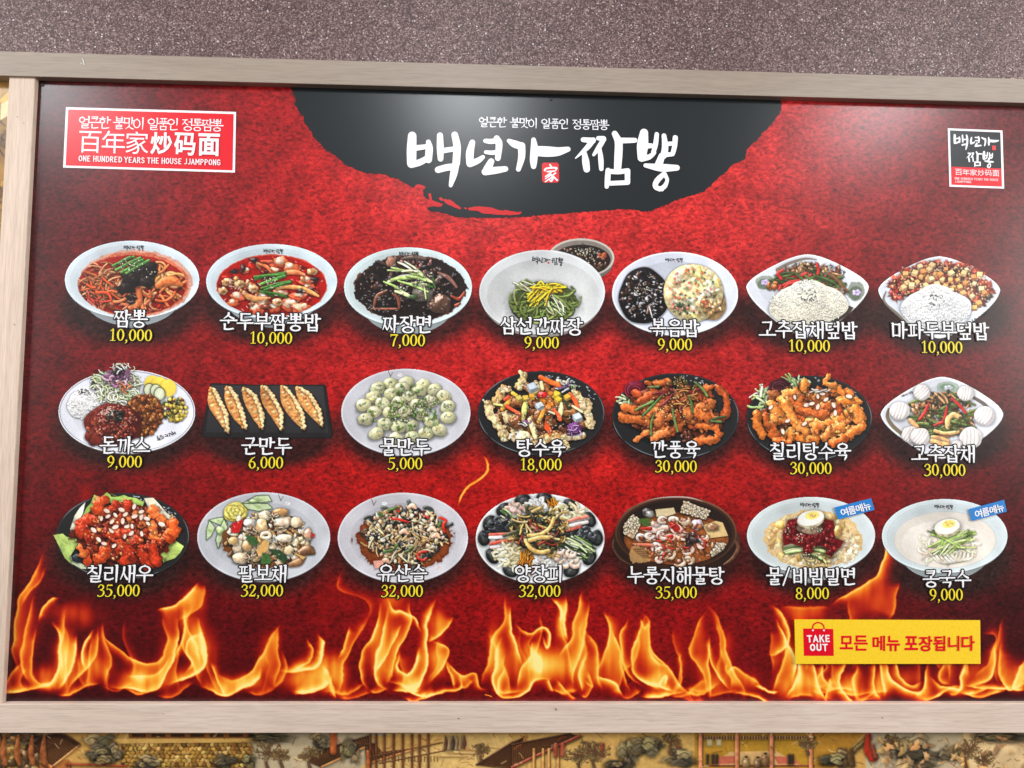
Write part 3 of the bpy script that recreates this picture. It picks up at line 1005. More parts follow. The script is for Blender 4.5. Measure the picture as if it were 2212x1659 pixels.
def latin(sh, text, quad4, col, weight=1.0, gap=.10):
    """rounded grotesque capitals fitted into a quad of photo points"""
    wid = {'M': .74, 'J': .50}
    tot = sum(.30 if c == ' ' else wid.get(c, .62) + gap for c in text) - gap
    qx, qz = plane([q[0] for q in quad4], [q[1] for q in quad4], sh.y)
    tl, tr, br, bl = [np.array([qx[i], qz[i]]) for i in range(4)]
    H = float(np.linalg.norm(tl - bl)); W = float(np.linalg.norm(tr - tl))
    x = 0.0; top = sh.y; low = top
    for c in text:
        if c == ' ':
            x += .30; continue
        sh.y = top
        for p, w in LAT[c]:
            pts = []
            for a, b in p:
                u = (x + a) / tot
                q = (bl * (1 - u) + br * u) * (1 - b) + (tl * (1 - u) + tr * u) * b
                pts.append((float(q[0]), float(q[1])))
            sh.band(pts, [v * weight * min(H, W / tot * 1.15) for v in w], col)
        low = min(low, sh.y)
        x += wid.get(c, .62) + gap
    sh.y = low - 0.0001

# ================================================================== the wall and the framed menu board
def slab(name, quad, y0, y1, material, parent=None, bevel=0.0012, label=None):
    """board whose front outline is four photo points, running from depth y0 (front) back to y1"""
    x, z = plane([q[0] for q in quad], [q[1] for q in quad], y0)
    bm = bmesh.new()
    fr = [bm.verts.new((x[i], y0, z[i])) for i in range(4)]
    bk = [bm.verts.new((x[i], y1, z[i])) for i in range(4)]
    bm.faces.new([fr[0], fr[3], fr[2], fr[1]])
    bm.faces.new(bk)
    for i in range(4):
        j = (i + 1) % 4
        bm.faces.new([fr[i], fr[j], bk[j], bk[i]])
    bmesh.ops.recalc_face_normals(bm, faces=bm.faces)
    if bevel:
        bmesh.ops.bevel(bm, geom=list(bm.edges), offset=bevel, segments=2, affect='EDGES', profile=0.5)
    me = bpy.data.meshes.new(name)
    bm.to_mesh(me); bm.free()
    return put(name, me, parent, [material], label)


RIGHT = 2330                                     # the board ends a little outside the picture
gw = slab('glitter_wall', [(-900, -520), (3200, -520), (3200, 203), (-900, 97)], 0.012, 0.10, GLITTER, bevel=0)
thing(gw, 'dark mauve granular wall with glittering flakes above the wooden frame', 'wall')

bx0, bz0 = [float(q) for q in plane(1106, 1560)]
board = empty('menu_board', (bx0, 0.0, bz0))
thing(board, 'big red restaurant menu board with pictured dishes and flames in a pale wooden frame', 'menu board')

# frame
slab('frame_rail', [(-900, 86.3), (3200, 196.6), (3200, 248.5), (-900, 139.2)], -0.020, 0.03, WOOD_G, board, label='grey brown top rail of the frame')
slab('frame_rail', [(-420, 1520.6), (RIGHT + 60, 1519.8), (RIGHT + 60, 1583.2), (-420, 1583.6)], -0.016, 0.024, WOOD_H, board, label='pale bottom rail of the frame')
slab('frame_post', [(20, 164.5), (76, 166), (4.5, 1519.9), (-57, 1519.9)], -0.013, 0.024, WOOD_V, board, bevel=0.0015)
slab('frame_post', [(RIGHT, 226), (RIGHT + 58, 227.5), (RIGHT + 58, 1519), (RIGHT, 1519)], -0.013, 0.024, WOOD_V, board, bevel=0.0015)

# ------------------------------------------------------------------ printed red panel with flames at its foot
# glow of the printed background: rows of (photo y, [(photo x, rgb), ...])
BGROWS = [
    (150, [(60, (74, 14, 20)), (300, (112, 20, 26)), (560, (176, 24, 28)), (1100, (200, 30, 32)), (1690, (214, 44, 46)), (1900, (164, 32, 36)), (2212, (100, 26, 30))]),
    (450, [(60, (84, 14, 20)), (300, (132, 20, 26)), (700, (208, 32, 32)), (1100, (232, 46, 44)), (1600, (224, 44, 42)), (1850, (168, 32, 34)), (2212, (112, 24, 28))]),
    (700, [(40, (92, 14, 20)), (280, (140, 20, 24)), (620, (186, 26, 28)), (1000, (218, 36, 36)), (1500, (212, 36, 36)), (1800, (150, 26, 30)), (2212, (108, 20, 26))]),
    (960, [(30, (104, 8, 12)), (420, (140, 12, 16)), (700, (190, 22, 20)), (1100, (200, 26, 22)), (1500, (196, 26, 24)), (1800, (164, 22, 22)), (2212, (92, 14, 20))]),
    (1150, [(20, (96, 4, 10)), (420, (128, 8, 12)), (720, (168, 14, 14)), (1100, (186, 18, 16)), (1500, (170, 16, 16)), (1900, (132, 14, 18)), (2212, (84, 12, 18))]),
    (1330, [(10, (78, 2, 8)), (480, (96, 4, 10)), (800, (138, 8, 12)), (1150, (160, 10, 12)), (1500, (148, 10, 14)), (1900, (98, 8, 14)), (2212, (64, 8, 14))]),
    (1530, [(0, (44, 2, 8)), (480, (66, 2, 8)), (1000, (104, 4, 10)), (1250, (112, 6, 12)), (1700, (92, 6, 12)), (2212, (40, 6, 12))]),
]


def bg_field(PX, PY):
    cols = []
    for y, row in BGROWS:
        xs = [r[0] for r in row]
        cols.append(np.stack([np.interp(PX, xs, [r[1][k] for r in row]) for k in range(3)], -1))
    out = cols[0].copy()
    for (ya, _), (yb, _), a, b in zip(BGROWS[:-1], BGROWS[1:], cols[:-1], cols[1:]):
        t = np.clip((PY - ya) / (yb - ya), 0, 1)
        t = (t * t * (3 - 2 * t))[..., None]
        out = np.where((PY >= ya)[..., None], a * (1 - t) + b * t, out)
    return out


# printed soft dark patches under the dishes: centre, radii
PATCH = []


def bg_colours(PX, PY):
    c = s2l(bg_field(PX, PY) * np.interp(PY, [150, 800, 1200], [0.90, 0.92, 1.0])[..., None])
    dark = np.ones(PX.shape)
    for cx, cy, rx, ry in PATCH:
        r = np.sqrt(((PX - cx) / rx) ** 2 + ((PY - cy) / ry) ** 2)
        t = np.clip((1.16 - r) / 0.42, 0, 1)
        dark *= 1 - 0.93 * t * t * (3 - 2 * t)
    k = dark[..., None]
    return c * k + np.array(s2l((40, 24, 22))) * (1 - k)

# ------------------------------------------------------------------ printed flames: edges of flame sheets (points, inner width, heat, lit side) and soft bodies
FA, FB, FC = (0.0, 1152.0, 1 / 3.0), (691.2, 1152.0, 1 / 3.0), (1382.4, 1152.0, 0.375)
EDGE = [
    # left third
    (FA, [(280, 110), (240, 230), (185, 330), (108, 430), (84, 540), (84, 660), (100, 780), (128, 850)], 60, .78, -1),
    (FA, [(305, 230), (262, 310), (190, 380), (120, 470)], 30, .5, 1), (FA, [(215, 420), (170, 580), (150, 700), (155, 830), (205, 960)], 30, .62, -1),
    (FA, [(232, 600), (216, 700), (214, 820), (222, 920), (262, 976), (340, 970)], 36, .72, 1), (FA, [(255, 545), (280, 490), (345, 432), (400, 420)], 36, .9, 1),
    (FA, [(345, 585), (392, 690), (388, 800), (362, 920), (300, 985), (230, 985)], 34, .95, -1), (FA, [(500, 660), (484, 800), (440, 925), (380, 975)], 40, .9, 1),
    (FA, [(606, 606), (552, 720), (524, 850), (542, 905)], 26, .9, -1), (FA, [(640, 600), (640, 740), (600, 850), (480, 960), (445, 1010)], 40, .7, 1),
    (FA, [(665, 580), (690, 680), (716, 800), (690, 920), (680, 990)], 36, .6, 1), (FA, [(670, 600), (705, 680), (790, 752), (880, 822), (980, 842), (1066, 802), (1106, 700), (1078, 560)], 44, .8, 1),
    (FA, [(715, 1003), (840, 1016), (985, 1002), (1060, 930), (1140, 800), (1168, 680), (1172, 560)], 80, 1.0, -1), (FA, [(830, 930), (940, 920), (1040, 880), (1110, 810)], 40, .8, 1),
    (FA, [(1305, 315), (1262, 390), (1200, 438), (1100, 472), (1030, 495)], 60, .95, -1), (FA, [(1345, 330), (1320, 440), (1250, 510), (1180, 560)], 60, .5, 1),
    (FA, [(1210, 500), (1222, 600), (1190, 720), (1140, 820)], 40, .78, -1), (FA, [(1300, 560), (1338, 690), (1356, 800), (1330, 880), (1220, 950), (1085, 978)], 56, .95, 1),
    (FA, [(1320, 640), (1250, 690), (1228, 780), (1250, 860), (1210, 920)], 30, .8, -1), (FA, [(1390, 850), (1425, 920), (1440, 1010), (1450, 1035)], 30, .8, -1),
    (FA, [(1300, 1000), (1450, 1032), (1560, 1022), (1660, 985), (1720, 890)], 70, .98, -1), (FA, [(1450, 920), (1540, 960), (1640, 930), (1702, 830), (1750, 690), (1795, 600)], 50, .75, 1),
    (FA, [(1780, 620), (1800, 760), (1830, 860), (1790, 1000)], 40, .6, 1), (FA, [(2020, 680), (2045, 760), (1985, 840), (1880, 885)], 30, .7, 1),
    (FA, [(2088, 640), (2112, 720), (2082, 820), (2010, 885), (1850, 880)], 36, 1.0, 1), (FA, [(1910, 1036), (2050, 1022), (2150, 945)], 50, 1.0, -1), (FA, [(2150, 930), (2140, 1000), (2166, 1055)], 24, .9, 1),
    (FA, [(1840, 770), (1880, 860), (1840, 960), (1770, 1010)], 40, .6, 1), (FA, [(25, 1020), (150, 1022), (260, 990), (340, 960)], 40, .85, -1), (FA, [(30, 990), (90, 910), (150, 830)], 40, .62, 1),
    # middle third
    (FB, [(0, 880), (60, 930), (90, 1050)], 40, .8, 1), (FB, [(195, 605), (160, 720), (128, 830)], 36, .9, -1), (FB, [(300, 500), (275, 600), (212, 730), (170, 850), (110, 1040)], 44, .7, 1),
    (FB, [(150, 240), (118, 330), (200, 380), (290, 440), (305, 540)], 60, .45, -1), (FB, [(380, 470), (352, 600), (292, 780), (280, 930), (320, 1000)], 44, .9, -1),
    (FB, [(598, 440), (596, 580), (520, 750), (482, 860), (440, 970)], 60, .92, 1), (FB, [(440, 480), (410, 620), (376, 800), (392, 960), (440, 1020)], 34, .9, -1), (FB, [(530, 590), (450, 740), (372, 900)], 40, .9, 1),
    (FB, [(440, 436), (478, 492), (545, 500), (622, 560), (655, 650)], 30, 1.0, 1), (FB, [(745, 440), (712, 560), (690, 690), (690, 860), (640, 968), (520, 995)], 44, 1.0, 1),
    (FB, [(860, 530), (780, 640), (700, 700)], 50, .8, 1), (FB, [(740, 690), (836, 760), (800, 870), (720, 960)], 44, .75, 1), (FB, [(534, 780), (512, 880), (560, 924), (612, 866), (650, 760)], 34, 1.0, 1),
    (FB, [(455, 950), (600, 1012), (720, 1052), (860, 1044), (912, 1010), (905, 930)], 26, .9, -1), (FB, [(815, 865), (840, 960), (856, 1026)], 24, .85, -1), (FB, [(815, 860), (920, 930), (1012, 908), (1030, 1010), (1070, 1030)], 40, .85, 1),
    (FB, [(1188, 380), (1202, 560), (1130, 700), (1072, 850), (1052, 985)], 50, .7, -1), (FB, [(1195, 685), (1132, 790), (1118, 980), (1180, 1048), (1262, 1058), (1340, 1012), (1400, 962), (1490, 958)], 46, .95, -1),
    (FB, [(1240, 470), (1240, 580), (1285, 700), (1306, 850)], 40, 1.0, 1), (FB, [(1282, 590), (1378, 642), (1468, 608), (1515, 650), (1500, 752), (1466, 670)], 28, .95, 1),
    (FB, [(1390, 700), (1380, 800), (1300, 880), (1270, 980)], 50, .95, -1), (FB, [(1600, 430), (1598, 560), (1614, 690)], 40, .85, 1), (FB, [(1520, 420), (1565, 490), (1580, 580)], 30, .9, -1),
    (FB, [(1715, 370), (1662, 560), (1640, 690), (1575, 800)], 40, .8, -1), (FB, [(1755, 430), (1722, 600), (1700, 800), (1650, 975)], 50, .9, 1), (FB, [(1720, 640), (1790, 760), (1828, 900), (1836, 1020)], 40, .85, 1),
    (FB, [(1845, 480), (1872, 640), (1860, 760), (1826, 900)], 44, .8, -1), (FB, [(1880, 640), (1955, 790), (1990, 920), (2010, 1030)], 36, .75, 1), (FB, [(1972, 550), (1948, 700), (2000, 880), (2092, 985)], 34, .8, -1),
    (FB, [(2090, 550), (2058, 660), (2030, 780), (2060, 900), (2205, 1012)], 40, .9, -1), (FB, [(2135, 570), (2145, 700), (2170, 830), (2212, 870)], 44, .75, 1), (FB, [(2060, 560), (2100, 620), (2135, 575)], 20, .8, 1),
    (FB, [(1820, 940), (1930, 985), (1964, 1066)], 44, .95, 1), (FB, [(1740, 780), (1715, 900), (1700, 1000)], 30, .85, -1), (FB, [(1760, 900), (1780, 1000), (1740, 950)], 24, .8, 1), (FB, [(1540, 960), (1580, 1020), (1650, 1060)], 30, .75, 1),
    (FB, [(1190, 850), (1150, 950), (1160, 1020), (1262, 1010)], 36, .8, -1), (FB, [(1480, 960), (1500, 1040)], 24, .8, 1), (FB, [(720, 1050), (800, 1062)], 8, .7, 0), (FB, [(1060, 1064), (1120, 1066)], 6, .8, 0),
    # right third
    (FC, [(0, 470), (48, 510), (62, 620), (130, 770), (240, 890), (300, 950)], 40, .8, 1), (FC, [(0, 815), (60, 860), (210, 912)], 26, .85, -1), (FC, [(90, 880), (125, 830), (140, 880)], 26, .9, 1),
    (FC, [(392, 440), (330, 540), (288, 705), (350, 780), (392, 900)], 40, .72, -1), (FC, [(388, 640), (440, 780), (525, 885)], 30, .95, -1), (FC, [(398, 600), (408, 760), (400, 935)], 26, .9, 1),
    (FC, [(382, 395), (440, 470), (478, 600), (540, 750), (594, 870), (602, 950)], 44, .72, 1), (FC, [(520, 800), (566, 756), (640, 830), (690, 880)], 40, .8, 1), (FC, [(440, 500), (460, 620), (500, 740)], 30, .6, -1),
    (FC, [(270, 925), (340, 860), (390, 850)], 40, .5, 1), (FC, [(540, 920), (650, 930), (780, 985)], 20, .85, -1), (FC, [(660, 875), (740, 890), (800, 895)], 16, .9, 0),
    (FC, [(768, 425), (822, 470), (862, 560), (850, 640), (780, 710), (738, 715)], 36, .85, 1), (FC, [(800, 515), (846, 620), (884, 720), (880, 860)], 30, .95, 1), (FC, [(855, 640), (830, 740), (790, 840), (770, 880)], 36, .7, -1),
    (FC, [(902, 750), (906, 850), (850, 940)], 40, 1.0, -1), (FC, [(992, 740), (1020, 880), (1060, 985)], 40, 1.0, 1), (FC, [(1040, 750), (1060, 840), (1110, 905)], 36, .9, 1), (FC, [(1110, 830), (1080, 900), (1050, 985)], 40, .95, -1),
    (FC, [(1165, 740), (1148, 880), (1182, 942), (1260, 975)], 40, .95, 1), (FC, [(1242, 750), (1222, 870), (1272, 952), (1350, 950)], 34, .75, -1), (FC, [(1350, 740), (1336, 880), (1380, 955)], 36, .85, 1), (FC, [(1385, 740), (1400, 930)], 26, .9, -1),
    (FC, [(1415, 740), (1445, 850), (1540, 918), (1622, 905), (1668, 810), (1684, 750)], 50, 1.0, 1), (FC, [(1470, 740), (1500, 840), (1560, 890), (1620, 860)], 30, .8, 1),
    (FC, [(1700, 830), (1760, 880), (1850, 915), (1880, 830), (1892, 745)], 36, 1.0, 1), (FC, [(1790, 740), (1745, 830), (1800, 880)], 30, .75, -1), (FC, [(1690, 925), (1750, 905), (1850, 900)], 16, .8, 0),
    (FC, [(2048, 620), (2058, 760), (2032, 840), (1905, 892)], 44, 1.0, 1), (FC, [(2086, 640), (2092, 800), (2130, 895), (2215, 860)], 40, .8, -1), (FC, [(1960, 590), (2030, 590), (2050, 640), (2010, 760), (1950, 830)], 60, .5, -1),
    (FC, [(1900, 892), (2040, 896), (2140, 880)], 24, .95, -1), (FC, [(2212, 740), (2160, 800), (2150, 890), (2230, 900)], 60, .85, -1),
    (FC, [(1390, 20), (1406, 150), (1382, 240), (1290, 290), (1180, 350), (1095, 425)], 70, .9, -1), (FC, [(1515, 280), (1500, 360), (1480, 440), (1455, 500)], 80, .62, 1), (FC, [(820, 440), (950, 430), (1090, 430)], 60, .5, 1),
    # stray wisps between the dishes
    ((0, 0, 1.0), [(1035, 986), (1052, 1003), (1050, 1020), (1032, 1042), (1008, 1068), (996, 1090), (988, 1108)], 7, .85, 0),
]
_fr = random.Random(21)
for _ in range(46):                             # many thin inner filaments between the big tongues
    _x = _fr.uniform(0, RIGHT); _y = _fr.uniform(1440, 1505); _h = _fr.uniform(40, 150); _b = _fr.uniform(-.35, .35)
    EDGE.append(((0, 0, 1.0), [(_x, _y), (_x + _b * _h * .3 + _fr.uniform(-8, 8), _y - _h * .35), (_x + _b * _h * .8 + _fr.uniform(-12, 12), _y - _h * .7), (_x + _b * _h * .7, _y - _h)], _fr.uniform(8, 22), _fr.uniform(.25, .6), _fr.choice((-1, 1))))
for _ in range(40):                              # low licks along the ground
    _x = _fr.uniform(0, RIGHT); _y = _fr.uniform(1485, 1508); _w = _fr.uniform(30, 90)
    EDGE.append(((0, 0, 1.0), [(_x, _y), (_x + _w * .4, _y + _fr.uniform(-3, 8)), (_x + _w, _y - _fr.uniform(0, 22))], _fr.uniform(8, 20), _fr.uniform(.4, .85), -1))
BODY = [
    (FA, 470, 520, 190, 80, .40), (FA, 190, 600, 80, 230, .34), (FA, 435, 800, 60, 180, .80), (FA, 620, 880, 100, 90, .55), (FA, 950, 930, 170, 75, .82), (FA, 1290, 730, 70, 190, .66), (FA, 1120, 560, 60, 90, .45),
    (FA, 1260, 430, 90, 90, .42), (FA, 1540, 980, 160, 50, .78), (FA, 1760, 800, 70, 180, .5), (FA, 2010, 930, 170, 90, .66), (FA, 290, 920, 90, 70, .6), (FA, 680, 700, 60, 140, .3), (FA, 1410, 760, 60, 200, .28),
    (FB, 90, 900, 110, 110, .66), (FB, 240, 560, 70, 150, .3), (FB, 440, 700, 110, 280, .66), (FB, 480, 430, 100, 70, .55), (FB, 760, 560, 70, 90, .5), (FB, 740, 820, 80, 130, .55), (FB, 600, 960, 90, 50, .6),
    (FB, 920, 950, 90, 50, .5), (FB, 1130, 720, 60, 240, .42), (FB, 1230, 830, 100, 130, .55), (FB, 1430, 850, 150, 130, .82), (FB, 1450, 880, 60, 60, .6), (FB, 1690, 700, 60, 240, .5), (FB, 1640, 880, 160, 100, .55),
    (FB, 1900, 800, 80, 220, .5), (FB, 2100, 720, 60, 160, .5), (FB, 2190, 930, 60, 70, .7), (FB, 1580, 560, 50, 130, .4), (FB, 1790, 900, 80, 120, .5),
    (FC, 30, 620, 50, 120, .5), (FC, 350, 640, 60, 170, .45), (FC, 430, 840, 80, 90, .6), (FC, 500, 680, 50, 170, .35), (FC, 610, 850, 70, 80, .5), (FC, 850, 700, 70, 160, .4), (FC, 950, 880, 150, 80, .85),
    (FC, 1220, 880, 80, 80, .6), (FC, 1370, 870, 60, 90, .6), (FC, 1540, 850, 110, 70, .42), (FC, 1800, 840, 70, 70, .45), (FC, 1990, 800, 80, 90, .4), (FC, 2180, 830, 50, 70, .7), (FC, 1350, 390, 130, 110, .52), (FC, 1000, 470, 190, 60, .36),
    ((0, 0, 1.0), 180, 1072, 22, 30, .26), ((0, 0, 1.0), 1872, 1066, 46, 40, .28), ((0, 0, 1.0), 700, 1290, 40, 60, .2),
]


NW = (up(RNG.random((11, 11)), 512) + 0.45 * up(RNG.random((26, 26)), 512)) / 1.45


def edge_left(y): return np.interp(y, [166, 1520], [64, -8])
def edge_top(x): return 156 + 0.0267 * (x - 77)


def fire_field(PX, PY):
    """heat of the printed flames on a regular grid of photo points"""
    h, w = PX.shape
    x0, y0 = PX[0, 0], PY[0, 0]
    dx = PX[0, 1] - x0; dy = PY[1, 0] - y0
    jj = (np.arange(h) * 0.9).astype(int) % 512; ii = (np.arange(w) * 0.9).astype(int) % 512
    n1 = NW[jj][:, ii] - 0.5; n2 = NW[(jj + 200) % 512][:, (ii + 130) % 512] - 0.5
    m1 = NL[jj][:, ii] - 0.5; m2 = NL[(jj + 90) % 512][:, (ii + 310) % 512] - 0.5
    X = PX + 26 * n1 + 2.2 * m1; Y = PY + 26 * n2 + 2.2 * m2
    cold = np.ones_like(PX)

    def window(ax, ay, bx, by, pad):
        i0 = max(0, int((ax - pad - x0) / dx)); i1 = min(w, int((bx + pad - x0) / dx) + 2)
        j0 = max(0, int((ay - pad - y0) / dy)); j1 = min(h, int((by + pad - y0) / dy) + 2)
        return (slice(j0, j1), slice(i0, i1)) if i1 > i0 and j1 > j0 else None
    for (ox, oy, k), cx, cy, rx, ry, pk in BODY:
        cx, cy, rx, ry = ox + k * cx, oy + k * cy, rx * k, ry * k
        sl = window(cx - 2 * rx, cy - 2 * ry, cx + 2 * rx, cy + 2 * ry, 4)
        if sl is None: continue
        r2 = ((X[sl] - cx) / rx) ** 2 + ((Y[sl] - cy) / ry) ** 2
        st = 0.45 + 1.0 * NW[(jj[sl[0]] // 2) % 512][:, (ii[sl[1]] * 3) % 512]
        cold[sl] *= 1 - np.clip(0.88 * pk * np.exp(-r2 * 1.05) * st, 0, .97)
    for (ox, oy, k), pts, wi, pk, side in EDGE:
        q = cat([(ox + k * a, oy + k * b) for a, b in pts], 6)
        wi = wi * k
        pad = wi * 2.2 + 8
        sl = window(q[:, 0].min(), q[:, 1].min(), q[:, 0].max(), q[:, 1].max(), pad)
        if sl is None: continue
        Xs, Ys = X[sl], Y[sl]
        best = np.full(Xs.shape, 1e9); sg = np.zeros_like(best); T = np.zeros_like(best)
        L = np.concatenate([[0], np.cumsum(np.hypot(*np.diff(q, axis=0).T))]); L /= L[-1]
        for a, b, ta, tb in zip(q[:-1], q[1:], L[:-1], L[1:]):
            ex, ey = b - a
            t = np.clip(((Xs - a[0]) * ex + (Ys - a[1]) * ey) / (ex * ex + ey * ey + 1e-9), 0, 1)
            rx = Xs - a[0] - t * ex; ry = Ys - a[1] - t * ey
            d2 = rx * rx + ry * ry
            m = d2 < best
            best = np.where(m, d2, best)
            sg = np.where(m, np.sign(ex * ry - ey * rx), sg)
            T = np.where(m, ta + t * (tb - ta), T)
        d = np.sqrt(best)
        tap = np.clip(np.sin(np.pi * np.clip(T * 0.92 + 0.04, 0, 1)) * 1.7, 0, 1)
        if side == 0:
            hh = np.exp(-(d / (wi * 0.55 * (0.4 + 0.6 * tap))) ** 2)
        else:
            wv = wi * (0.35 + 0.65 * tap)
            inn = 0.80 * np.exp(-(d / (wv * 0.78)) ** 1.3) + 0.20 * np.exp(-(d / 3.0) ** 2)
            out = np.exp(-(d / 2.6) ** 2)
            hh = np.where(sg * side > 0, inn, out)
        cold[sl] *= 1 - np.clip(pk * hh * tap, 0, .98)
    heat = 1 - cold
    band = np.exp(-((PY - 1440) / 85.0) ** 2) * (0.02 + 0.17 * NW[(jj // 3) % 512][:, (ii * 2) % 512])
    heat = 1 - (1 - heat) * (1 - band)
    return heat * (0.80 + 0.36 * NW[(jj // 2) % 512][:, (ii * 3) % 512])


HS = [0.0, 0.14, 0.30, 0.48, 0.66, 0.80, 0.92, 1.0]
HC = np.array([(90, 2, 4), (140, 6, 4), (190, 22, 6), (226, 66, 12), (246, 126, 26), (252, 172, 52), (255, 212, 92), (255, 236, 146)], float)
HA = [0.0, 0.10, 0.44, 0.78, 0.93, 1, 1, 1]


def fire_print(PX, PY):
    h = np.clip(fire_field(PX, PY) * 1.04, 0, 1)
    rgb = s2l(np.stack([np.interp(h, HS, HC[:, k]) for k in range(3)], -1))
    a = np.interp(h, HS, HA)
    return np.concatenate([rgb * a[..., None], a[..., None]], -1), h


def build_panel():
    out = []
    for name, ya, yb, step in (('print_panel', 140.0, 960.0, 5.0), ('flames', 960.0, 1536.0, 1.35)):
        nx = int((RIGHT + 40) / step) + 1
        xs = np.linspace(-28, RIGHT + 14, nx)
        ny = int((yb - ya) / step) + 1
        ys = np.linspace(ya, yb, ny)
        PX, PY = np.meshgrid(xs, ys)
        wx, wz = plane(PX, PY, 0.0)
        co = np.stack([wx, np.zeros_like(wx), wz], -1)
        col = np.concatenate([bg_colours(PX, PY), np.ones(PX.shape + (1,))], -1)
        if name == 'flames':
            fire, heat = fire_print(PX, PY)
        else:
            fire = np.zeros(PX.shape + (4,)); heat = np.zeros(PX.shape)
        idx = np.arange(nx * ny).reshape(ny, nx)
        f = np.stack([idx[:-1, :-1], idx[1:, :-1], idx[1:, 1:], idx[:-1, 1:]], -1).reshape(-1, 4)
        ok = ((PX[:-1, :-1] > edge_left(PY[:-1, :-1])) & (PY[:-1, :-1] > edge_top(PX[:-1, :-1]))).reshape(-1)
        hot = (heat[:-1, :-1] > 0.30).reshape(-1)[ok]
        f = f[ok]
        out.append((co.reshape(-1, 3), f, col.reshape(-1, 4), fire.reshape(-1, 4), hot))
    n0 = len(out[0][0])
    co = np.concatenate([out[0][0], out[1][0]]); fi = np.concatenate([out[0][3], out[1][3]]); cl = np.concatenate([out[0][2], out[1][2]])
    faces = np.concatenate([out[0][1], out[1][1] + n0]); hot = np.concatenate([out[0][4], out[1][4]])

    def sub(name, f, parent):
        u, inv = np.unique(f, return_inverse=True)
        me = np_mesh(name, co[u], inv.reshape(-1, 4), cl[u], fi[u])
        return put(name, me, parent, [PANEL])
    p = sub('print_panel', faces[~hot], board)
    sub('flames', faces[hot], p)
    return p

# ================================================================== the dish photographs (coordinates of each close-up)
def Z(a, b, c): return (a * 0.768, b * 0.768, (c - a) * 0.768 / 2212.0)


Z1, Z2, Z3, Z4 = Z(150, 650, 960), Z(940, 650, 1750), Z(1700, 650, 2500), Z(2080, 650, 2880)
Z5, Z6, Z7, Z8 = Z(130, 1010, 950), Z(940, 1010, 1750), Z(1700, 1020, 2500), Z(2080, 1020, 2880)
Z9, Z10, Z11, Z12 = Z(120, 1360, 950), Z(920, 1360, 1750), Z(1680, 1370, 2500), Z(2060, 1370, 2880)
GREEN = (74, 132, 52); DGREEN = (44, 92, 40); SES = (240, 222, 178)


def scallion(c, rows, w=9):
    c.layer('scallions')
    for x0, y0, x1, y1 in rows:
        c.rib([(x0, y0), ((x0 + x1) / 2, (y0 + y1) / 2 - 4), (x1, y1)], [w * .8, w, w * .9], c.jit(c.r.choice([GREEN, (58, 116, 40), (98, 152, 70)])), spec=.3, sh=.5)


def dish_seafood_noodles(c):
    c.bowl(605, 372, 518, 300, foot=(605, 640, 150, 105), tint=(216, 228, 236))
    c.layer('soup')
    c.ell(628, 402, 438, 258, (212, 158, 140), rough=.05, tex=.12, seed=3)
    c.ell(622, 408, 424, 246, (206, 108, 78), rough=.06, tex=.25, seed=5)
    c.ell(606, 415, 416, 230, (150, 26, 16), rough=.02, tex=.14, seed=8, grad=(0, -.12))
    c.region = (604, 408, 418, 232)
    c.layer('noodles')
    c.bits((600, 430, 380, 190), 40, [(110, 20, 12), (180, 40, 20), (92, 16, 12)], 26, .5, spec=.1)
    c.squiggle((380, 430, 150, 140), 40, [(176, 92, 52), (148, 72, 40), (196, 116, 74), (130, 56, 32)], 9, 150, bump=.4, lump=.5, spec=.15); c.squiggle((420, 400, 130, 120), 26, [(206, 134, 90), (160, 90, 54)], 6, 170, turn=2.5); c.bits((400, 440, 150, 130), 26, [(150, 84, 50), (196, 130, 90), (110, 56, 36)], 24, .6, bump=.6)
    c.strips((370, 470, 150, 120), 16, [(216, 84, 40), (226, 104, 58)], 7, 110, bend=.5, spec=.3)
    c.squiggle((860, 430, 120, 140), 30, [(214, 138, 76), (204, 110, 60), (222, 152, 96), (190, 88, 44)], 9, 190, turn=3)
    c.squiggle((640, 500, 120, 90), 16, [(204, 112, 66), (180, 78, 40)], 11, 150, a0=1.9, da=1)
    c.rib([(800, 420), (860, 385), (930, 385), (985, 415)], [22, 34, 34, 14], (204, 108, 54), bump=.1)
    c.rib([(590, 590), (650, 560), (660, 490), (640, 440)], [18, 24, 24, 12], (206, 106, 56), bump=.15)
    c.rib([(330, 470), (420, 480), (455, 560)], [9, 11, 7], (226, 84, 44)); c.rib([(540, 500), (590, 450), (630, 410)], [6, 9, 8], (228, 88, 48))
    c.layer('black_mushroom')
    for x, y, rx, ry in ((690, 320, 105, 85), (600, 370, 90, 50), (560, 440, 66, 44), (600, 520, 44, 36), (745, 270, 50, 40), (720, 390, 60, 46)):
        c.blob(x, y, rx, ry, (34, 25, 24), rough=.22, spec=.12, bump=.5)
    c.glints((690, 330, 90, 70), 10, 2.5, 18, (120, 110, 110), .5)
    scallion(c, [(455, 268, 620, 196), (480, 300, 670, 205), (520, 318, 700, 236), (560, 326, 735, 224), (600, 268, 690, 220), (500, 250, 590, 200)], 11)
    c.layer('sesame_seeds')
    c.sesame((600, 260, 90, 55), 34); c.sesame((740, 320, 45, 40), 14)
    c.layer('noodles'); c.squiggle((300, 540, 90, 50), 10, [(206, 96, 80), (190, 60, 44)], 7, 90); c.bits((650, 620, 200, 20), 10, [(196, 84, 50), (120, 40, 24)], 16)
    c.glints((600, 560, 330, 80), 18, 3, 30, (240, 190, 176), .7)


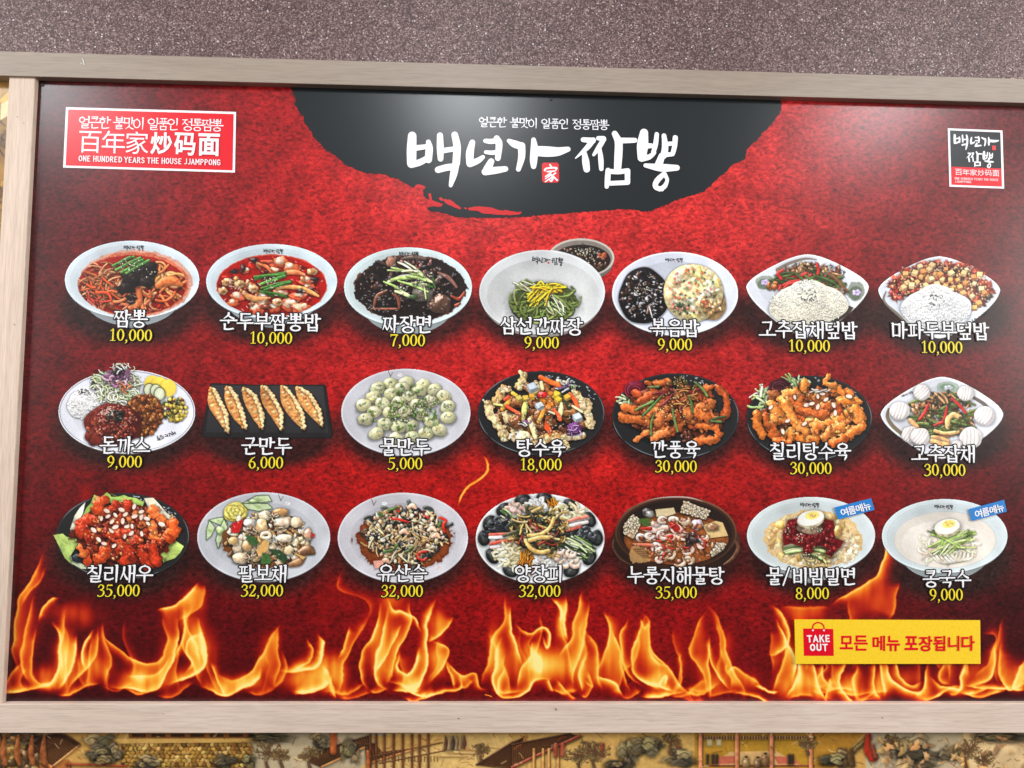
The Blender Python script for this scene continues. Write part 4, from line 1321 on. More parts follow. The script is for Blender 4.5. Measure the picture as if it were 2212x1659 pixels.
def dish_tofu_stew(c):
    c.bowl(1677, 385, 505, 288, foot=(1677, 650, 150, 105), tint=(214, 228, 236))
    c.layer('soup')
    c.ell(1678, 418, 424, 240, (214, 90, 66), rough=.03, tex=.15)
    c.ell(1677, 421, 420, 234, (168, 20, 12), tex=.16, seed=9, grad=(.05, -.05))
    c.bits((1677, 420, 390, 210), 46, [(140, 14, 10), (206, 40, 22), (120, 16, 12)], 28, .5, spec=.1)
    c.region = (1677, 418, 420, 238)
    c.layer('tofu')
    for x, y, r in ((1500, 420, 44), (1750, 480, 50), (1600, 500, 44), (1880, 500, 50), (1420, 420, 36), (1420, 500, 52), (1600, 560, 60), (1820, 570, 70), (1560, 600, 50), (1900, 590, 60), (1470, 300, 34), (1740, 240, 60), (1830, 280, 54), (1690, 300, 40), (1960, 420, 40), (1380, 550, 40), (1940, 380, 44), (1700, 590, 44), (2000, 470, 30)):
        c.blob(x, y, r * 1.15, r * .72, c.jit((236, 104, 62)), rough=.3, bump=.5)
        for _ in range(3):
            c.blob(x + c.r.uniform(-.5, .5) * r, y - c.r.uniform(0, .4) * r, r * .5, r * .28, c.jit((250, 212, 180), .06), rough=.3, bump=.4, sh=.1)
    c.layer('seafood')
    c.bits((1660, 400, 360, 190), 18, [(176, 110, 70), (120, 64, 44), (200, 130, 80), (70, 40, 34)], 26, .6, bump=.4, rough=.3, sh=.5)
    for p, w, col in (([(1465, 470), (1500, 505), (1570, 520), (1660, 515)], [14, 22, 20, 8], (214, 150, 92)), ([(1715, 440), (1800, 428), (1900, 440), (1980, 470), (2036, 500)], [12, 16, 18, 16, 9], (234, 160, 92)),
                      ([(1580, 250), (1640, 275), (1668, 312)], [9, 14, 8], (222, 120, 70)), ([(1780, 320), (1860, 315), (1930, 335)], [16, 20, 9], (228, 130, 80)), ([(1600, 232), (1680, 232)], [9, 11], (214, 90, 60))):
        c.rib(p, w, col, sh=.5, bump=.1)
    for x, y in ((1535, 440), (1720, 545), (1990, 310), (1330, 390), (1430, 405), (1300, 460)):
        c.blob(x, y, 38, 30, c.jit((212, 168, 118)), rough=.2, bump=.5); c.blob(x + 6, y + 4, 18, 12, c.jit((150, 96, 60)), rough=.3, sh=0)
    for x, y in ((1540, 222), (2010, 370), (1390, 310), (1900, 460)): c.blob(x, y, 30, 18, (46, 34, 34), rough=.3, bump=.5)
    scallion(c, [(1550, 370, 1780, 320), (1545, 352, 1770, 335), (1590, 405, 1780, 345), (1600, 440, 1820, 385), (1620, 455, 1825, 392), (1590, 462, 1690, 500), (1640, 470, 1790, 505), (1590, 410, 1720, 372)], 11)
    c.layer('sesame_seeds'); c.sesame((1670, 380, 70, 34), 26)
    c.glints((1500, 470, 230, 140), 26, 3.5, 36, (250, 214, 206), .8); c.glints((1700, 400, 360, 200), 30, 3, 26, (250, 210, 200), .75)


def dish_black_bean_noodles(c):
    c.bowl(567, 428, 493, 305, foot=(567, 690, 150, 85), tint=(214, 229, 232))
    c.layer('black_bean_sauce')
    c.ell(585, 442, 428, 258, (96, 56, 40), rough=.07, seed=11)
    c.ell(583, 442, 420, 250, (34, 24, 22), rough=.08, tex=.3, seed=12)
    c.region = (583, 432, 428, 262)
    c.bits((585, 440, 390, 225), 90, [(26, 19, 19), (44, 30, 27), (34, 25, 24), (60, 40, 34)], 30, .5, spec=.35, shin=20, bump=.5, rough=.25)
    c.layer('onions')
    c.squiggle((600, 330, 260, 80), 16, [(96, 74, 68), (72, 54, 50), (120, 88, 74)], 12, 120, spec=.4)
    for p, w, col in (([(300, 590), (330, 500), (400, 460)], [8, 14, 8], (122, 72, 50)), ([(290, 596), (400, 598), (500, 596)], [6, 9, 6], (140, 80, 60)), ([(450, 480), (490, 520), (500, 590)], [8, 14, 8], (120, 66, 48)),
                      ([(800, 320), (880, 360), (940, 430)], [8, 16, 10], (134, 90, 78)), ([(900, 500), (960, 520), (1000, 470)], [8, 14, 8], (160, 66, 48)), ([(930, 570), (990, 545)], [9, 8], (176, 70, 50)), ([(520, 215), (620, 200), (700, 215)], [10, 16, 10], (92, 72, 62))):
        c.rib(p, w, col, spec=.4)
    c.blob(435, 235, 34, 44, (164, 112, 92), rough=.2, bump=.3)
    c.blob(810, 560, 92, 76, (92, 64, 50), rough=.15, bump=.5, spec=.5); c.blob(680, 480, 84, 62, (108, 98, 88), rough=.2, bump=.4, spec=.4)
    c.bits((620, 250, 130, 30), 12, [(150, 100, 92), (116, 56, 50)], 16, .6)
    c.glints((585, 460, 380, 210), 70, 3.0, 26, (206, 204, 206), .65)
    c.glints((300, 540, 110, 80), 24, 3.0, 22, (190, 196, 200), .7)
    c.layer('cucumber_strips')
    for x0, y0, x1, y1, w in ((410, 300, 660, 330, 9), (415, 388, 600, 340, 16), (440, 280, 700, 360, 10), (490, 240, 600, 300, 9), (540, 232, 700, 350, 8), (570, 405, 720, 415, 12), (440, 372, 640, 360, 14), (380, 388, 540, 470, 9), (470, 462, 600, 512, 15),
                              (490, 382, 720, 466, 9), (600, 300, 760, 400, 9), (640, 370, 750, 390, 11), (690, 420, 704, 520, 7), (520, 310, 640, 310, 8), (560, 345, 700, 380, 10)):
        col = c.jit(c.r.choice([(206, 224, 160), (188, 212, 138), (226, 234, 190), (168, 198, 112)]), .07)
        c.rib([(x0, y0), ((x0 + x1) / 2, (y0 + y1) / 2 - 8), (x1, y1)], [w * .6, w, w * .7], col, sh=.5, spec=.12, amb=.65)
    c.blob(612, 505, 32, 20, (60, 84, 50), rough=.15); c.strips((700, 390, 90, 50), 6, [(70, 110, 50)], 5, 50)
    c.layer('sesame_seeds'); c.sesame((640, 380, 60, 50), 22); c.sesame((520, 430, 60, 36), 26); c.sesame((720, 335, 40, 22), 18); c.bits((520, 440, 320, 170), 30, [(150, 110, 80)], 7)


def dish_green_noodles(c):
    c.layer('dish')
    c.ell(1925, 252, 215, 128, (112, 104, 98), tex=.05); c.ell(1896, 204, 258, 150, (196, 190, 180), tex=.03); c.ell(1896, 206, 240, 135, (132, 122, 114), tex=.06)
    c.layer('sauce_cup')
    c.ell(1900, 222, 222, 118, (38, 27, 23), tex=.3); c.bits((1900, 220, 200, 100), 90, [(28, 20, 18), (70, 46, 34), (96, 60, 40), (44, 36, 28)], 20, .6, spec=.4, bump=.5)
    c.bits((2060, 190, 34, 30), 6, [(190, 84, 40), (150, 70, 40)], 18); c.sesame((1920, 160, 90, 26), 34); c.glints((1900, 210, 190, 90), 34, 3, 18, (190, 196, 196), .7)
    c.sesame((1960, 220, 60, 40), 12)
    c.layer('dish')
    c.ell(1597, 690, 150, 105, (150, 146, 140)); c.ell(1597, 500, 470, 318, (140, 134, 128), tex=.03)
    c.ell(1597, 468, 485, 325, (232, 234, 236), grad=(.02, .02), tex=.012); c.ell(1597, 470, 472, 314, (216, 219, 221), grad=(.03, .04), tex=.02); c.ell(1604, 492, 430, 275, (206, 208, 208), grad=(.05, .08), tex=.03, rough=.01)
    c.ell(1600, 560, 300, 190, (196, 197, 196), alpha=.5, grad=(.02, .05))
    c.layer('green_noodles')
    c.ell(1610, 545, 250, 155, (70, 82, 40), rough=.1, sh=.3, rad=8)
    for i in range(70):
        x, y = c.rin(1610, 540, 190, 130); a = c.r.choice([.5, 2.6]) + c.r.uniform(-.5, .5)
        b = c.r.uniform(.2, 1.0) * c.r.choice([-1, 1]); pts = []
        for k in range(6):
            pts.append((x, y)); x += 48 * math.cos(a); y += 36 * math.sin(a); a += b / 2
            dxy = math.hypot((x - 1610) / 260, (y - 540) / 175)
            if dxy > .95: a += .9 * (1 if b > 0 else -1)
        pts = [(1610 + (px - 1610) * min(1, .97 / max(.01, math.hypot((px - 1610) / 265, (py - 530) / 188))), 530 + (py - 530) * min(1, .97 / max(.01, math.hypot((px - 1610) / 265, (py - 530) / 188)))) for px, py in pts]
        c.rib(pts, 8, c.jit(c.r.choice([(122, 138, 66), (104, 122, 54), (142, 156, 86), (92, 106, 46)])), spec=.15, sh=.4)
    c.rib([(1870, 575), (1890, 540), (1895, 505)], 5, (120, 136, 64))
    c.layer('pickled_radish')
    c.strips((1500, 440, 110, 40), 8, [(216, 224, 176)], 5, 150, ang=.5, dang=.5); c.strips((1690, 560, 70, 70), 16, [(218, 226, 182), (196, 210, 150)], 6, 120, ang=1.0, dang=.7)
    for i in range(30):
        x0, y0 = 1480 + c.r.uniform(0, 150), 600 - c.r.uniform(0, 190); x1, y1 = 1620 + c.r.uniform(-40, 170), 385 + c.r.uniform(0, 90)
        c.rib([(x0, y0), ((x0 + x1) / 2, (y0 + y1) / 2 - c.r.uniform(0, 40)), (x1, y1)], 5.5, c.jit((250, 190, 36), .08), sh=.4, spec=.15, amb=.62)
    c.sesame((1620, 560, 180, 90), 10)


def dish_fried_rice(c):
    c.plate(550, 485, 492, 326, (224, 229, 244))
    c.layer('black_bean_sauce')
    c.blob(305, 505, 194, 218, (26, 20, 22), rough=.05, spec=.08, bump=.4)
    c.bits((305, 505, 165, 190), 80, [(22, 18, 20), (40, 30, 28), (60, 40, 32)], 24, .6, spec=.4, bump=.6, shin=18)
    c.layer('onions')
    c.bits((300, 500, 150, 180), 26, [(206, 206, 210), (150, 140, 138), (120, 90, 74)], 14, .6, rough=.3, bump=.5)
    c.sesame((290, 445, 60, 50), 26); c.glints((305, 500, 160, 190), 60, 3.5, 26, (224, 226, 232), .8)
    c.rib([(345, 590), (330, 640)], [8, 5], (190, 150, 130)); c.rib([(350, 590), (375, 680)], [6, 4], (220, 214, 214))
    c.layer('omelette')
    c.blob(830, 560, 120, 130, (196, 156, 104), rough=.12, bump=.5, spec=.05)
    c.blob(690, 480, 232, 226, (246, 226, 168), rough=.05, spec=.08, bump=.45, dif=.5, amb=.56)
    c.bits((690, 470, 200, 195), 46, [(252, 240, 206), (244, 214, 140), (250, 230, 180), (238, 200, 150)], 34, .7, rough=.3, bump=.3, sh=.06, amb=.62, dif=.45)
    c.bits((840, 570, 80, 100), 24, [(206, 160, 104), (226, 190, 140), (176, 128, 84)], 22, .7, bump=.5)
    c.layer('diced_vegetables')
    for _ in range(60):
        x, y = c.rin(680, 460, 195, 195); s = c.r.uniform(7, 13); a = c.r.uniform(0, 1.5)
        c.poly([(x + s * math.cos(a + i * 1.571), y + s * math.sin(a + i * 1.571)) for i in range(4)], c.jit(c.r.choice([(226, 92, 58), (232, 116, 84), (238, 150, 130)])), sh=.2)
    for _ in range(70):
        x, y = c.rin(700, 480, 190, 195); s = c.r.uniform(6, 11); a = c.r.uniform(0, 1.5)
        c.poly([(x + s * math.cos(a + i * 1.571), y + s * math.sin(a + i * 1.571)) for i in range(4)], c.jit(c.r.choice([(66, 84, 66), (98, 130, 84), (44, 56, 50), (120, 146, 110)])), sh=.15)
    c.bits((600, 600, 80, 46), 16, [(222, 128, 110), (80, 96, 70)], 12, .8)


def diamond_marks(c, cx, cy):
    pass


def dish_pepper_beef_rice(c):
    c.plate(1580, 430, 488, (257, 402), (228, 231, 242), p=1.36)
    c.piece('plate_painting'); c.ell(1252, 398, 78, 56, (122, 136, 112), alpha=.7, rough=.2); c.ell(1250, 410, 60, 40, (84, 100, 78), alpha=.7, rough=.2); c.piece('plate_painting'); c.ell(1955, 470, 72, 74, (118, 128, 108), alpha=.75, rough=.2); c.ell(1950, 480, 52, 54, (82, 94, 74), alpha=.7, rough=.2)
    for x, y in ((1252, 398), (1962, 478)):
        c.piece('plate_flower')
        for i in range(5): c.blob(x + 22 * math.cos(i * 1.26), y + 14 * math.sin(i * 1.26), 15, 11, (206, 186, 232), sh=0, bump=.1, spec=0, amb=.75, dif=.3)
    c.piece('plate_painting'); c.rib([(1345, 300), (1440, 250), (1560, 215), (1650, 222)], [14, 12, 9, 4], (110, 96, 78), flat=True, sh=0, alpha=.8)
    c.piece('plate_painting'); c.poly([(1890, 575), (1940, 595), (1900, 650), (1800, 715), (1760, 700), (1850, 650)], (70, 56, 48), sh=0, tex=.2)
    c.layer('pepper_and_beef')
    B = (1580, 370, 270, 105)
    c.bits(B, 60, [(96, 60, 40), (120, 74, 50), (72, 46, 32)], 34, .5, bump=.5, rough=.3)
    c.strips(B, 60, [(176, 124, 78), (150, 96, 60), (196, 150, 104), (120, 72, 46)], 9, 80, bend=.5, bump=.3)
    c.bits((1580, 310, 150, 60), 40, [(190, 142, 96), (160, 104, 66), (210, 166, 120)], 16, .7, bump=.5, rough=.35)
    c.strips((1560, 400, 240, 70), 34, [(186, 40, 34), (206, 56, 44), (160, 30, 28)], 9, 110, ang=-.4, dang=1.2)
    c.strips((1600, 390, 260, 80), 30, [(70, 96, 48), (92, 120, 60), (50, 72, 40)], 9, 130, ang=.2, dang=1.4)
    for p in ([(1390, 300), (1352, 330), (1375, 372)], [(1650, 250), (1665, 300), (1660, 335)], [(1390, 420), (1450, 395), (1520, 385)], [(1395, 445), (1430, 415), (1480, 400)]): c.rib(p, [8, 12, 10], (206, 44, 38))
    c.rib([(1640, 350), (1720, 370), (1800, 410)], [8, 11, 7], (74, 100, 52)); c.rib([(1740, 330), (1800, 370), (1890, 470)], [8, 14, 10], (124, 84, 52))
    c.bits((1310, 420, 40, 40), 10, [(196, 130, 70), (176, 96, 50)], 18); c.bits((1830, 480, 50, 30), 12, [(104, 66, 44), (160, 110, 74)], 18, bump=.5)
    rice(c, (1585, 575, 305, 165), (232, 226, 208), 420)
    for _ in range(26):
        x, y = c.rin(1580, 500, 75, 55); a = c.r.uniform(0, 3)
        c.rib([(x - 7 * math.cos(a), y - 6 * math.sin(a)), (x + 7 * math.cos(a), y + 6 * math.sin(a))], 3, (40, 38, 40), smooth=0, sh=0)


def rice(c, b, col, n, tall=True):
    c.layer('rice')
    m, c.mott = c.mott, 0.03
    cx, cy, rx, ry = b
    col = [min(255, v * 1.03 + 4) for v in col]
    c.blob(cx, cy, rx, ry, col, rough=.06, bump=.06, spec=.0, amb=.80, dif=.26, sh=.35)
    c.blob(cx, cy - ry * .55, rx * .5, ry * .65, col, rough=.08, bump=.06, spec=.0, amb=.80, dif=.28, sh=0)
    for _ in range(int(n * 1.7)):
        x, y = c.rin(cx, cy, rx * .98, ry * .97)
        if y < cy - ry * .3 and c.r.random() < .4: x = cx + (x - cx) * .5; y -= ry * .25
        a = c.r.uniform(0, 3.14); l = c.r.uniform(4, 8)
        k = 1 - .12 * (y - cy) / ry * c.r.random()
        c.rib([(x - l * math.cos(a), y - l * .8 * math.sin(a)), (x + l * math.cos(a), y + l * .8 * math.sin(a))], 4.4, c.jit([min(255, v * k) for v in col], .035), smooth=0, sh=.17, rad=1.2, amb=.76, dif=.32, spec=.02)
    c.mott = m


def dish_mapo_tofu_rice(c):
    c.plate(1553, 455, 485, (266, 385), (226, 231, 243), p=1.36)
    c.piece('plate_painting'); c.rib([(1140, 470), (1120, 530), (1150, 580), (1230, 650), (1290, 710)], [5, 10, 11, 14, 10], (110, 98, 84), flat=True, sh=0, alpha=.85)
    c.layer('mapo_tofu')
    spots = []
    for _ in range(900):
        x, y = c.rin(1560, 450, 390, 205)
        if y > 455 + ((x - 1530) / 300) ** 2 * 60 and 1250 < x < 1800 and y > 450: continue
        if y > 520 and x < 1250: continue
        if y < 300 and abs(x - 1560) > 270: continue
        if x > 1800 and y > 640: continue
        spots.append((x, y))
    for x, y in spots[:240]: c.blob(x, y, 34, 22, c.jit(c.r.choice([(150, 50, 32), (176, 66, 40), (120, 36, 28), (96, 44, 34)])), rough=.6, bump=.8, spec=.25, sh=.15)
    c.bits((1640, 300, 90, 30), 14, [(46, 36, 34), (70, 50, 44)], 18, bump=.5); c.bits((1230, 470, 50, 60), 14, [(196, 60, 50), (220, 90, 80)], 22, bump=.6); c.bits((1920, 490, 30, 50), 6, [(66, 62, 40)], 20)
    for x, y in spots[240:420]: c.bits((x, y, 6, 6), 1, [(222, 150, 96), (214, 120, 70), (236, 190, 140)], 9, .8)
    for x, y in ((1290, 335), (1360, 320), (1410, 275), (1430, 310), (1500, 262), (1380, 390), (1310, 405), (1340, 420), (1270, 440), (1470, 370), (1500, 365), (1570, 380), (1520, 330), (1600, 290), (1650, 330), (1640, 380), (1700, 375), (1760, 400), (1820, 360), (1870, 340), (1770, 300), (1740, 330),
                 (1670, 435), (1600, 430), (1740, 480), (1820, 410), (1890, 450), (1900, 480), (1810, 500), (1860, 560), (1830, 590), (1450, 420), (1540, 410), (1420, 470), (1710, 440), (1580, 470), (1650, 460), (1480, 300), (1560, 340), (1410, 350)):
        c.cube(x + c.r.uniform(-8, 8), y + c.r.uniform(-6, 6), c.r.uniform(20, 31), c.jit(c.r.choice([(246, 200, 140), (242, 178, 108), (248, 214, 166), (236, 150, 84)]), .06))
    c.glints((1560, 400, 360, 130), 40, 3, 18, (250, 220, 200), .7)
    rice(c, (1530, 605, 275, 160), (234, 236, 240), 330)
    for _ in range(22):
        x, y = c.rin(1530, 535, 66, 48); a = c.r.uniform(0, 3)
        c.rib([(x - 7 * math.cos(a), y - 6 * math.sin(a)), (x + 7 * math.cos(a), y + 6 * math.sin(a))], 3, (44, 42, 46), smooth=0, sh=0)


def dish_pork_cutlet(c):
    c.plate(612, 398, 520, 318, (232, 234, 244), rim=(90, 96, 132))
    rice(c, (285, 345, 122, 112), (236, 236, 238), 130)
    for _ in range(24):
        x, y = c.rin(298, 248, 52, 26); a = c.r.uniform(0, 3)
        c.rib([(x - 6 * math.cos(a), y - 5 * math.sin(a)), (x + 6 * math.cos(a), y + 5 * math.sin(a))], 3, (40, 38, 40), smooth=0, sh=0)
    c.layer('cabbage_salad')
    c.blob(385, 165, 40, 50, (40, 50, 40), rough=.3); c.blob(370, 200, 30, 30, (36, 46, 36), rough=.3); c.blob(418, 115, 20, 30, (74, 124, 56), rough=.2)
    c.blob(540, 215, 160, 135, (196, 206, 170), rough=.1, spec=.05)
    c.squiggle((535, 215, 150, 115), 150, [(226, 232, 206), (206, 220, 172), (236, 240, 224), (180, 204, 140), (214, 226, 190)], 5, 90, turn=4, sh=.3, spec=.08, amb=.62)
    c.squiggle((560, 120, 100, 70), 34, [(230, 234, 214), (206, 220, 176)], 5, 80, turn=4, spec=.08)
    c.squiggle((545, 140, 70, 56), 46, [(170, 110, 150), (190, 140, 176), (142, 84, 124), (214, 180, 206)], 7, 70, turn=4, spec=.15)
    c.squiggle((585, 195, 50, 40), 8, [(236, 130, 84)], 5, 50); c.bits((550, 85, 50, 34), 26, [(40, 36, 40), (58, 54, 56)], 10, .6); c.squiggle((600, 70, 50, 24), 8, [(236, 236, 226)], 5, 50)
    for x, y in ((805, 190), (860, 200), (925, 220)):
        c.piece('pickle_slice'); c.ell(x, y, 62, 66, (222, 190, 60), sh=.2); c.ell(x, y - 2, 58, 62, (246, 216, 84), tex=.04, grad=(.03, -.03))
    for x, y in ((782, 235), (832, 240), (860, 265)):
        c.piece('pickle_slice'); c.ell(x, y, 44, 52, (84, 86, 48), sh=.4); c.ell(x, y, 38, 46, (206, 212, 178), tex=.06, grad=(0, -.05)); c.ell(x, y + 2, 24, 30, (222, 226, 200), tex=.05)
    c.layer('corn')
    c.bits((975, 380, 96, 88), 30, [(70, 84, 44), (54, 60, 40), (90, 30, 34), (226, 226, 206)], 15, .7)
    for _ in range(66):
        x, y = c.rin(975, 380, 94, 90)
        c.blob(x, y, 15, 13, c.jit((246, 206, 84), .08), bump=.15, rough=.1, sh=.45, rad=1.8)
    c.bits((985, 370, 84, 78), 20, [(60, 96, 54), (110, 34, 38), (232, 232, 220)], 10, .7)
    c.layer('cutlet')
    c.blob(735, 430, 150, 165, (120, 62, 30), rough=.08, bump=.7, spec=.05)
    c.bits((740, 425, 140, 155), 240, [(152, 84, 40), (182, 106, 52), (120, 60, 30), (204, 130, 70), (96, 48, 26)], 14, .7, rough=.3, bump=.5, spec=.08)
    c.layer('brown_sauce')
    c.blob(510, 490, 215, 155, (100, 28, 20), rough=.07, spec=.12, bump=.35)
    c.blob(385, 580, 85, 76, (110, 34, 22), rough=.15, spec=.15, bump=.3); c.blob(450, 600, 120, 70, (112, 36, 24), rough=.15, spec=.1, bump=.3)
    c.bits((500, 490, 195, 135), 80, [(84, 24, 18), (136, 48, 34), (112, 34, 24), (150, 66, 44)], 18, .6, spec=.35, bump=.5)
    c.glints((510, 440, 160, 90), 60, 3, 26, (226, 170, 150), .7)
    c.bits((520, 430, 70, 40), 34, [(30, 36, 30), (48, 54, 44)], 12, .6); c.glints((460, 400, 60, 34), 26, 3.5, 20, (244, 228, 218), .85)


def dish_fried_dumplings(c):
    c.layer('dish')
    c.poly([(1240, 190), (1262, 178), (1390, 186), (1540, 190), (2110, 190), (2126, 204), (2176, 580), (2160, 602), (1680, 606), (1200, 598), (1176, 578)], (36, 34, 35), sh=0, tex=.05, rim=.5)
    c.poly([(1256, 196), (1390, 200), (2100, 204), (2142, 560), (1210, 556)], (52, 51, 53), sh=0, tex=.06, grad=(0, -.1))
    D = [((1250, 225), (1272, 330), (1330, 440), (1382, 560), 46), ((1372, 218), (1400, 310), (1452, 430), (1516, 530), 44), ((1500, 226), (1545, 310), (1600, 430), (1640, 530), 46), ((1640, 212), (1680, 310), (1748, 430), (1782, 540), 46),
         ((1790, 212), (1835, 320), (1900, 430), (1958, 535), 52), ((1905, 220), (1960, 300), (2030, 400), (2095, 510), 50)]
    for a, b, d, e, w in D:
        c.piece('fried_dumpling')
        c.rib([(a[0] + 16, a[1] + 10), (b[0] + 40, b[1] - 6), (d[0] + 34, d[1] - 8), e], [8, w * .5, w * .45, 6], (150, 84, 40), bump=.3, sh=.5, rad=4)
        c.rib([a, b, d, e], [16, w, w * .86, 7], (206, 142, 80), bump=.35, sh=.4, spec=.15, amb=.55)
        for t in range(11):
            k = (t + .5) / 11
            x = np.interp(k, [0, .34, .67, 1], [a[0], b[0], d[0], e[0]]); y = np.interp(k, [0, .34, .67, 1], [a[1], b[1], d[1], e[1]])
            c.blob(x + c.r.uniform(-.5, .3) * w * (1 - abs(k - .45)), y, 18, 12, c.jit(c.r.choice([(190, 116, 58), (222, 168, 106), (206, 136, 74), (232, 190, 132)])), sh=.0, rough=.3, bump=.4, spec=.1)
        seam = []
        for t in range(23):                       # the pleated seam
            k = (t + .5) / 23
            x = np.interp(k, [0, .34, .67, 1], [a[0] + 16, b[0] + w * .85, d[0] + w * .75, e[0]]); y = np.interp(k, [0, .34, .67, 1], [a[1] - 6, b[1] - 26, d[1] - 18, e[1] - 4])
            seam.append((x + (8 if t % 2 else -6) * c.r.uniform(.5, 1.2), y))
        c.rib(seam, [9 + 5 * math.sin(3.1 * t / 22) * c.r.uniform(.6, 1.3) for t in range(23)], (242, 208, 152), smooth=3, sh=.4, bump=.3, spec=.1, lump=.3)


def dish_water_dumplings(c):
    c.plate(550, 408, 498, 335, (206, 206, 214))
    for i in range(5):
        k = .97 - i * .035
        pts = [(550 + 498 * k * math.cos(a * .1 - 3.6), 408 + 335 * k * math.sin(a * .1 - 3.6)) for a in range(42)]
        c.rib(pts, 1.6, (182, 182, 192), flat=True, sh=0, smooth=0, alpha=.5)
    plate_sprig(c, 432, 112, 505, 122)
    c.ell(550, 400, 390, 250, (172, 172, 178), alpha=.4, rough=.1)
    D = [(430, 190), (552, 178), (682, 200), (335, 222), (520, 225), (652, 238), (770, 235), (842, 285), (300, 290), (438, 268), (578, 290), (372, 340), (738, 322), (225, 352), (496, 332), (640, 350), (872, 365), (308, 405), (430, 412), (662, 420), (240, 462), (545, 410),
         (388, 498), (745, 478), (875, 448), (492, 520), (585, 512), (322, 570), (702, 570), (808, 545), (600, 600), (476, 610)]
    for x, y in sorted(D, key=lambda q: q[1]):
        a = c.r.uniform(-.5, .5)
        c.piece('dumpling'); c.mott = .10
        c.blob(x, y + 8, 58, 46, (160, 156, 132), ang=a, rough=.09, sh=.35, rad=3, spec=0)
        c.blob(x, y, 58, 47, c.jit((212, 210, 166), .05), ang=a, rough=.09, sh=.1, bump=.1, spec=.22, amb=.58, dif=.50)
        for _ in range(6): c.bits((x, y, 34, 26), 1, [(150, 160, 122), (178, 176, 130), (222, 206, 140), (130, 146, 112)], 12, .7, sh=.0, bump=.1, spec=.05)
        c.glints((x - 8, y - 12, 26, 16), 3, 4, 24, (248, 246, 230), .75)
    c.layer('scallions')
    c.bits((560, 370, 320, 190), 60, [(112, 152, 60), (90, 130, 50)], 9, .6); c.bits((510, 400, 130, 80), 40, [(112, 152, 60), (84, 124, 46), (140, 176, 90)], 11, .6); c.bits((680, 390, 110, 90), 40, [(112, 152, 60), (90, 130, 50)], 10, .6); c.bits((560, 260, 90, 26), 18, [(90, 126, 54)], 9, .6)
    c.layer('sesame_seeds'); c.sesame((560, 400, 150, 90), 80); c.sesame((720, 330, 60, 40), 20)


def plate_sprig(c, x, y, fx, fy):
    c.rib([(x - 18, y - 24), (x, y + 22)], [2, 3], (96, 84, 84), flat=True, sh=0, smooth=0); c.rib([(x, y + 22), (x + 18, y - 10)], [3, 2], (110, 90, 90), flat=True, sh=0, smooth=0)
    for i in range(5): c.blob(fx + 12 * math.cos(i * 1.26), fy + 9 * math.sin(i * 1.26), 8, 6, (240, 240, 244), sh=0, bump=0, spec=0, amb=.9, dif=.1)


BLACK = (36, 36, 38)


def fried(c, box, n, cols, w, L, **kw):
    """battered strips"""
    kw.setdefault('bump', .5); kw.setdefault('sh', .6)
    for _ in range(n):
        x, y = c.rin(*box); a = c.r.uniform(0, 6.28); k = c.r.uniform(-.7, .7)
        pts, ws = [], []
        for i in range(5):
            pts.append((x, y)); ws.append(w * c.r.uniform(.7, 1.25) * (.8 if i in (0, 4) else 1))
            x += L / 4 * math.cos(a); y += L / 4 * .75 * math.sin(a); a += k + c.r.uniform(-.4, .4)
        mx, my = sum(p[0] for p in pts) / 5, sum(p[1] for p in pts) / 5
        ox, oy = c.rin(*box)
        c.rib([(p[0] - mx + ox, p[1] - my + oy) for p in pts], ws, c.jit(c.r.choice(cols)), rad=3, lump=.7, **kw)


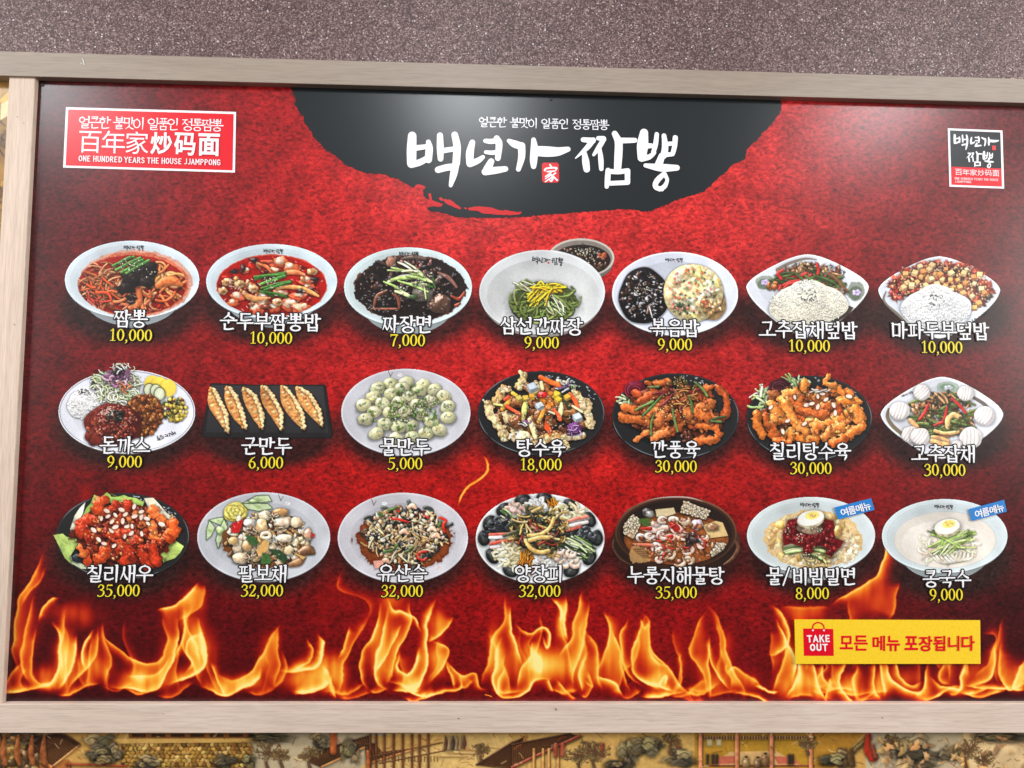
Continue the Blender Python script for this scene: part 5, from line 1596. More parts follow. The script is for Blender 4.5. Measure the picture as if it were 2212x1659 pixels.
def dish_sweet_sour_pork(c):
    c.plate(1590, 415, 488, 325, BLACK, gloss=1)
    c.layer('fried_pork')
    BT = [(216, 182, 126), (230, 202, 152), (196, 152, 96), (238, 216, 172)]
    fried(c, (1590, 420, 330, 200), 34, [(120, 70, 40), (150, 92, 52), (100, 56, 36)], 34, 120, spec=.35)
    for p, w in (([(1180, 340), (1200, 420), (1250, 500), (1290, 540)], 30), ([(1290, 240), (1250, 310)], 34), ([(1340, 430), (1380, 500), (1400, 570)], 44), ([(1450, 110), (1450, 180), (1420, 210)], 32), ([(1940, 330), (1950, 430), (1970, 510)], 34), ([(1850, 260), (1890, 310), (1900, 370)], 28),
                 ([(1280, 560), (1310, 600)], 40), ([(1380, 600), (1470, 600), (1530, 620)], 36), ([(1610, 620), (1700, 600), (1760, 620)], 36), ([(1760, 600), (1850, 600), (1910, 590)], 20), ([(1770, 640), (1790, 660)], 26), ([(1560, 190), (1580, 220)], 30), ([(1300, 240), (1340, 230)], 24), ([(1780, 200), (1720, 190)], 28)):
        c.rib(p, [w * c.r.uniform(.8, 1.1) for _ in p], c.jit(c.r.choice(BT), .06), bump=.6, sh=.5, rad=3, spec=.1, amb=.62, lump=.7)
        for q in p: c.bits((q[0], q[1], w * .8, w * .8), 6, BT, 13, .8, sh=.1, bump=.5)
    fried(c, (1590, 380, 230, 150), 20, [(150, 90, 48), (182, 116, 62), (130, 74, 40)], 28, 110, spec=.45)
    c.layer('vegetables')
    OR, CU, YE = (238, 112, 50), (206, 206, 110), (244, 196, 70)
    for p, w, col in (([(1585, 140), (1660, 175), (1730, 200)], 19, (240, 104, 44)), ([(1810, 270), (1850, 320), (1870, 375)], 16, (232, 92, 44)), ([(1480, 300), (1462, 380), (1450, 480)], [10, 22, 10], CU), ([(1745, 340), (1740, 400), (1722, 460)], [10, 20, 10], (222, 222, 150)),
                      ([(1500, 465), (1525, 530), (1545, 605)], [16, 22, 14], (236, 226, 170)), ([(1355, 295), (1330, 340), (1290, 385)], [10, 18, 14], (240, 160, 60)), ([(1320, 360), (1380, 395), (1430, 425)], 12, (234, 84, 50)), ([(1680, 385), (1720, 430), (1735, 465)], 14, (236, 90, 48)),
                      ([(1722, 235), (1765, 310), (1806, 375)], 9, (50, 64, 40)), ([(1610, 390), (1590, 440), (1570, 480)], 16, (226, 150, 60)), ([(1640, 395), (1690, 420)], 8, (240, 226, 190)), ([(1830, 360), (1880, 390), (1905, 405)], 9, (234, 222, 170)), ([(1230, 345), (1290, 355)], 9, (226, 206, 120)), ([(1370, 260), (1400, 280)], 14, (240, 196, 80)),
                      ([(1590, 180), (1600, 230)], 14, (240, 220, 150)), ([(1340, 290), (1310, 310)], 12, (226, 70, 46))):
        c.rib(p, w, col, sh=.55, amb=.62, spec=.2)
    for x, y, r, col in ((1705, 270, 34, (246, 200, 66)), (1720, 310, 30, (246, 196, 60)), (1520, 280, 32, (238, 176, 60)), (1470, 300, 30, (226, 186, 84)), (1610, 310, 34, (242, 150, 46)), (1650, 315, 26, (240, 130, 44)), (1790, 290, 28, (246, 190, 70)), (1660, 350, 30, (238, 130, 50)), (1660, 265, 24, (238, 140, 60)), (1420, 300, 28, (216, 196, 96)), (1640, 370, 30, (240, 140, 60)), (1545, 250, 24, (240, 206, 110))):
        c.cube(x, y, r, c.jit(col, .05))
    c.blob(1600, 275, 38, 27, (226, 40, 40), rough=.08, spec=.5)
    for x, y, r in ((1520, 215, 44), (1578, 358, 36), (1868, 445, 40)): c.cube(x, y, r, (200, 212, 222), ang=.3)
    c.poly([(1622, 465), (1672, 540), (1660, 588), (1612, 530)], (242, 92, 40), sh=.5)
    c.blob(1845, 535, 56, 50, (120, 60, 130), rough=.2, bump=.6); c.squiggle((1845, 535, 44, 40), 12, [(196, 150, 206), (150, 90, 160)], 4, 50)
    c.squiggle((1790, 215, 44, 26), 12, [(110, 80, 140), (236, 226, 240)], 5, 60); c.squiggle((1470, 500, 24, 20), 6, [(140, 80, 140), (230, 220, 232)], 5, 40); c.strips((1840, 215, 20, 16), 3, [(160, 190, 120)], 4, 40)
    c.layer('sesame_seeds'); c.sesame((1590, 420, 240, 150), 90); c.glints((1560, 440, 200, 120), 24, 3, 20, (250, 220, 190), .7)


def beet_rose(c, x, y, s, col):
    c.layer('vegetable_rose')
    c.blob(x, y, 88 * s, 76 * s, col, rough=.08, spec=.1, bump=.1)
    t = [min(255, v * 1.55 + 22) for v in col]
    for k, r0 in enumerate((78, 58, 38, 20)):
        a0 = k * 1.9
        c.rib([(x + r0 * s * math.cos(a0 + i * .5), y + r0 * .8 * s * math.sin(a0 + i * .5)) for i in range(9)], [1.5, 3, 4, 4, 4, 4, 4, 3, 1.5], t, sh=.5, flat=True, alpha=.8)


def dish_fried_spicy_pork(c):
    c.plate(552, 415, 495, 335, BLACK, gloss=1)
    c.layer('cucumber_shreds')
    c.squiggle((190, 300, 44, 40), 18, [(206, 222, 170), (170, 196, 130)], 7, 80)
    beet_rose(c, 238, 212, 1.0, (112, 24, 44))
    c.layer('fried_pork')
    c1 = [(196, 92, 40), (176, 76, 34), (214, 116, 54), (150, 62, 32)]
    fried(c, (560, 390, 330, 200), 46, [(110, 50, 28), (130, 60, 32), (90, 40, 26)], 30, 140)
    fried(c, (560, 360, 340, 190), 40, c1, 27, 150, spec=.2)
    for p, w in (([(130, 420), (200, 440), (290, 440), (340, 470)], 30), ([(150, 350), (210, 355), (240, 380)], 30), ([(890, 200), (940, 260), (955, 330), (940, 420)], 30), ([(730, 490), (800, 500), (870, 520), (880, 570), (830, 600), (720, 610)], 32), ([(740, 350), (800, 330), (830, 290)], 30), ([(700, 390), (760, 410), (800, 430)], 34),
                 ([(250, 600), (300, 565), (340, 540)], 24), ([(380, 590), (430, 560), (500, 530)], 30), ([(420, 460), (440, 410), (470, 380)], 34), ([(270, 300), (330, 270), (400, 250)], 26), ([(400, 165), (500, 150)], 24), ([(770, 210), (830, 190)], 28), ([(620, 380), (660, 400)], 34)):
        c.rib(p, [w * c.r.uniform(.8, 1.15) for _ in p], c.jit(c.r.choice([(206, 104, 46), (190, 84, 38), (216, 120, 60)]), .06), bump=.55, sh=.6, rad=3, spec=.2, lump=.7)
    c.bits((560, 400, 320, 190), 70, [(226, 130, 66), (160, 70, 36), (120, 50, 30)], 12, .7, bump=.4, sh=.2); c.bits((650, 580, 60, 40), 18, [(96, 50, 36), (120, 66, 48)], 16, bump=.5)
    for p in ([(380, 240), (440, 236), (500, 246)], [(430, 340), (490, 300), (530, 245)], [(560, 270), (590, 330), (600, 390)], [(640, 250), (700, 220), (760, 200)], [(600, 220), (660, 230), (720, 240)]):
        c.piece('dried_chilli'); c.rib(p, [6, 14, 6], c.jit((120, 30, 32)), spec=.4, sh=.5)
    c.layer('fried_pork')
    c.bits((600, 190, 130, 50), 26, [(110, 40, 36), (150, 96, 50), (96, 92, 46)], 16, .5); c.squiggle((620, 270, 70, 60), 14, [(214, 150, 84), (196, 120, 60)], 4, 80)
    c.layer('scallions')
    for p in ([(440, 265), (370, 340), (300, 410)], [(390, 390), (365, 470), (362, 560)], [(525, 345), (545, 440), (570, 535)], [(660, 265), (680, 330), (684, 390)], [(240, 370), (320, 330), (380, 300)], [(820, 450), (880, 430), (940, 420)], [(830, 455), (910, 460)], [(700, 150), (760, 200), (800, 260)], [(340, 190), (420, 185)]):
        c.rib(p, [6, 10, 8], c.jit(c.r.choice([(70, 104, 52), (104, 130, 70), (56, 84, 44)])), sh=.5)
    c.layer('sesame_seeds'); c.sesame((575, 140, 50, 40), 50, (236, 190, 110)); c.sesame((540, 340, 130, 110), 60, (232, 196, 120)); c.glints((560, 380, 320, 180), 40, 2.5, 16, (250, 206, 170), .6)


def dish_chilli_pork(c):
    c.plate(1593, 430, 490, 332, BLACK, gloss=1)
    c.layer('cucumber_shreds')
    c.squiggle((1245, 290, 56, 70), 30, [(206, 226, 170), (176, 206, 130), (222, 236, 196)], 9, 100); c.squiggle((1490, 150, 60, 34), 16, [(206, 226, 170), (176, 206, 130)], 8, 90)
    beet_rose(c, 1362, 195, 1.0, (66, 20, 28))
    c.layer('fried_pork')
    c1 = [(206, 104, 40), (190, 84, 34), (222, 128, 54)]
    fried(c, (1600, 420, 350, 200), 44, [(130, 62, 32), (110, 52, 30), (150, 76, 36)], 34, 150)
    fried(c, (1610, 400, 350, 190), 32, c1, 30, 150, spec=.4)
    for p, w in (([(1480, 230), (1420, 240), (1380, 290)], 32), ([(1450, 300), (1530, 350), (1600, 380), (1690, 400), (1720, 350)], 40), ([(1410, 320), (1440, 400), (1490, 480), (1560, 540)], 36), ([(1180, 400), (1190, 480), (1230, 560)], 34), ([(1300, 340), (1340, 390), (1320, 440)], 38), ([(1300, 500), (1320, 560)], 36), ([(1780, 210), (1850, 230), (1900, 280)], 36), ([(1840, 300), (1920, 300), (1990, 310)], 32),
                 ([(1940, 350), (1980, 410), (1990, 450)], 38), ([(1630, 540), (1660, 490), (1750, 470), (1830, 440)], 38), ([(1720, 580), (1760, 530), (1850, 500)], 36), ([(1900, 570), (1960, 520), (2010, 500)], 34), ([(1740, 110), (1720, 160), (1790, 170)], 22), ([(1560, 160), (1550, 200)], 28), ([(1780, 630), (1850, 600)], 34), ([(1560, 610), (1640, 600)], 32), ([(1450, 520), (1460, 580)], 24), ([(1500, 570), (1530, 600)], 28), ([(1250, 420), (1270, 480)], 26), ([(1330, 610), (1440, 620)], 24), ([(1900, 230), (1920, 250)], 26)):
        c.rib(p, [w * c.r.uniform(.85, 1.15) for _ in p], c.jit(c.r.choice([(224, 122, 46), (208, 98, 38), (230, 136, 58)]), .07), bump=.45, sh=.6, rad=3, spec=.35, lump=.7)
    c.bits((1610, 420, 340, 190), 50, [(240, 160, 76), (150, 70, 36)], 11, .7, sh=.2)
    c.glints((1610, 400, 340, 180), 60, 3, 18, (255, 226, 186), .7)
    almonds(c, [(1660, 262), (1575, 328), (1614, 318), (1660, 342), (1724, 285), (1782, 330), (1795, 390), (1424, 452), (1556, 474), (1388, 535), (1480, 268), (1294, 346), (1902, 262), (1695, 240)], 26)
    c.strips((1650, 215, 110, 24), 6, [(246, 226, 206)], 5, 70, ang=.1, dang=.8)


def almonds(c, spots, r):
    for x, y in spots:
        c.piece('almond_flake')
        a = c.r.uniform(0, 3)
        q = r * c.r.uniform(.7, 1.0)
        c.ell(x, y + 2, q, q * .60, (190, 130, 96), ang=a, rough=.10, sh=.5, rad=2)
        c.ell(x, y, q * .97, q * .55, c.jit((252, 230, 216), .03), ang=a, rough=.12, tex=.06, seed=c.r.randint(0, 99), grad=(.04, -.05))


def bun(c, x, y, r):
    c.piece('flower_bun'); c.mott = .03
    c.blob(x, y, r, r * .92, (240, 232, 230), rough=.06, bump=0, spec=.0, sh=.35, rad=4, amb=.74, dif=.32)
    a0 = c.r.uniform(-.5, .5)
    for k, (o, w) in enumerate(((-.55, .22), (-.22, .20), (.10, .19), (.40, .17))):
        dx, dy = math.cos(a0 + .5), math.sin(a0 + .5)
        px, py = -dy, dx
        m = .80 * (1 - o * o) ** .5
        c.rib([(x + r * (o * dx + t * m * px + .12 * (1 - t * t) * dx), y + r * .9 * (o * dy + t * m * py + .12 * (1 - t * t) * dy)) for t in (-1, -.5, 0, .5, 1)], [r * w * q for q in (.5, .9, 1, .9, .5)], (242, 235, 233), sh=.15, rad=2, amb=.74, dif=.28, spec=.0)


def dish_pepper_beef_buns(c):
    c.plate(1575, 400, 488, (298, 352), (230, 232, 242), p=1.36)
    c.piece('plate_painting'); c.ell(1620, 190, 90, 44, (150, 170, 150), alpha=.75, rough=.2); c.ell(1620, 192, 60, 28, (110, 140, 116), alpha=.7, rough=.2)
    c.layer('plate_flower')
    for i in range(5): c.blob(1625 + 22 * math.cos(i * 1.26), 196 + 12 * math.sin(i * 1.26), 14, 10, (216, 216, 226), sh=0, bump=0, spec=0, amb=.8, dif=.2)
    c.piece('plate_painting'); c.rib([(1160, 360), (1150, 420), (1190, 490), (1270, 560)], [8, 14, 16, 14], (110, 94, 64), flat=True, sh=0, alpha=.85); c.piece('plate_painting'); c.rib([(1800, 260), (1900, 320), (1960, 380)], [12, 14, 9], (80, 70, 60), flat=True, sh=0, alpha=.85)
    c.layer('pepper_and_beef')
    B = (1590, 400, 240, 170)
    c.bits(B, 60, [(90, 66, 44), (70, 74, 40), (110, 76, 50)], 34, .6, bump=.5)
    c.strips(B, 70, [(206, 150, 100), (180, 122, 78), (226, 178, 130)], 8, 80, bend=.6, bump=.2)
    c.strips(B, 50, [(96, 110, 50), (70, 84, 40), (120, 134, 70)], 11, 140, ang=.1, dang=1.2, bend=.3)
    c.bits((1430, 360, 90, 70), 30, [(222, 170, 124), (196, 134, 90)], 16, .6, bump=.4)
    c.strips((1560, 270, 110, 40), 20, [(214, 160, 110), (150, 110, 76), (60, 54, 40)], 8, 100)
    for p in ([(1470, 320), (1440, 390), (1400, 440)], [(1650, 280), (1710, 330), (1760, 390)], [(1612, 345), (1600, 420), (1580, 470)], [(1510, 490), (1580, 460)]): c.rib(p, [8, 13, 10], (206, 46, 40), spec=.3)
    for p, w in (([(1620, 500), (1620, 440), (1660, 405), (1710, 420)], 20), ([(1500, 580), (1560, 585), (1620, 610)], 16), ([(1520, 530), (1600, 550), (1700, 540)], 14), ([(1330, 450), (1380, 500)], 18), ([(1500, 610), (1560, 630), (1620, 640)], 22), ([(1460, 260), (1500, 275)], 9)):
        c.rib(p, w, c.jit((236, 186, 124), .06), bump=.15)
    c.bits((1620, 450, 160, 90), 16, [(60, 60, 40), (44, 40, 34)], 8)
    for x, y, r in ((1418, 232, 66), (1758, 240, 64), (1246, 375, 78), (1905, 412, 80), (1330, 560, 70), (1405, 575, 74), (1800, 585, 90), (1690, 640, 40)): bun(c, x, y, r)


def leaf(c, pts, col, ruffle=True):
    c.piece('lettuce_leaf')
    c.poly(pts, col, sh=.4, tex=.22, grad=(.08, -.1), N=NC)
    m = np.mean(np.array(pts), 0)
    for p in pts[::2]:
        c.rib([tuple(m), ((m[0] + p[0]) / 2 + 4, (m[1] + p[1]) / 2), tuple(p)], [3, 2.4, 1], [min(255, v * 1.14) for v in col], flat=True, sh=0, alpha=.6)


def dish_chilli_shrimp(c):
    c.plate(600, 395, 500, 326, BLACK, gloss=1)
    LT = (186, 212, 116)
    leaf(c, [(76, 385), (150, 375), (180, 400), (280, 405), (278, 430), (235, 500), (205, 545), (232, 590), (225, 612), (165, 560), (130, 480)], LT); leaf(c, [(205, 545), (260, 580), (330, 620), (360, 640), (290, 640), (220, 600)], (216, 228, 190))
    leaf(c, [(320, 140), (300, 230), (262, 290), (262, 400), (214, 398), (206, 340), (240, 240), (280, 180)], (236, 234, 206)); leaf(c, [(385, 80), (420, 100), (440, 110), (420, 190), (380, 230), (340, 262), (300, 240), (330, 180), (360, 150)], (170, 206, 96))
    leaf(c, [(440, 100), (480, 62), (500, 75), (515, 100), (560, 100), (610, 86), (640, 100), (700, 110), (760, 140), (750, 170), (620, 160), (520, 150)], (176, 210, 104)); leaf(c, [(760, 110), (830, 106), (870, 150), (930, 220), (1000, 270), (980, 290), (900, 270), (800, 200)], (240, 232, 204))
    leaf(c, [(880, 500), (940, 450), (1000, 430), (1058, 470), (1030, 520), (990, 560), (930, 580), (906, 596), (890, 560)], (184, 208, 110))
    c.blob(270, 560, 56, 34, (40, 46, 50), rough=.2)
    c.layer('fried_shrimp')
    cols = [(206, 70, 28), (224, 92, 36), (186, 52, 24), (236, 120, 56)]
    c.ell(610, 380, 370, 230, (96, 30, 18), rough=.1, sh=.3)
    fried(c, (610, 380, 320, 190), 40, [(140, 44, 22), (116, 36, 20), (160, 54, 26)], 34, 110, spec=.3)
    for p, w in (([(400, 260), (320, 290), (300, 360), (340, 400)], 44), ([(450, 130), (420, 180), (480, 220)], 42), ([(640, 160), (610, 220), (570, 290)], 46), ([(820, 210), (880, 260), (900, 280)], 40), ([(980, 300), (990, 360), (950, 380)], 42), ([(820, 330), (830, 400), (860, 440)], 44), ([(520, 390), (600, 370), (660, 360)], 44), ([(560, 440), (640, 450), (720, 420)], 36),
                 ([(470, 500), (450, 560), (420, 570)], 40), ([(600, 500), (640, 540), (620, 580)], 50), ([(740, 500), (770, 560), (800, 600)], 40), ([(820, 470), (840, 530), (860, 590)], 42), ([(900, 430), (940, 420)], 34), ([(320, 540), (340, 580)], 36), ([(540, 160), (520, 200)], 26), ([(740, 240), (760, 290)], 36), ([(280, 480), (300, 520)], 30), ([(690, 240), (660, 260)], 30)):
        c.rib(p, [w * c.r.uniform(.85, 1.15) for _ in p], c.jit(c.r.choice(cols), .06), bump=.6, sh=.6, rad=3, spec=.35, shin=14, lump=.7)
    c.bits((620, 390, 330, 190), 90, [(236, 116, 60), (160, 44, 24), (244, 150, 84), (110, 30, 18)], 13, .7, bump=.5, sh=.3, spec=.3)
    c.glints((610, 380, 330, 200), 60, 3, 18, (255, 206, 176), .7)
    almonds(c, [(686, 172), (590, 196), (545, 236), (620, 230), (690, 245), (740, 250), (780, 262), (440, 262), (520, 285), (600, 280), (632, 322), (670, 320), (790, 300), (892, 305), (382, 348), (516, 355), (545, 325), (616, 395), (664, 372), (742, 376), (420, 420), (460, 450), (480, 205), (740, 210), (536, 466), (490, 245)], 27)


def dish_eight_treasures(c):
    c.plate(1657, 400, 500, 336, (200, 203, 210))
    for i in range(5):
        k = .97 - i * .035
        c.rib([(1657 + 500 * k * math.cos(a * .1 - 2.6), 400 + 336 * k * math.sin(a * .1 - 2.6)) for a in range(28)], 1.6, (178, 181, 190), flat=True, sh=0, smooth=0, alpha=.5)
    plate_sprig(c, 1785, 106, 1838, 150)
    c.layer('cucumber_garnish')
    for p in ([(1500, 150), (1600, 95), (1690, 90), (1715, 130), (1640, 140)], [(1500, 155), (1600, 150), (1690, 155), (1718, 185), (1620, 205), (1540, 190)], [(1250, 275), (1300, 262), (1350, 255), (1385, 300), (1370, 320), (1310, 300)], [(1250, 280), (1230, 350), (1230, 420), (1262, 390), (1290, 330)], [(1360, 270), (1384, 330), (1340, 420), (1315, 482), (1300, 420), (1320, 350)]):
        c.poly(p, (56, 92, 50), sh=.3, grow=5); c.poly(p, (206, 222, 176), sh=0, tex=.1); m = np.mean(np.array(p), 0)
        c.ell(m[0], m[1], 26, 12, (176, 204, 136), tex=.1, ang=.4)
    c.blob(1330, 350, 30, 30, (190, 214, 150)); c.blob(1580, 130, 30, 12, (180, 206, 140))
    c.layer('radish_flower')
    c.blob(1445, 215, 88, 76, (244, 226, 96), rough=.08, bump=.1, spec=.05, amb=.68, dif=.36)
    for k, r0 in enumerate((74, 54, 36, 18)):
        for h in range(3):
            a0 = k * .9 + h * 2.1
            c.rib([(1445 + r0 * math.cos(a0 + i * .3), 212 + r0 * .8 * math.sin(a0 + i * .3)) for i in range(6)], [2, 8, 11, 11, 8, 2], (252, 238, 130), sh=.3, spec=.05, amb=.66, dif=.35)
    c.layer('seafood')
    c.ell(1660, 440, 320, 190, (120, 72, 36), rough=.15, sh=.2)
    B = (1680, 420, 310, 200)
    c.bits(B, 70, [(110, 80, 54), (80, 62, 46), (60, 50, 42), (140, 100, 64)], 30, .6, bump=.4, spec=.3)
    c.strips(B, 50, [(206, 160, 100), (170, 126, 80), (120, 88, 60), (226, 190, 140)], 13, 80, bend=.5)
    c.bits(B, 90, [(236, 218, 186), (226, 200, 160), (244, 232, 210), (206, 176, 136)], 26, .7, bump=.25, spec=.25, rough=.4, sh=.5)
    for x, y, rx, ry, col in ((1665, 240, 46, 40, (240, 222, 190)), (1545, 295, 44, 30, (246, 240, 230)), (1640, 320, 46, 56, (232, 196, 146)), (1465, 475, 42, 54, (238, 218, 188)), (1530, 470, 36, 40, (206, 166, 116)), (1480, 560, 60, 40, (236, 212, 176)), (1800, 290, 66, 44, (240, 214, 186)), (1900, 290, 44, 40, (236, 210, 172)),
                              (1780, 215, 60, 30, (200, 150, 96)), (1845, 500, 36, 34, (232, 206, 160)), (1810, 410, 60, 32, (244, 228, 200)), (1990, 380, 32, 44, (206, 160, 130)), (1430, 430, 40, 30, (226, 190, 130)), (1590, 560, 40, 26, (216, 186, 140))):
        c.blob(x, y, rx, ry, col, rough=.12, bump=.25, spec=.35, sh=.55, rad=3)
    c.rib([(1640, 400), (1650, 375), (1690, 370), (1705, 395), (1670, 410), (1640, 400)], 13, (240, 220, 186), sh=.5)
    for x, y in ((1720, 250), (1560, 340), (1600, 520), (1770, 450), (1560, 560), (1780, 330)): c.squiggle((x, y, 18, 14), 7, [(216, 190, 160), (180, 140, 110)], 4, 40)
    c.rib([(1930, 520), (1990, 500), (2030, 520)], [24, 40, 16], (120, 84, 56), spec=.5); c.rib([(1860, 610), (1920, 590), (1960, 560)], [20, 30, 14], (150, 110, 74), spec=.3)
    c.poly([(1600, 500), (1660, 420), (1700, 440), (1690, 500), (1620, 556)], (226, 176, 104), sh=.5); c.poly([(1870, 510), (1940, 540), (1975, 550), (1950, 570)], (216, 170, 104), sh=.4)
    for q, col in (([(1420, 300), (1504, 268), (1492, 320), (1470, 370), (1410, 368)], (196, 34, 34)), ([(2016, 370), (2040, 380), (2036, 404), (2014, 400)], (206, 40, 40)), ([(1525, 385), (1580, 395), (1622, 440), (1600, 470), (1550, 450)], (58, 92, 50)), ([(1650, 520), (1700, 530), (1712, 590), (1690, 612), (1630, 600)], (66, 106, 54)), ([(1700, 490), (1780, 500), (1836, 560), (1810, 600), (1740, 540)], (48, 76, 46))):
        c.piece('pepper'); c.poly(q, col, sh=.5, tex=.2)
    c.layer('seafood'); c.glints(B, 50, 3, 20, (255, 244, 226), .65)


def dish_stir_fry(c):
    c.plate(568, 405, 490, 338, (208, 207, 214))
    for i in range(6):
        k = .97 - i * .04
        c.rib([(568 + 490 * k * math.cos(a * .1 - 3.3), 405 + 338 * k * math.sin(a * .1 - 3.3)) for a in range(40)], 1.6, (184, 183, 192), flat=True, sh=0, smooth=0, alpha=.5)
    plate_sprig(c, 350, 140, 430, 150)
    c.layer('sauce')
    c.ell(575, 420, 365, 225, (112, 48, 20), rough=.16, tex=.15, seed=4, sh=.15); c.ell(575, 415, 340, 210, (132, 62, 28), rough=.14, tex=.2, seed=4)
    c.glints((760, 620, 90, 40), 10, 3, 20, (220, 160, 120)); c.glints((840, 260, 60, 60), 8, 3, 20, (220, 160, 120))
    c.layer('stir_fried_vegetables')
    B = (580, 390, 300, 205)
    c.bits(B, 70, [(70, 56, 46), (96, 70, 50), (50, 46, 44), (140, 100, 66)], 28, .6, bump=.5)
    c.squiggle(B, 46, [(60, 64, 60), (44, 46, 46), (80, 84, 78)], 13, 110, turn=5, spec=.45)
    c.strips(B, 120, [(226, 186, 130), (206, 160, 104), (236, 206, 160), (190, 140, 90)], 8, 90, bend=.4)
    c.squiggle(B, 26, [(56, 60, 58), (40, 42, 42)], 11, 80, turn=5, spec=.5)
    c.bits(B, 110, [(236, 206, 170), (226, 186, 140), (244, 226, 200), (206, 150, 110)], 16, .7, bump=.4, rough=.3, sh=.45)
    c.strips((560, 420, 260, 170), 30, [(240, 214, 170), (222, 180, 120)], 6, 90)
    for x, y in ((790, 350), (580, 370), (440, 590), (820, 400), (640, 180)): c.rib([(x - 30, y), (x, y - 16), (x + 26, y + 6)], [12, 18, 8], (240, 190, 160), bump=.15, sh=.5)
    c.poly([(345, 580), (420, 575), (425, 620), (360, 640)], (236, 170, 150), sh=.4)
    for p, w in (([(470, 262), (540, 270), (610, 290)], 8), ([(880, 360), (870, 310), (890, 280), (850, 256)], 11), ([(680, 560), (690, 520), (740, 510)], 10), ([(690, 565), (720, 575), (745, 560)], 8), ([(720, 240), (760, 255)], 9), ([(540, 210), (520, 190)], 7)): c.piece('pepper_strip'); c.rib(p, w, (204, 44, 32), spec=.4)
    for p in ([(430, 510), (490, 500), (525, 460)], [(590, 515), (640, 480)], [(840, 320), (850, 290)], [(470, 200), (520, 180)], [(390, 225), (420, 240)]): c.piece('pepper_strip'); c.rib(p, 11, (76, 104, 52), spec=.3)
    c.layer('sesame_seeds'); c.sesame((570, 380, 270, 180), 80); c.glints(B, 60, 2.5, 16, (250, 240, 226), .7)


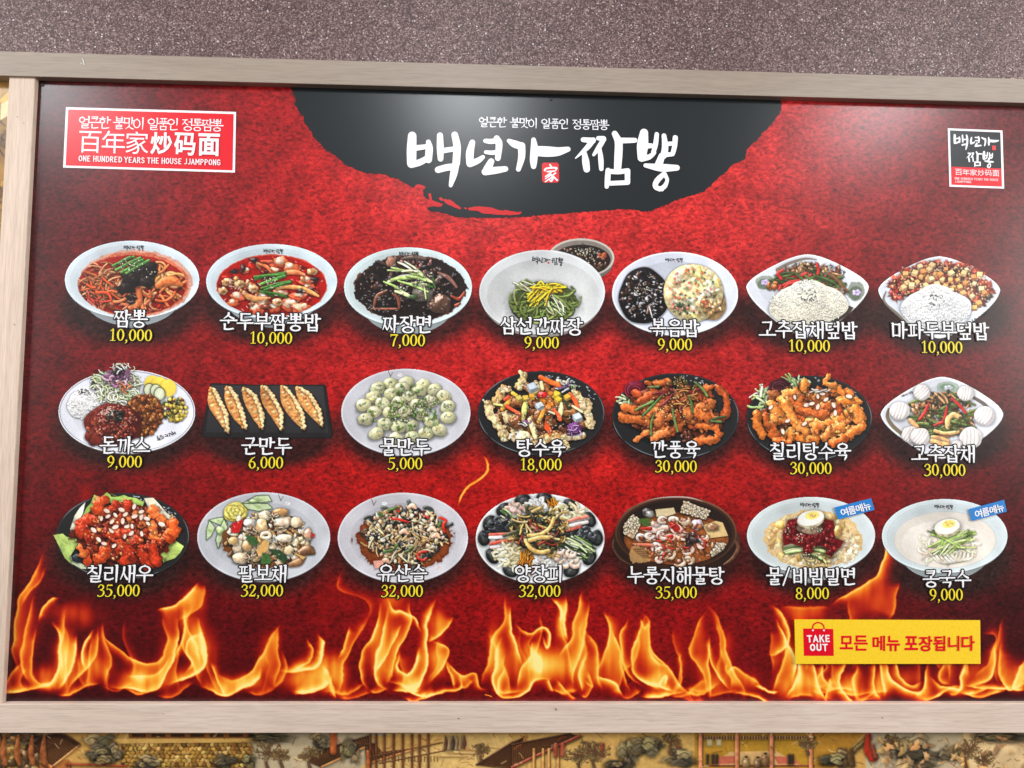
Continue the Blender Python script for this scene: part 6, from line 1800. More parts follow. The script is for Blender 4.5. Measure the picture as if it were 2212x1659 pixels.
def dish_cold_platter(c):
    c.plate(1597, 410, 484, 336, (232, 236, 238))
    for x, y, a in ((1326, 195, -.6), (1465, 125, -.3), (1626, 112, .1), (1828, 165, .5), (1965, 270, .9), (1218, 295, -1.0), (1178, 408, -1.4), (2022, 410, 1.5), (1240, 545, 1.0), (1968, 556, -1.0), (1375, 655, .4), (1830, 655, -.3)):
        c.piece('century_egg')
        c.blob(x, y, 62, 46, (34, 36, 38), ang=a, rough=.05, spec=.25, bump=.1, sh=.4)
        c.blob(x + 6, y + 4, 36, 25, (72, 76, 74), ang=a, rough=.08, sh=0, bump=.2, spec=.15)
    c.layer('platter_toppings')
    WH = [(240, 238, 236), (226, 222, 218), (250, 250, 250)]; PK = [(236, 200, 180), (226, 180, 160), (244, 218, 204)]
    JE = [(226, 214, 170), (236, 226, 190), (206, 190, 140)]; BK = [(40, 42, 46), (58, 60, 66), (28, 30, 32)]
    c.squiggle((1450, 185, 64, 34), 24, PK, 12, 60, turn=5, sh=.25, amb=.64, dif=.45); c.squiggle((1575, 160, 60, 40), 30, WH, 9, 50, turn=5, sh=.2, amb=.68, dif=.4); c.strips((1700, 175, 50, 40), 34, [(246, 156, 40), (236, 136, 30)], 5, 90, ang=1.3, dang=.5)
    c.squiggle((1815, 225, 96, 56), 44, JE, 9, 70, turn=3, sh=.18, amb=.68, dif=.4); c.strips((1360, 250, 44, 44), 24, [(206, 222, 160), (110, 140, 80), (226, 236, 200)], 6, 90, ang=.7, dang=.4)
    c.squiggle((1310, 330, 80, 46), 34, BK, 13, 90, turn=5, spec=.5); c.squiggle((1890, 380, 96, 70), 44, BK, 13, 90, turn=5, spec=.5)
    for p, col in (([(1222, 385), (1320, 380), (1410, 375)], (232, 100, 80)), ([(1222, 405), (1320, 402), (1410, 392)], (244, 232, 228)), ([(1230, 450), (1320, 432), (1420, 420)], (232, 90, 70)), ([(1232, 480), (1290, 474)], (244, 220, 216)), ([(1785, 300), (1870, 275), (1956, 258)], (244, 236, 234)), ([(1790, 290), (1870, 262), (1950, 248)], (232, 130, 110)), ([(1800, 350), (1870, 330), (1900, 318)], (226, 100, 84)), ([(1790, 325), (1870, 304), (1950, 288)], (240, 226, 222))):
        c.rib(p, 13, col, sh=.4)
    c.squiggle((1365, 545, 100, 84), 70, JE, 9, 70, turn=3, sh=.18, amb=.68, dif=.4); c.strips((1520, 560, 70, 70), 50, [(246, 152, 44), (232, 126, 30)], 5, 130, ang=1.9, dang=.6)
    c.squiggle((1640, 580, 74, 50), 40, WH, 10, 50, turn=5, sh=.2, amb=.68, dif=.4); c.strips((1870, 480, 100, 60), 36, [(206, 226, 160), (60, 90, 50), (226, 238, 206), (150, 180, 100)], 7, 170, ang=.5, dang=.3)
    for x, y in ((1700, 500), (1750, 560), (1800, 520), (1850, 560), (1780, 600), (1860, 600), (1720, 540), (1830, 520), (1740, 500)):
        c.rib([(x + 32 * math.cos(t * .7), y + 24 * math.sin(t * .7)) for t in range(7)], [10, 14, 16, 16, 14, 12, 8], c.jit((242, 208, 186), .05), sh=.4, spec=.25)
    c.layer('noodle_salad')
    B = (1590, 360, 180, 140)
    c.ell(1595, 365, 190, 150, (90, 70, 40), rough=.12, sh=.4, rad=6)
    c.squiggle(B, 110, [(206, 166, 90), (176, 134, 66), (226, 190, 120), (150, 110, 54)], 6, 130, turn=4)
    c.squiggle(B, 34, [(50, 54, 40), (70, 74, 50), (36, 38, 34)], 12, 100, turn=4, spec=.3); c.squiggle((1590, 300, 130, 80), 20, [(214, 176, 100), (236, 206, 150)], 7, 120)
    c.strips(B, 16, [(120, 30, 34), (160, 50, 40)], 5, 80); c.bits((1600, 250, 90, 40), 14, [(44, 50, 36), (60, 68, 46)], 18, .6)
    for p, w in (([(1490, 430), (1530, 490), (1600, 516), (1660, 505)], 16), ([(1510, 390), (1600, 380), (1670, 330), (1700, 260)], 14), ([(1520, 425), (1600, 405), (1660, 405)], 16), ([(1540, 210), (1600, 180)], 11)): c.rib(p, w, (226, 186, 110), sh=.5)
    c.glints(B, 30, 2.5, 18, (255, 244, 210), .7)


def dish_seafood_hotpot(c):
    c.layer('dish')
    t = (60, 36, 26)
    c.ell(597, 650, 200, 70, (40, 26, 20)); c.ell(597, 405, 487, 245, (58, 38, 30), tex=.03, grad=(.2, -.2)); c.ell(597, 440, 460, 250, (44, 28, 22), tex=.03)
    c.rib([(1040, 400), (1070, 460), (1030, 540), (960, 590)], [8, 16, 16, 6], (96, 62, 44), sh=0); c.rib([(125, 400), (120, 460), (170, 540), (250, 590)], [6, 10, 10, 4], (80, 54, 40), sh=0)
    c.ell(597, 345, 462, 278, (92, 60, 44), grad=(.1, -.35), tex=.03); c.ell(597, 350, 448, 266, (58, 36, 27), tex=.03); c.ell(597, 348, 424, 248, (38, 26, 22), tex=.05)
    c.rib([(300, 130), (420, 90), (560, 74), (700, 80), (800, 110)], [1, 3, 5, 4, 1], (196, 180, 174), flat=True, sh=0); c.rib([(180, 220), (240, 165), (300, 130)], [1, 3, 1], (150, 120, 104), flat=True, sh=0)
    c.layer('broth')
    c.ell(600, 390, 396, 198, (138, 74, 34), tex=.15, grad=(.05, .1)); c.ell(600, 400, 380, 180, (150, 82, 40), tex=.25, rough=.05); c.ell(330, 510, 90, 70, (206, 160, 100), rough=.3, alpha=.8)
    for p in ([(660, 104), (858, 180), (822, 246), (630, 190)], [(268, 210), (318, 240), (330, 290), (270, 392), (196, 350), (206, 280)], [(910, 420), (974, 430), (960, 470), (870, 530), (860, 500)]):
        c.piece('crispy_rice'); c.poly(p, (212, 176, 136), sh=.5, rad=4); P = np.array(p, float); m = P.mean(0)
        for _ in range(150):
            w = c.r.random(); i = c.r.randrange(len(p)); q = P[i] * w + P[(i + 1) % len(p)] * (1 - w); s_ = c.r.random() ** .5
            x, y = m + (q - m) * s_
            c.blob(x, y, 8, 6, c.jit((244, 220, 186), .08), ang=c.r.uniform(0, 3), sh=.22, rad=1.4, bump=0, rough=.1)
    c.layer('seafood')
    c.poly([(440, 170), (580, 156), (596, 200), (520, 226), (450, 225)], (226, 206, 160), sh=.5); c.poly([(800, 290), (900, 256), (952, 270), (992, 370), (850, 388)], (222, 190, 130), sh=.5); c.blob(385, 195, 46, 36, (70, 66, 66), spec=.4); c.blob(400, 205, 34, 26, (150, 146, 140), sh=0)
    c.poly([(318, 240), (400, 236), (400, 300), (372, 300), (320, 270)], (70, 100, 44), sh=.4, tex=.2); c.blob(875, 305, 46, 30, (150, 110, 80), bump=.5); c.blob(335, 385, 44, 34, (244, 236, 228), spec=.3); c.blob(755, 285, 46, 42, (206, 190, 200), spec=.4)
    c.bits((600, 400, 300, 160), 50, [(110, 56, 28), (170, 100, 56), (206, 150, 110)], 22, .6, bump=.4, sh=.4)
    for x, y in ((440, 290), (500, 300)): c.blob(x, y, 30, 22, (236, 206, 186), bump=.3)
    for p, w in (([(330, 320), (400, 320), (480, 315), (530, 310)], [4, 24, 34, 20]), ([(560, 280), (600, 320), (650, 350)], [20, 40, 24]), ([(480, 400), (560, 380), (660, 400)], [14, 26, 8]), ([(730, 340), (750, 380), (760, 400)], [10, 22, 12])):
        c.rib(p, w, (236, 200, 186), sh=.5, spec=.3); q = [(x + 2, y - 4) for x, y in p[:2]]; c.rib(q, [w[0] * .9 + 4, w[1] * .7], (176, 40, 30), sh=0, spec=.3)
    for x, y, r in ((450, 270, 30), (500, 250, 30), (580, 255, 34), (660, 250, 38), (430, 400, 34), (450, 460, 36), (530, 450, 34), (550, 510, 36), (680, 480, 44), (800, 380, 36), (800, 430, 36), (620, 560, 44), (690, 560, 36), (500, 360, 34), (400, 370, 28), (480, 550, 30), (470, 490, 26)):
        a0, k, e = c.r.uniform(0, 6.28), c.r.uniform(.45, .85), c.r.uniform(.55, .95)
        c.rib([(x + r * math.cos(a0 + q * k), y + r * e * math.sin(a0 + q * k)) for q in range(7)], [v * c.r.uniform(.7, 1.25) for v in (8, 12, 15, 16, 14, 10, 6)], c.jit(c.r.choice([(240, 206, 190), (232, 190, 176), (236, 216, 200), (214, 180, 150)]), .05), sh=.5, spec=.35)
        c.blob(x, y, r * .4, r * .3, (196, 140, 120), sh=.2)
    c.bits((600, 420, 280, 140), 26, [(150, 82, 40), (132, 70, 34)], 24, .5, sh=0, spec=.3, bump=.3, rough=.5)
    c.bits((700, 390, 60, 50), 8, [(50, 40, 40), (66, 54, 52)], 26, bump=.5); c.strips((600, 400, 240, 140), 12, [(196, 50, 34)], 6, 60); c.rib([(270, 430), (330, 436), (410, 440)], [4, 10, 12], (226, 120, 90))
    for i in range(5): c.rib([(280 + i * 16, 470 + i * 14), (350 + i * 10, 465 + i * 16)], 5, (130, 90, 56), sh=.3, smooth=0)
    c.glints((600, 400, 330, 170), 60, 3, 20, (255, 236, 220), .7)


def dish_icy_noodles(c):
    c.bowl(1622, 365, 488, 292, foot=(1622, 650, 150, 95), tint=(222, 232, 234))
    c.layer('ice_slush')
    c.ell(1640, 400, 372, 222, (226, 190, 130), rough=.08, tex=.1, seed=6); c.ell(1640, 395, 350, 205, (234, 202, 148), rough=.1, tex=.14, seed=16)
    c.bits((1640, 400, 340, 205), 240, [(240, 216, 170), (226, 186, 122), (246, 230, 200), (216, 172, 106)], 20, .8, rough=.5, bump=.3, sh=.05, spec=.05, amb=.72, dif=.32)
    c.bits((1890, 470, 90, 90), 50, [(240, 222, 190), (230, 206, 160)], 20, .7, rough=.45, bump=.3, sh=.06, spec=.05, amb=.7, dif=.35); c.blob(1385, 290, 44, 30, (250, 206, 110), rough=.3, sh=0, bump=.3)
    c.layer('noodles')
    c.bits((1570, 470, 150, 80), 26, [(206, 176, 110), (176, 140, 80)], 26, .6); c.squiggle((1640, 520, 90, 30), 18, [(232, 214, 150), (214, 190, 120)], 7, 90, a0=.8, da=.8)
    c.layer('cucumber_strips')
    for x0, y0, x1, y1 in ((1415, 470, 1600, 440), (1420, 490, 1560, 468), (1415, 455, 1540, 440), (1430, 500, 1556, 480), (1620, 440, 1760, 460), (1640, 470, 1750, 500), (1600, 465, 1740, 440), (1420, 400, 1470, 398), (1610, 500, 1700, 545)):
        c.rib([(x0, y0), ((x0 + x1) / 2, (y0 + y1) / 2 - 5), (x1, y1)], [7, 12, 8], c.jit((206, 222, 150)), sh=.5); c.rib([(x0, y0 + 9), (x1, y1 + 8)], 3, (80, 116, 60), smooth=0, sh=0)
    c.layer('chilli_paste')
    c.poly([(1450, 255), (1520, 240), (1700, 236), (1790, 260), (1800, 330), (1800, 390), (1866, 410), (1840, 460), (1790, 470), (1780, 530), (1736, 500), (1750, 450), (1640, 440), (1628, 500), (1570, 505), (1560, 450), (1470, 425), (1416, 440), (1410, 360), (1436, 300)], (112, 18, 22), sh=.5, rad=5, grow=4)
    c.bits((1610, 345, 180, 95), 110, [(140, 24, 28), (96, 14, 18), (150, 34, 36), (120, 18, 22)], 22, .7, rough=.5, bump=.6, spec=.2, shin=18, sh=.2); c.glints((1610, 345, 180, 95), 40, 3, 14, (226, 150, 150), .6); c.bits((1770, 440, 40, 70), 24, [(140, 24, 28), (110, 18, 22)], 20, spec=.4, bump=.5); c.bits((1598, 475, 26, 24), 6, [(130, 24, 26)], 18, spec=.4)
    c.layer('boiled_egg')
    c.blob(1610, 305, 104, 46, (132, 104, 84), rough=.08, bump=.3); c.blob(1630, 330, 80, 28, (166, 138, 112), rough=.1, sh=0)
    half_egg(c, 1620, 235, 104, 66)
    c.blob(1826, 335, 28, 50, (206, 166, 96), rough=.15, bump=.4)
    c.layer('sesame_seeds'); c.sesame((1540, 385, 30, 36), 18); c.sesame((1445, 335, 22, 28), 14); c.sesame((1670, 320, 40, 18), 16); c.sesame((1600, 520, 70, 26), 24)


def half_egg(c, x, y, rx, ry):
    c.blob(x, y + 10, rx, ry, (226, 214, 176), ang=-.2, rough=.04, bump=0, sh=.4, rad=4, spec=.05, amb=.68, dif=.36)
    c.ell(x, y, rx * .97, ry * .86, (246, 246, 240), ang=-.2, rough=.03, tex=.02); c.ell(x + 12, y - 20, rx * .52, ry * .46, (250, 236, 130), ang=-.2, rough=.04, tex=.05)
    c.bits((x + 10, y - 22, rx * .3, ry * .25), 7, [(236, 170, 90)], 8, .6, sh=0)


def dish_soy_milk_noodles(c):
    c.bowl(1611, 370, 478, 281, foot=(1611, 660, 140, 90), tint=(220, 232, 236))
    c.layer('soy_milk_broth')
    c.ell(1612, 400, 390, 218, (200, 202, 200), tex=.02); c.ell(1614, 402, 384, 212, (232, 224, 214), tex=.02, grad=(.03, .04)); c.ell(1600, 420, 320, 160, (238, 231, 222), tex=.03, rough=.05)
    c.layer('noodles')
    c.ell(1640, 470, 230, 105, (222, 212, 190), rough=.15, tex=.05, alpha=.8)
    c.squiggle((1640, 460, 170, 80), 60, [(236, 228, 206), (222, 212, 184), (244, 238, 222)], 8, 130, turn=4, sh=.14, amb=.76, dif=.28, spec=.05)
    for k in range(6): c.rib([(1500 + k * 30, 500), (1560 + k * 30, 560 + 6 * math.sin(k)), (1640 + k * 34, 570 - k * 6), (1680 + k * 28, 500)], 9, c.jit((242, 234, 216), .03), sh=.2, amb=.76, dif=.28, spec=.05)
    c.layer('cucumber_strips')
    for i in range(40):
        x0, y0 = 1480 + c.r.uniform(0, 110), 330 + c.r.uniform(0, 170); x1, y1 = 1600 + c.r.uniform(-30, 250), 500 - c.r.uniform(0, 170)
        if i % 3: x0, y0, x1, y1 = 1540 + c.r.uniform(-50, 120), 520 - c.r.uniform(0, 90), 1760 + c.r.uniform(-60, 90), 330 + c.r.uniform(0, 80)
        c.rib([(x0, y0), ((x0 + x1) / 2, (y0 + y1) / 2 - 14), (x1, y1)], [5, 8, 6], c.jit(c.r.choice([(176, 206, 108), (200, 222, 140), (158, 194, 92), (216, 232, 170)]), .06), sh=.28, amb=.70, dif=.42, spec=.1)
    c.strips((1520, 340, 40, 12), 3, [(96, 130, 66)], 5, 50); c.strips((1800, 350, 40, 14), 4, [(110, 144, 70)], 5, 60)
    c.layer('boiled_egg'); half_egg(c, 1630, 300, 98, 66)


DISHES = [   # painter, close-up, box, label, name, (name x, y), price, (price x, y), drop patch (photo), shop mark (close-up x, y, width, tilt)
    (dish_seafood_noodles, Z1, (70, 60, 1140, 760), 'white bowl of red seafood noodle soup with black mushrooms and scallions', '짬뽕', (284, 688), '10,000', (283, 724), (285, 660, 168, 92), (618, 128, 156, 0)),
    (dish_tofu_stew, Z1, (1160, 85, 2190, 775), 'white bowl of red soft tofu and seafood stew', '순두부짬뽕밥', (585.5, 695), '10,000', (585.5, 730), (588, 664, 168, 90), (1690, 155, 152, 0)),
    (dish_black_bean_noodles, Z2, (60, 110, 1075, 785), 'white bowl of black bean noodles topped with cucumber strips', '짜장면', (881, 700), '7,000', (881, 735), (882, 668, 164, 90), (574, 175, 152, 0)),
    (dish_green_noodles, Z2, (1100, 45, 2170, 810), 'pale bowl of green noodles with yellow radish and a small cup of black sauce', '삼선간짜장', (1170, 704), '9,000', (1170, 740), (1172, 672, 164, 92), (1640, 228, 240, 3)),
    (dish_fried_rice, Z3, (45, 150, 1055, 825), 'oval plate of fried rice under omelette beside black bean sauce', '볶음밥', (1457.5, 708), '9,000', (1457.5, 744), (1460, 674, 164, 92), (542, 225, 138, 0)),
    (dish_pepper_beef_rice, Z3, (1080, 160, 2080, 845), 'diamond plate of rice with red and green pepper beef', '고추잡채덮밥', (1746, 712), '10,000', (1747, 747), (1744, 676, 166, 92), (1812, 298, 140, 28)),
    (dish_mapo_tofu_rice, Z4, (1055, 178, 2050, 855), 'diamond plate of rice with orange mapo tofu cubes', '마파두부덮밥', (2030.5, 714), '10,000', (2033, 750), (2030, 680, 164, 92), (1868, 670, 140, 146)),
    (dish_pork_cutlet, Z5, (75, 30, 1145, 735), 'white plate of pork cutlet in brown sauce with rice, cabbage and corn', '돈까스', (271.5, 961), '9,000', (270, 997), (275, 925, 172, 98), (910, 580, 150, 160)),
    (dish_fried_dumplings, Z5, (1160, 165, 2190, 620), 'black rectangular tray with six fried dumplings', '군만두', (577, 963), '6,000', (575, 999), (577, 940, 170, 76), None),
    (dish_water_dumplings, Z6, (40, 60, 1060, 760), 'grey plate of boiled green dumplings with chopped scallions', '물만두', (876, 965), '5,000', (875.5, 1001), (877, 925, 164, 98), None),
    (dish_sweet_sour_pork, Z6, (1090, 80, 2090, 760), 'black plate of battered pork with colourful diced vegetables', '탕수육', (1168, 967), '18,000', (1168, 1003), (1170, 925, 164, 100), None),
    (dish_fried_spicy_pork, Z7, (40, 65, 1060, 770), 'black plate of fried pork with dried chillies and a dark red beet rose', '깐풍육', (1459, 970), '30,000', (1460, 1007), (1459, 930, 160, 98), None),
    (dish_chilli_pork, Z7, (1090, 80, 2095, 780), 'black plate of orange fried pork with almond flakes and a beet rose', '칠리탕수육', (1750, 974), '30,000', (1751, 1011), (1749, 934, 160, 98), None),
    (dish_pepper_beef_buns, Z8, (1075, 90, 2080, 780), 'diamond plate of pepper beef ringed by white flower buns', '고추잡채', (2038, 979), '30,000', (2040, 1015), (2035, 934, 160, 96), (1305, 246, 92, -22)),
    (dish_chilli_shrimp, Z9, (60, 50, 1115, 745), 'black plate of red chilli shrimp with almond flakes and lettuce', '칠리새우', (260.5, 1238), '35,000', (257.5, 1275), (265, 1196, 172, 100), None),
    (dish_eight_treasures, Z9, (1145, 55, 2170, 755), 'grey plate of mixed seafood with a yellow radish flower', '팔보채', (569, 1238), '32,000', (567, 1275), (569, 1196, 166, 100), None),
    (dish_stir_fry, Z10, (65, 55, 1070, 760), 'grey plate of stir fried mushrooms and shredded vegetables in brown sauce', '유산슬', (870, 1237), '32,000', (869, 1276), (870, 1198, 164, 100), None),
    (dish_cold_platter, Z10, (1100, 65, 2095, 765), 'white platter of cold noodle salad ringed with black century eggs', '양장피', (1165, 1238), '32,000', (1166, 1276), (1167, 1200, 162, 100), None),
    (dish_seafood_hotpot, Z11, (95, 60, 1095, 740), 'brown earthen pot of seafood soup with crispy rice', '누룽지해물탕', (1460.5, 1242), '35,000', (1460.5, 1279), (1460, 1200, 162, 98), None),
    (dish_icy_noodles, Z11, (1125, 65, 2120, 760), 'white bowl of icy wheat noodles with red chilli paste and half an egg', '물/비빔밀면', (1753, 1244), '8,000', (1754, 1281), (1752, 1200, 162, 96), (1612, 136, 146, 1)),
    (dish_soy_milk_noodles, Z12, (1125, 80, 2100, 770), 'white bowl of pale soy milk noodles with cucumber and half an egg', '콩국수', (2045, 1249), '9,000', (2043, 1284), (2041, 1206, 158, 94), (1604, 150, 142, 1)),
]

# ================================================================== build the print
for d in DISHES: PATCH.append(d[8])
panel = build_panel()

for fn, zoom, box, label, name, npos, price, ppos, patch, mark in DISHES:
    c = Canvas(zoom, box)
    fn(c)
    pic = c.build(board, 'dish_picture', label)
    if mark:                                     # the small shop mark on the crockery
        mx, my, mw, tilt = mark
        sh = Shapes(-0.0010)
        k = mw / 1900.0
        ca, sa = math.cos(math.radians(tilt)), math.sin(math.radians(tilt))

        def fm(x, y, key):
            u, v = (x - 1050) * k, (y - 310) * k * 1.25
            px = zoom[0] + zoom[2] * (mx + u * ca - v * sa); py = zoom[1] + zoom[2] * (my + u * sa + v * ca)
            a, b = plane(px, py, -0.0010)
            return float(a), float(b)
        title_strokes(sh, fm, k * zoom[2] * 0.001, ink((40, 38, 44)))
        x, y = fm(1100, 405, 0)
        sh.disc(x, y, 60 * k * zoom[2] * 0.001, ink((214, 60, 60)))
        sh.mesh('shop_mark', pic)
    sh = Shapes(-0.0016)
    word(sh, name, npos[0], npos[1], 34.5, 35.6, WHITE, outline=2.6, hv=.071, hh=.043)
    sh.mesh('dish_name', board)
    sh = Shapes(-0.0016)
    number(sh, price, ppos[0], ppos[1], 25.5, YEL, outline=2.4)
    sh.mesh('price', board)

# ------------------------------------------------------------------ black brush circle with the shop title
OUT = [(624, 170), (625, 186), (634, 200), (638, 215), (637, 226), (646, 240), (655, 252), (658, 264), (668, 280), (676, 294), (688, 306), (703, 323), (716, 330), (737, 347), (742, 354), (768, 365), (793, 375), (812, 375), (830, 376), (842, 382), (860, 386), (876, 396), (893, 405),
       (906, 402), (920, 404), (912, 412), (916, 424), (932, 434), (958, 440), (955, 447), (926, 446), (921, 452), (932, 457), (952, 459), (966, 463), (982, 469), (1032, 471), (1090, 470), (1126, 469), (1170, 465), (1220, 461), (1290, 456), (1350, 452), (1390, 456), (1414, 455), (1418, 450), (1439, 443), (1462, 432), (1489, 425), (1520, 414),
       (1536, 400), (1551, 385), (1570, 372), (1581, 355), (1596, 349), (1611, 345), (1612, 330), (1618, 317), (1636, 303), (1646, 288), (1658, 277), (1666, 270), (1676, 256), (1684, 247), (1689, 225), (1686, 212), (1687, 192)]
rr = random.Random(5)
pts = []
for (x0, y0), (x1, y1) in zip(OUT[:-1], OUT[1:]):
    n = max(1, int(math.hypot(x1 - x0, y1 - y0) / 4))
    for i in range(n):
        j = 0 if y0 < 190 else 1.5
        pts.append((x0 + (x1 - x0) * i / n + rr.uniform(-j, j), y0 + (y1 - y0) * i / n + rr.uniform(-j, j)))
pts.append(OUT[-1])
x, z = plane([p[0] for p in pts], [p[1] for p in pts], -0.0004)
bm = bmesh.new()
vs = [bm.verts.new((a, -0.0004, b)) for a, b in zip(x, z)]
f = bm.faces.new(vs[::-1])
f.normal_update()
if f.normal.y > 0: f.normal_flip()
bmesh.ops.triangulate(bm, faces=[f])
me = bpy.data.meshes.new('brush_circle')
bm.to_mesh(me); bm.free()
at = me.color_attributes.new('Col', 'FLOAT_COLOR', 'POINT')
at.data.foreach_set('color', np.tile(np.array(ink((26, 31, 34)) + (1,), np.float32), len(me.vertices)))
circle = put('brush_circle', me, board, [INK], 'black brushed circle behind the shop title')

LO = (844.8, 245.76, 0.768 * 900 / 2212)


def lo_map(x, y, key, yy=-0.0010):
    a, b = plane(LO[0] + LO[2] * x, LO[1] + LO[2] * y, yy)
    return float(a), float(b)


sh = Shapes(-0.0006)
RED = ink((206, 34, 38))
for st in ([(165, 512, 5), (190, 500, 14), (225, 506, 9)], [(205, 520, 4), (215, 545, 8)], [(268, 562, 10), (276, 590, 8)], [(262, 605, 14), (300, 622, 16), (345, 630, 9)], [(340, 588, 10), (350, 594, 8)], [(370, 600, 9), (400, 612, 18), (430, 628, 14), (470, 650, 8), (482, 655, 3)], [(512, 652, 6), (516, 658, 5)],
           [(545, 660, 10), (600, 655, 16), (640, 664, 24), (700, 674, 22), (760, 682, 15), (800, 684, 17), (850, 688, 12), (893, 685, 7)]):
    a = cat(st, 4)
    sh.band([lo_map(r[0] + rr.uniform(-2, 2), r[1] + rr.uniform(-3, 3), 0, -0.0006) for r in a], [r[2] * LO[2] * 0.001 for r in a], RED)
sh.mesh('brush_gaps', circle)
sh = Shapes(-0.0012)
title_strokes(sh, lo_map, LO[2] * 0.001, ink((24, 24, 26)), grow=0.0012)
sh.y -= 0.0002
title_strokes(sh, lo_map, LO[2] * 0.001, WHITE)
sh.mesh('shop_title', board)
sh = Shapes(-0.0010)
q = [(1042, 350), (1054, 338), (1148, 338), (1160, 350), (1162, 462), (1150, 476), (1056, 476), (1044, 464)]
sh.face([lo_map(a, b, 0) for a, b in q][::-1], ink((222, 48, 52)))
sh.y -= 0.0002
for st in JIA:
    a = cat(st, 4)
    sh.band([lo_map(r[0], r[1], 0) for r in a], [r[2] * LO[2] * 0.001 for r in a], WHITE)
sh.mesh('seal', board, label='small red seal with a white character')
sh = Shapes(-0.0010)
TAG = '얼큰한 불맛이 일품인 정통짬뽕'
word(sh, TAG, 1174.5, 266.5, 20.5, 19.0, WHITE, hv=.058, hh=.044)
sh.mesh('tagline', board)


# ------------------------------------------------------------------ printed logo panels
def quad(sh, q, col, y=None):
    x, z = plane([p[0] for p in q], [p[1] for p in q], sh.y)
    sh.face([(float(a), float(b)) for a, b in zip(x, z)][::-1], col)
    sh.y -= 0.0002


def bil(q):
    def f(u, v):
        t = np.array(q[0]) * (1 - u) + np.array(q[1]) * u; b = np.array(q[3]) * (1 - u) + np.array(q[2]) * u
        r = t * (1 - v) + b * v
        return float(r[0]), float(r[1])
    return f


def boxq(f, u0, v0, u1, v1): return [f(u0, v0), f(u1, v0), f(u1, v1), f(u0, v1)]


LOGORED = ink((226, 30, 44))
f = bil([(142.5, 231.5), (510, 241.7), (507.5, 372.8), (136.3, 362)])
sh = Shapes(-0.0008)
quad(sh, boxq(f, 0, 0, 1, 1), WHITE); quad(sh, boxq(f, .014, .036, .986, .964), LOGORED)
plate1 = sh.mesh('logo_panel', board, label='red logo panel with a white border')
sh = Shapes(-0.0014)
cx, cy = f(.50, .235)
word(sh, TAG, cx, cy, 24.5, 20.6, WHITE, hv=.055, hh=.040)
for t, u0, u1, wgt in (('百', .088, .222, -.006), ('年', .222, .362, -.006), ('家', .362, .498, -.006), ('炒', .506, .636, .010), ('码', .645, .772, .010), ('面', .785, .915, .010)):
    font_text(sh, t, boxq(f, u0, .375 if t != '百' else .39, u1 - .004, .745), WHITE, {'炒': .026, '码': .014, '面': .026}.get(t, 0.0), .5 if t == '码' else 0.0)
latin(sh, 'ONE HUNDRED YEARS THE HOUSE JJAMPPONG', boxq(f, .088, .795, .915, .885), WHITE, 1.15)
sh.mesh('lettering', plate1)

f = bil([(2047.3, 277), (2165.5, 281.8), (2169.3, 407.6), (2050.8, 403.2)])
sh = Shapes(-0.0008)
quad(sh, boxq(f, 0, 0, 1, 1), WHITE); quad(sh, boxq(f, .04, .035, .96, .655), ink((38, 40, 43))); quad(sh, boxq(f, .04, .655, .96, .965), LOGORED)
plate2 = sh.mesh('logo_panel', board, label='small square logo panel, black above and red below')
sh = Shapes(-0.0016)


def sq_map(x, y, k):
    if k < 3: u, v = .09 + (x - 100) / 1140 * .84, .09 + (y - 120) / 380 * .265
    else: u, v = .32 + (x - 1270) / 720 * .50, .36 + (y - 100) / 440 * .30
    a, b = plane(*f(u, v), -0.0016)
    return float(a), float(b)


title_strokes(sh, sq_map, 0.000082, WHITE)
sq = boxq(f, .80, .265, .87, .345); quad(sh, sq, ink((222, 60, 64)))
for t, u0, u1, wgt in (('百', .10, .23, 0), ('年', .235, .365, 0), ('家', .37, .50, 0), ('炒', .51, .635, 0), ('码', .645, .765, 0), ('面', .78, .90, 0)):
    font_text(sh, t, boxq(f, u0, .695, u1, .80), WHITE, wgt)
latin(sh, 'ONE HUNDRED YEARS THE HOUSE', boxq(f, .10, .835, .90, .873), WHITE)
latin(sh, 'JJAMPPONG', boxq(f, .10, .888, .40, .926), WHITE)
sh.mesh('lettering', plate2)

# a paint scuff on the header rail and a few specks on the pale wood
for py_, items, colr in ((-0.0212, [((178, 126), (180, 132), .7), ((180, 131), (182, 140), 1.0), ((175, 136), (177, 138), .8)], ink((214, 212, 204))), (-0.0172, [((1200, 1531), (1202, 1534), .9), ((1905, 1550), (1907, 1551), .7), ((990, 1552), (992, 1552), .7), ((352, 1541), (353, 1542), .6)], ink((70, 60, 56))), (-0.0142, [((37, 252), (38, 253), .9), ((51, 266), (52, 267), .7), ((30, 700), (31, 702), .7)], ink((86, 74, 66)))):
    sh = Shapes(py_)
    for a, b, w in items:
        sh.band([[float(v) for v in plane(*q, py_)] for q in (a, b)], [w * .001, w * .0008], colr)
    sh.mesh('scuff', board)

# dimples where the panel is pinned
for px, py in ((1190.5, 214.5), (92, 183)):
    x, z = [float(v) for v in plane(px, py, 0)]
    bm = bmesh.new()
    bmesh.ops.create_uvsphere(bm, u_segments=16, v_segments=8, radius=0.0042, matrix=Matrix.Translation((x, -0.0006, z)) @ Matrix.Scale(0.35, 4, (0, 1, 0)))
    me = bpy.data.meshes.new('pin'); bm.to_mesh(me); bm.free()
    for p in me.polygons: p.use_smooth = True
    put('pin', me, board, [plain('pin_head', (36, 38, 40), 0.3)])


# ------------------------------------------------------------------ stickers put on the board later
def sticker(name, q, thick, rgb, label, cat_, group=None):
    y0 = -0.0034 - thick
    o = slab(name, q, y0, -0.0034 + 0.0004, plain(name + '_vinyl', rgb, 0.42), None, bevel=0.0)
    thing(o, label, cat_, group)
    return o, y0 - 0.0003


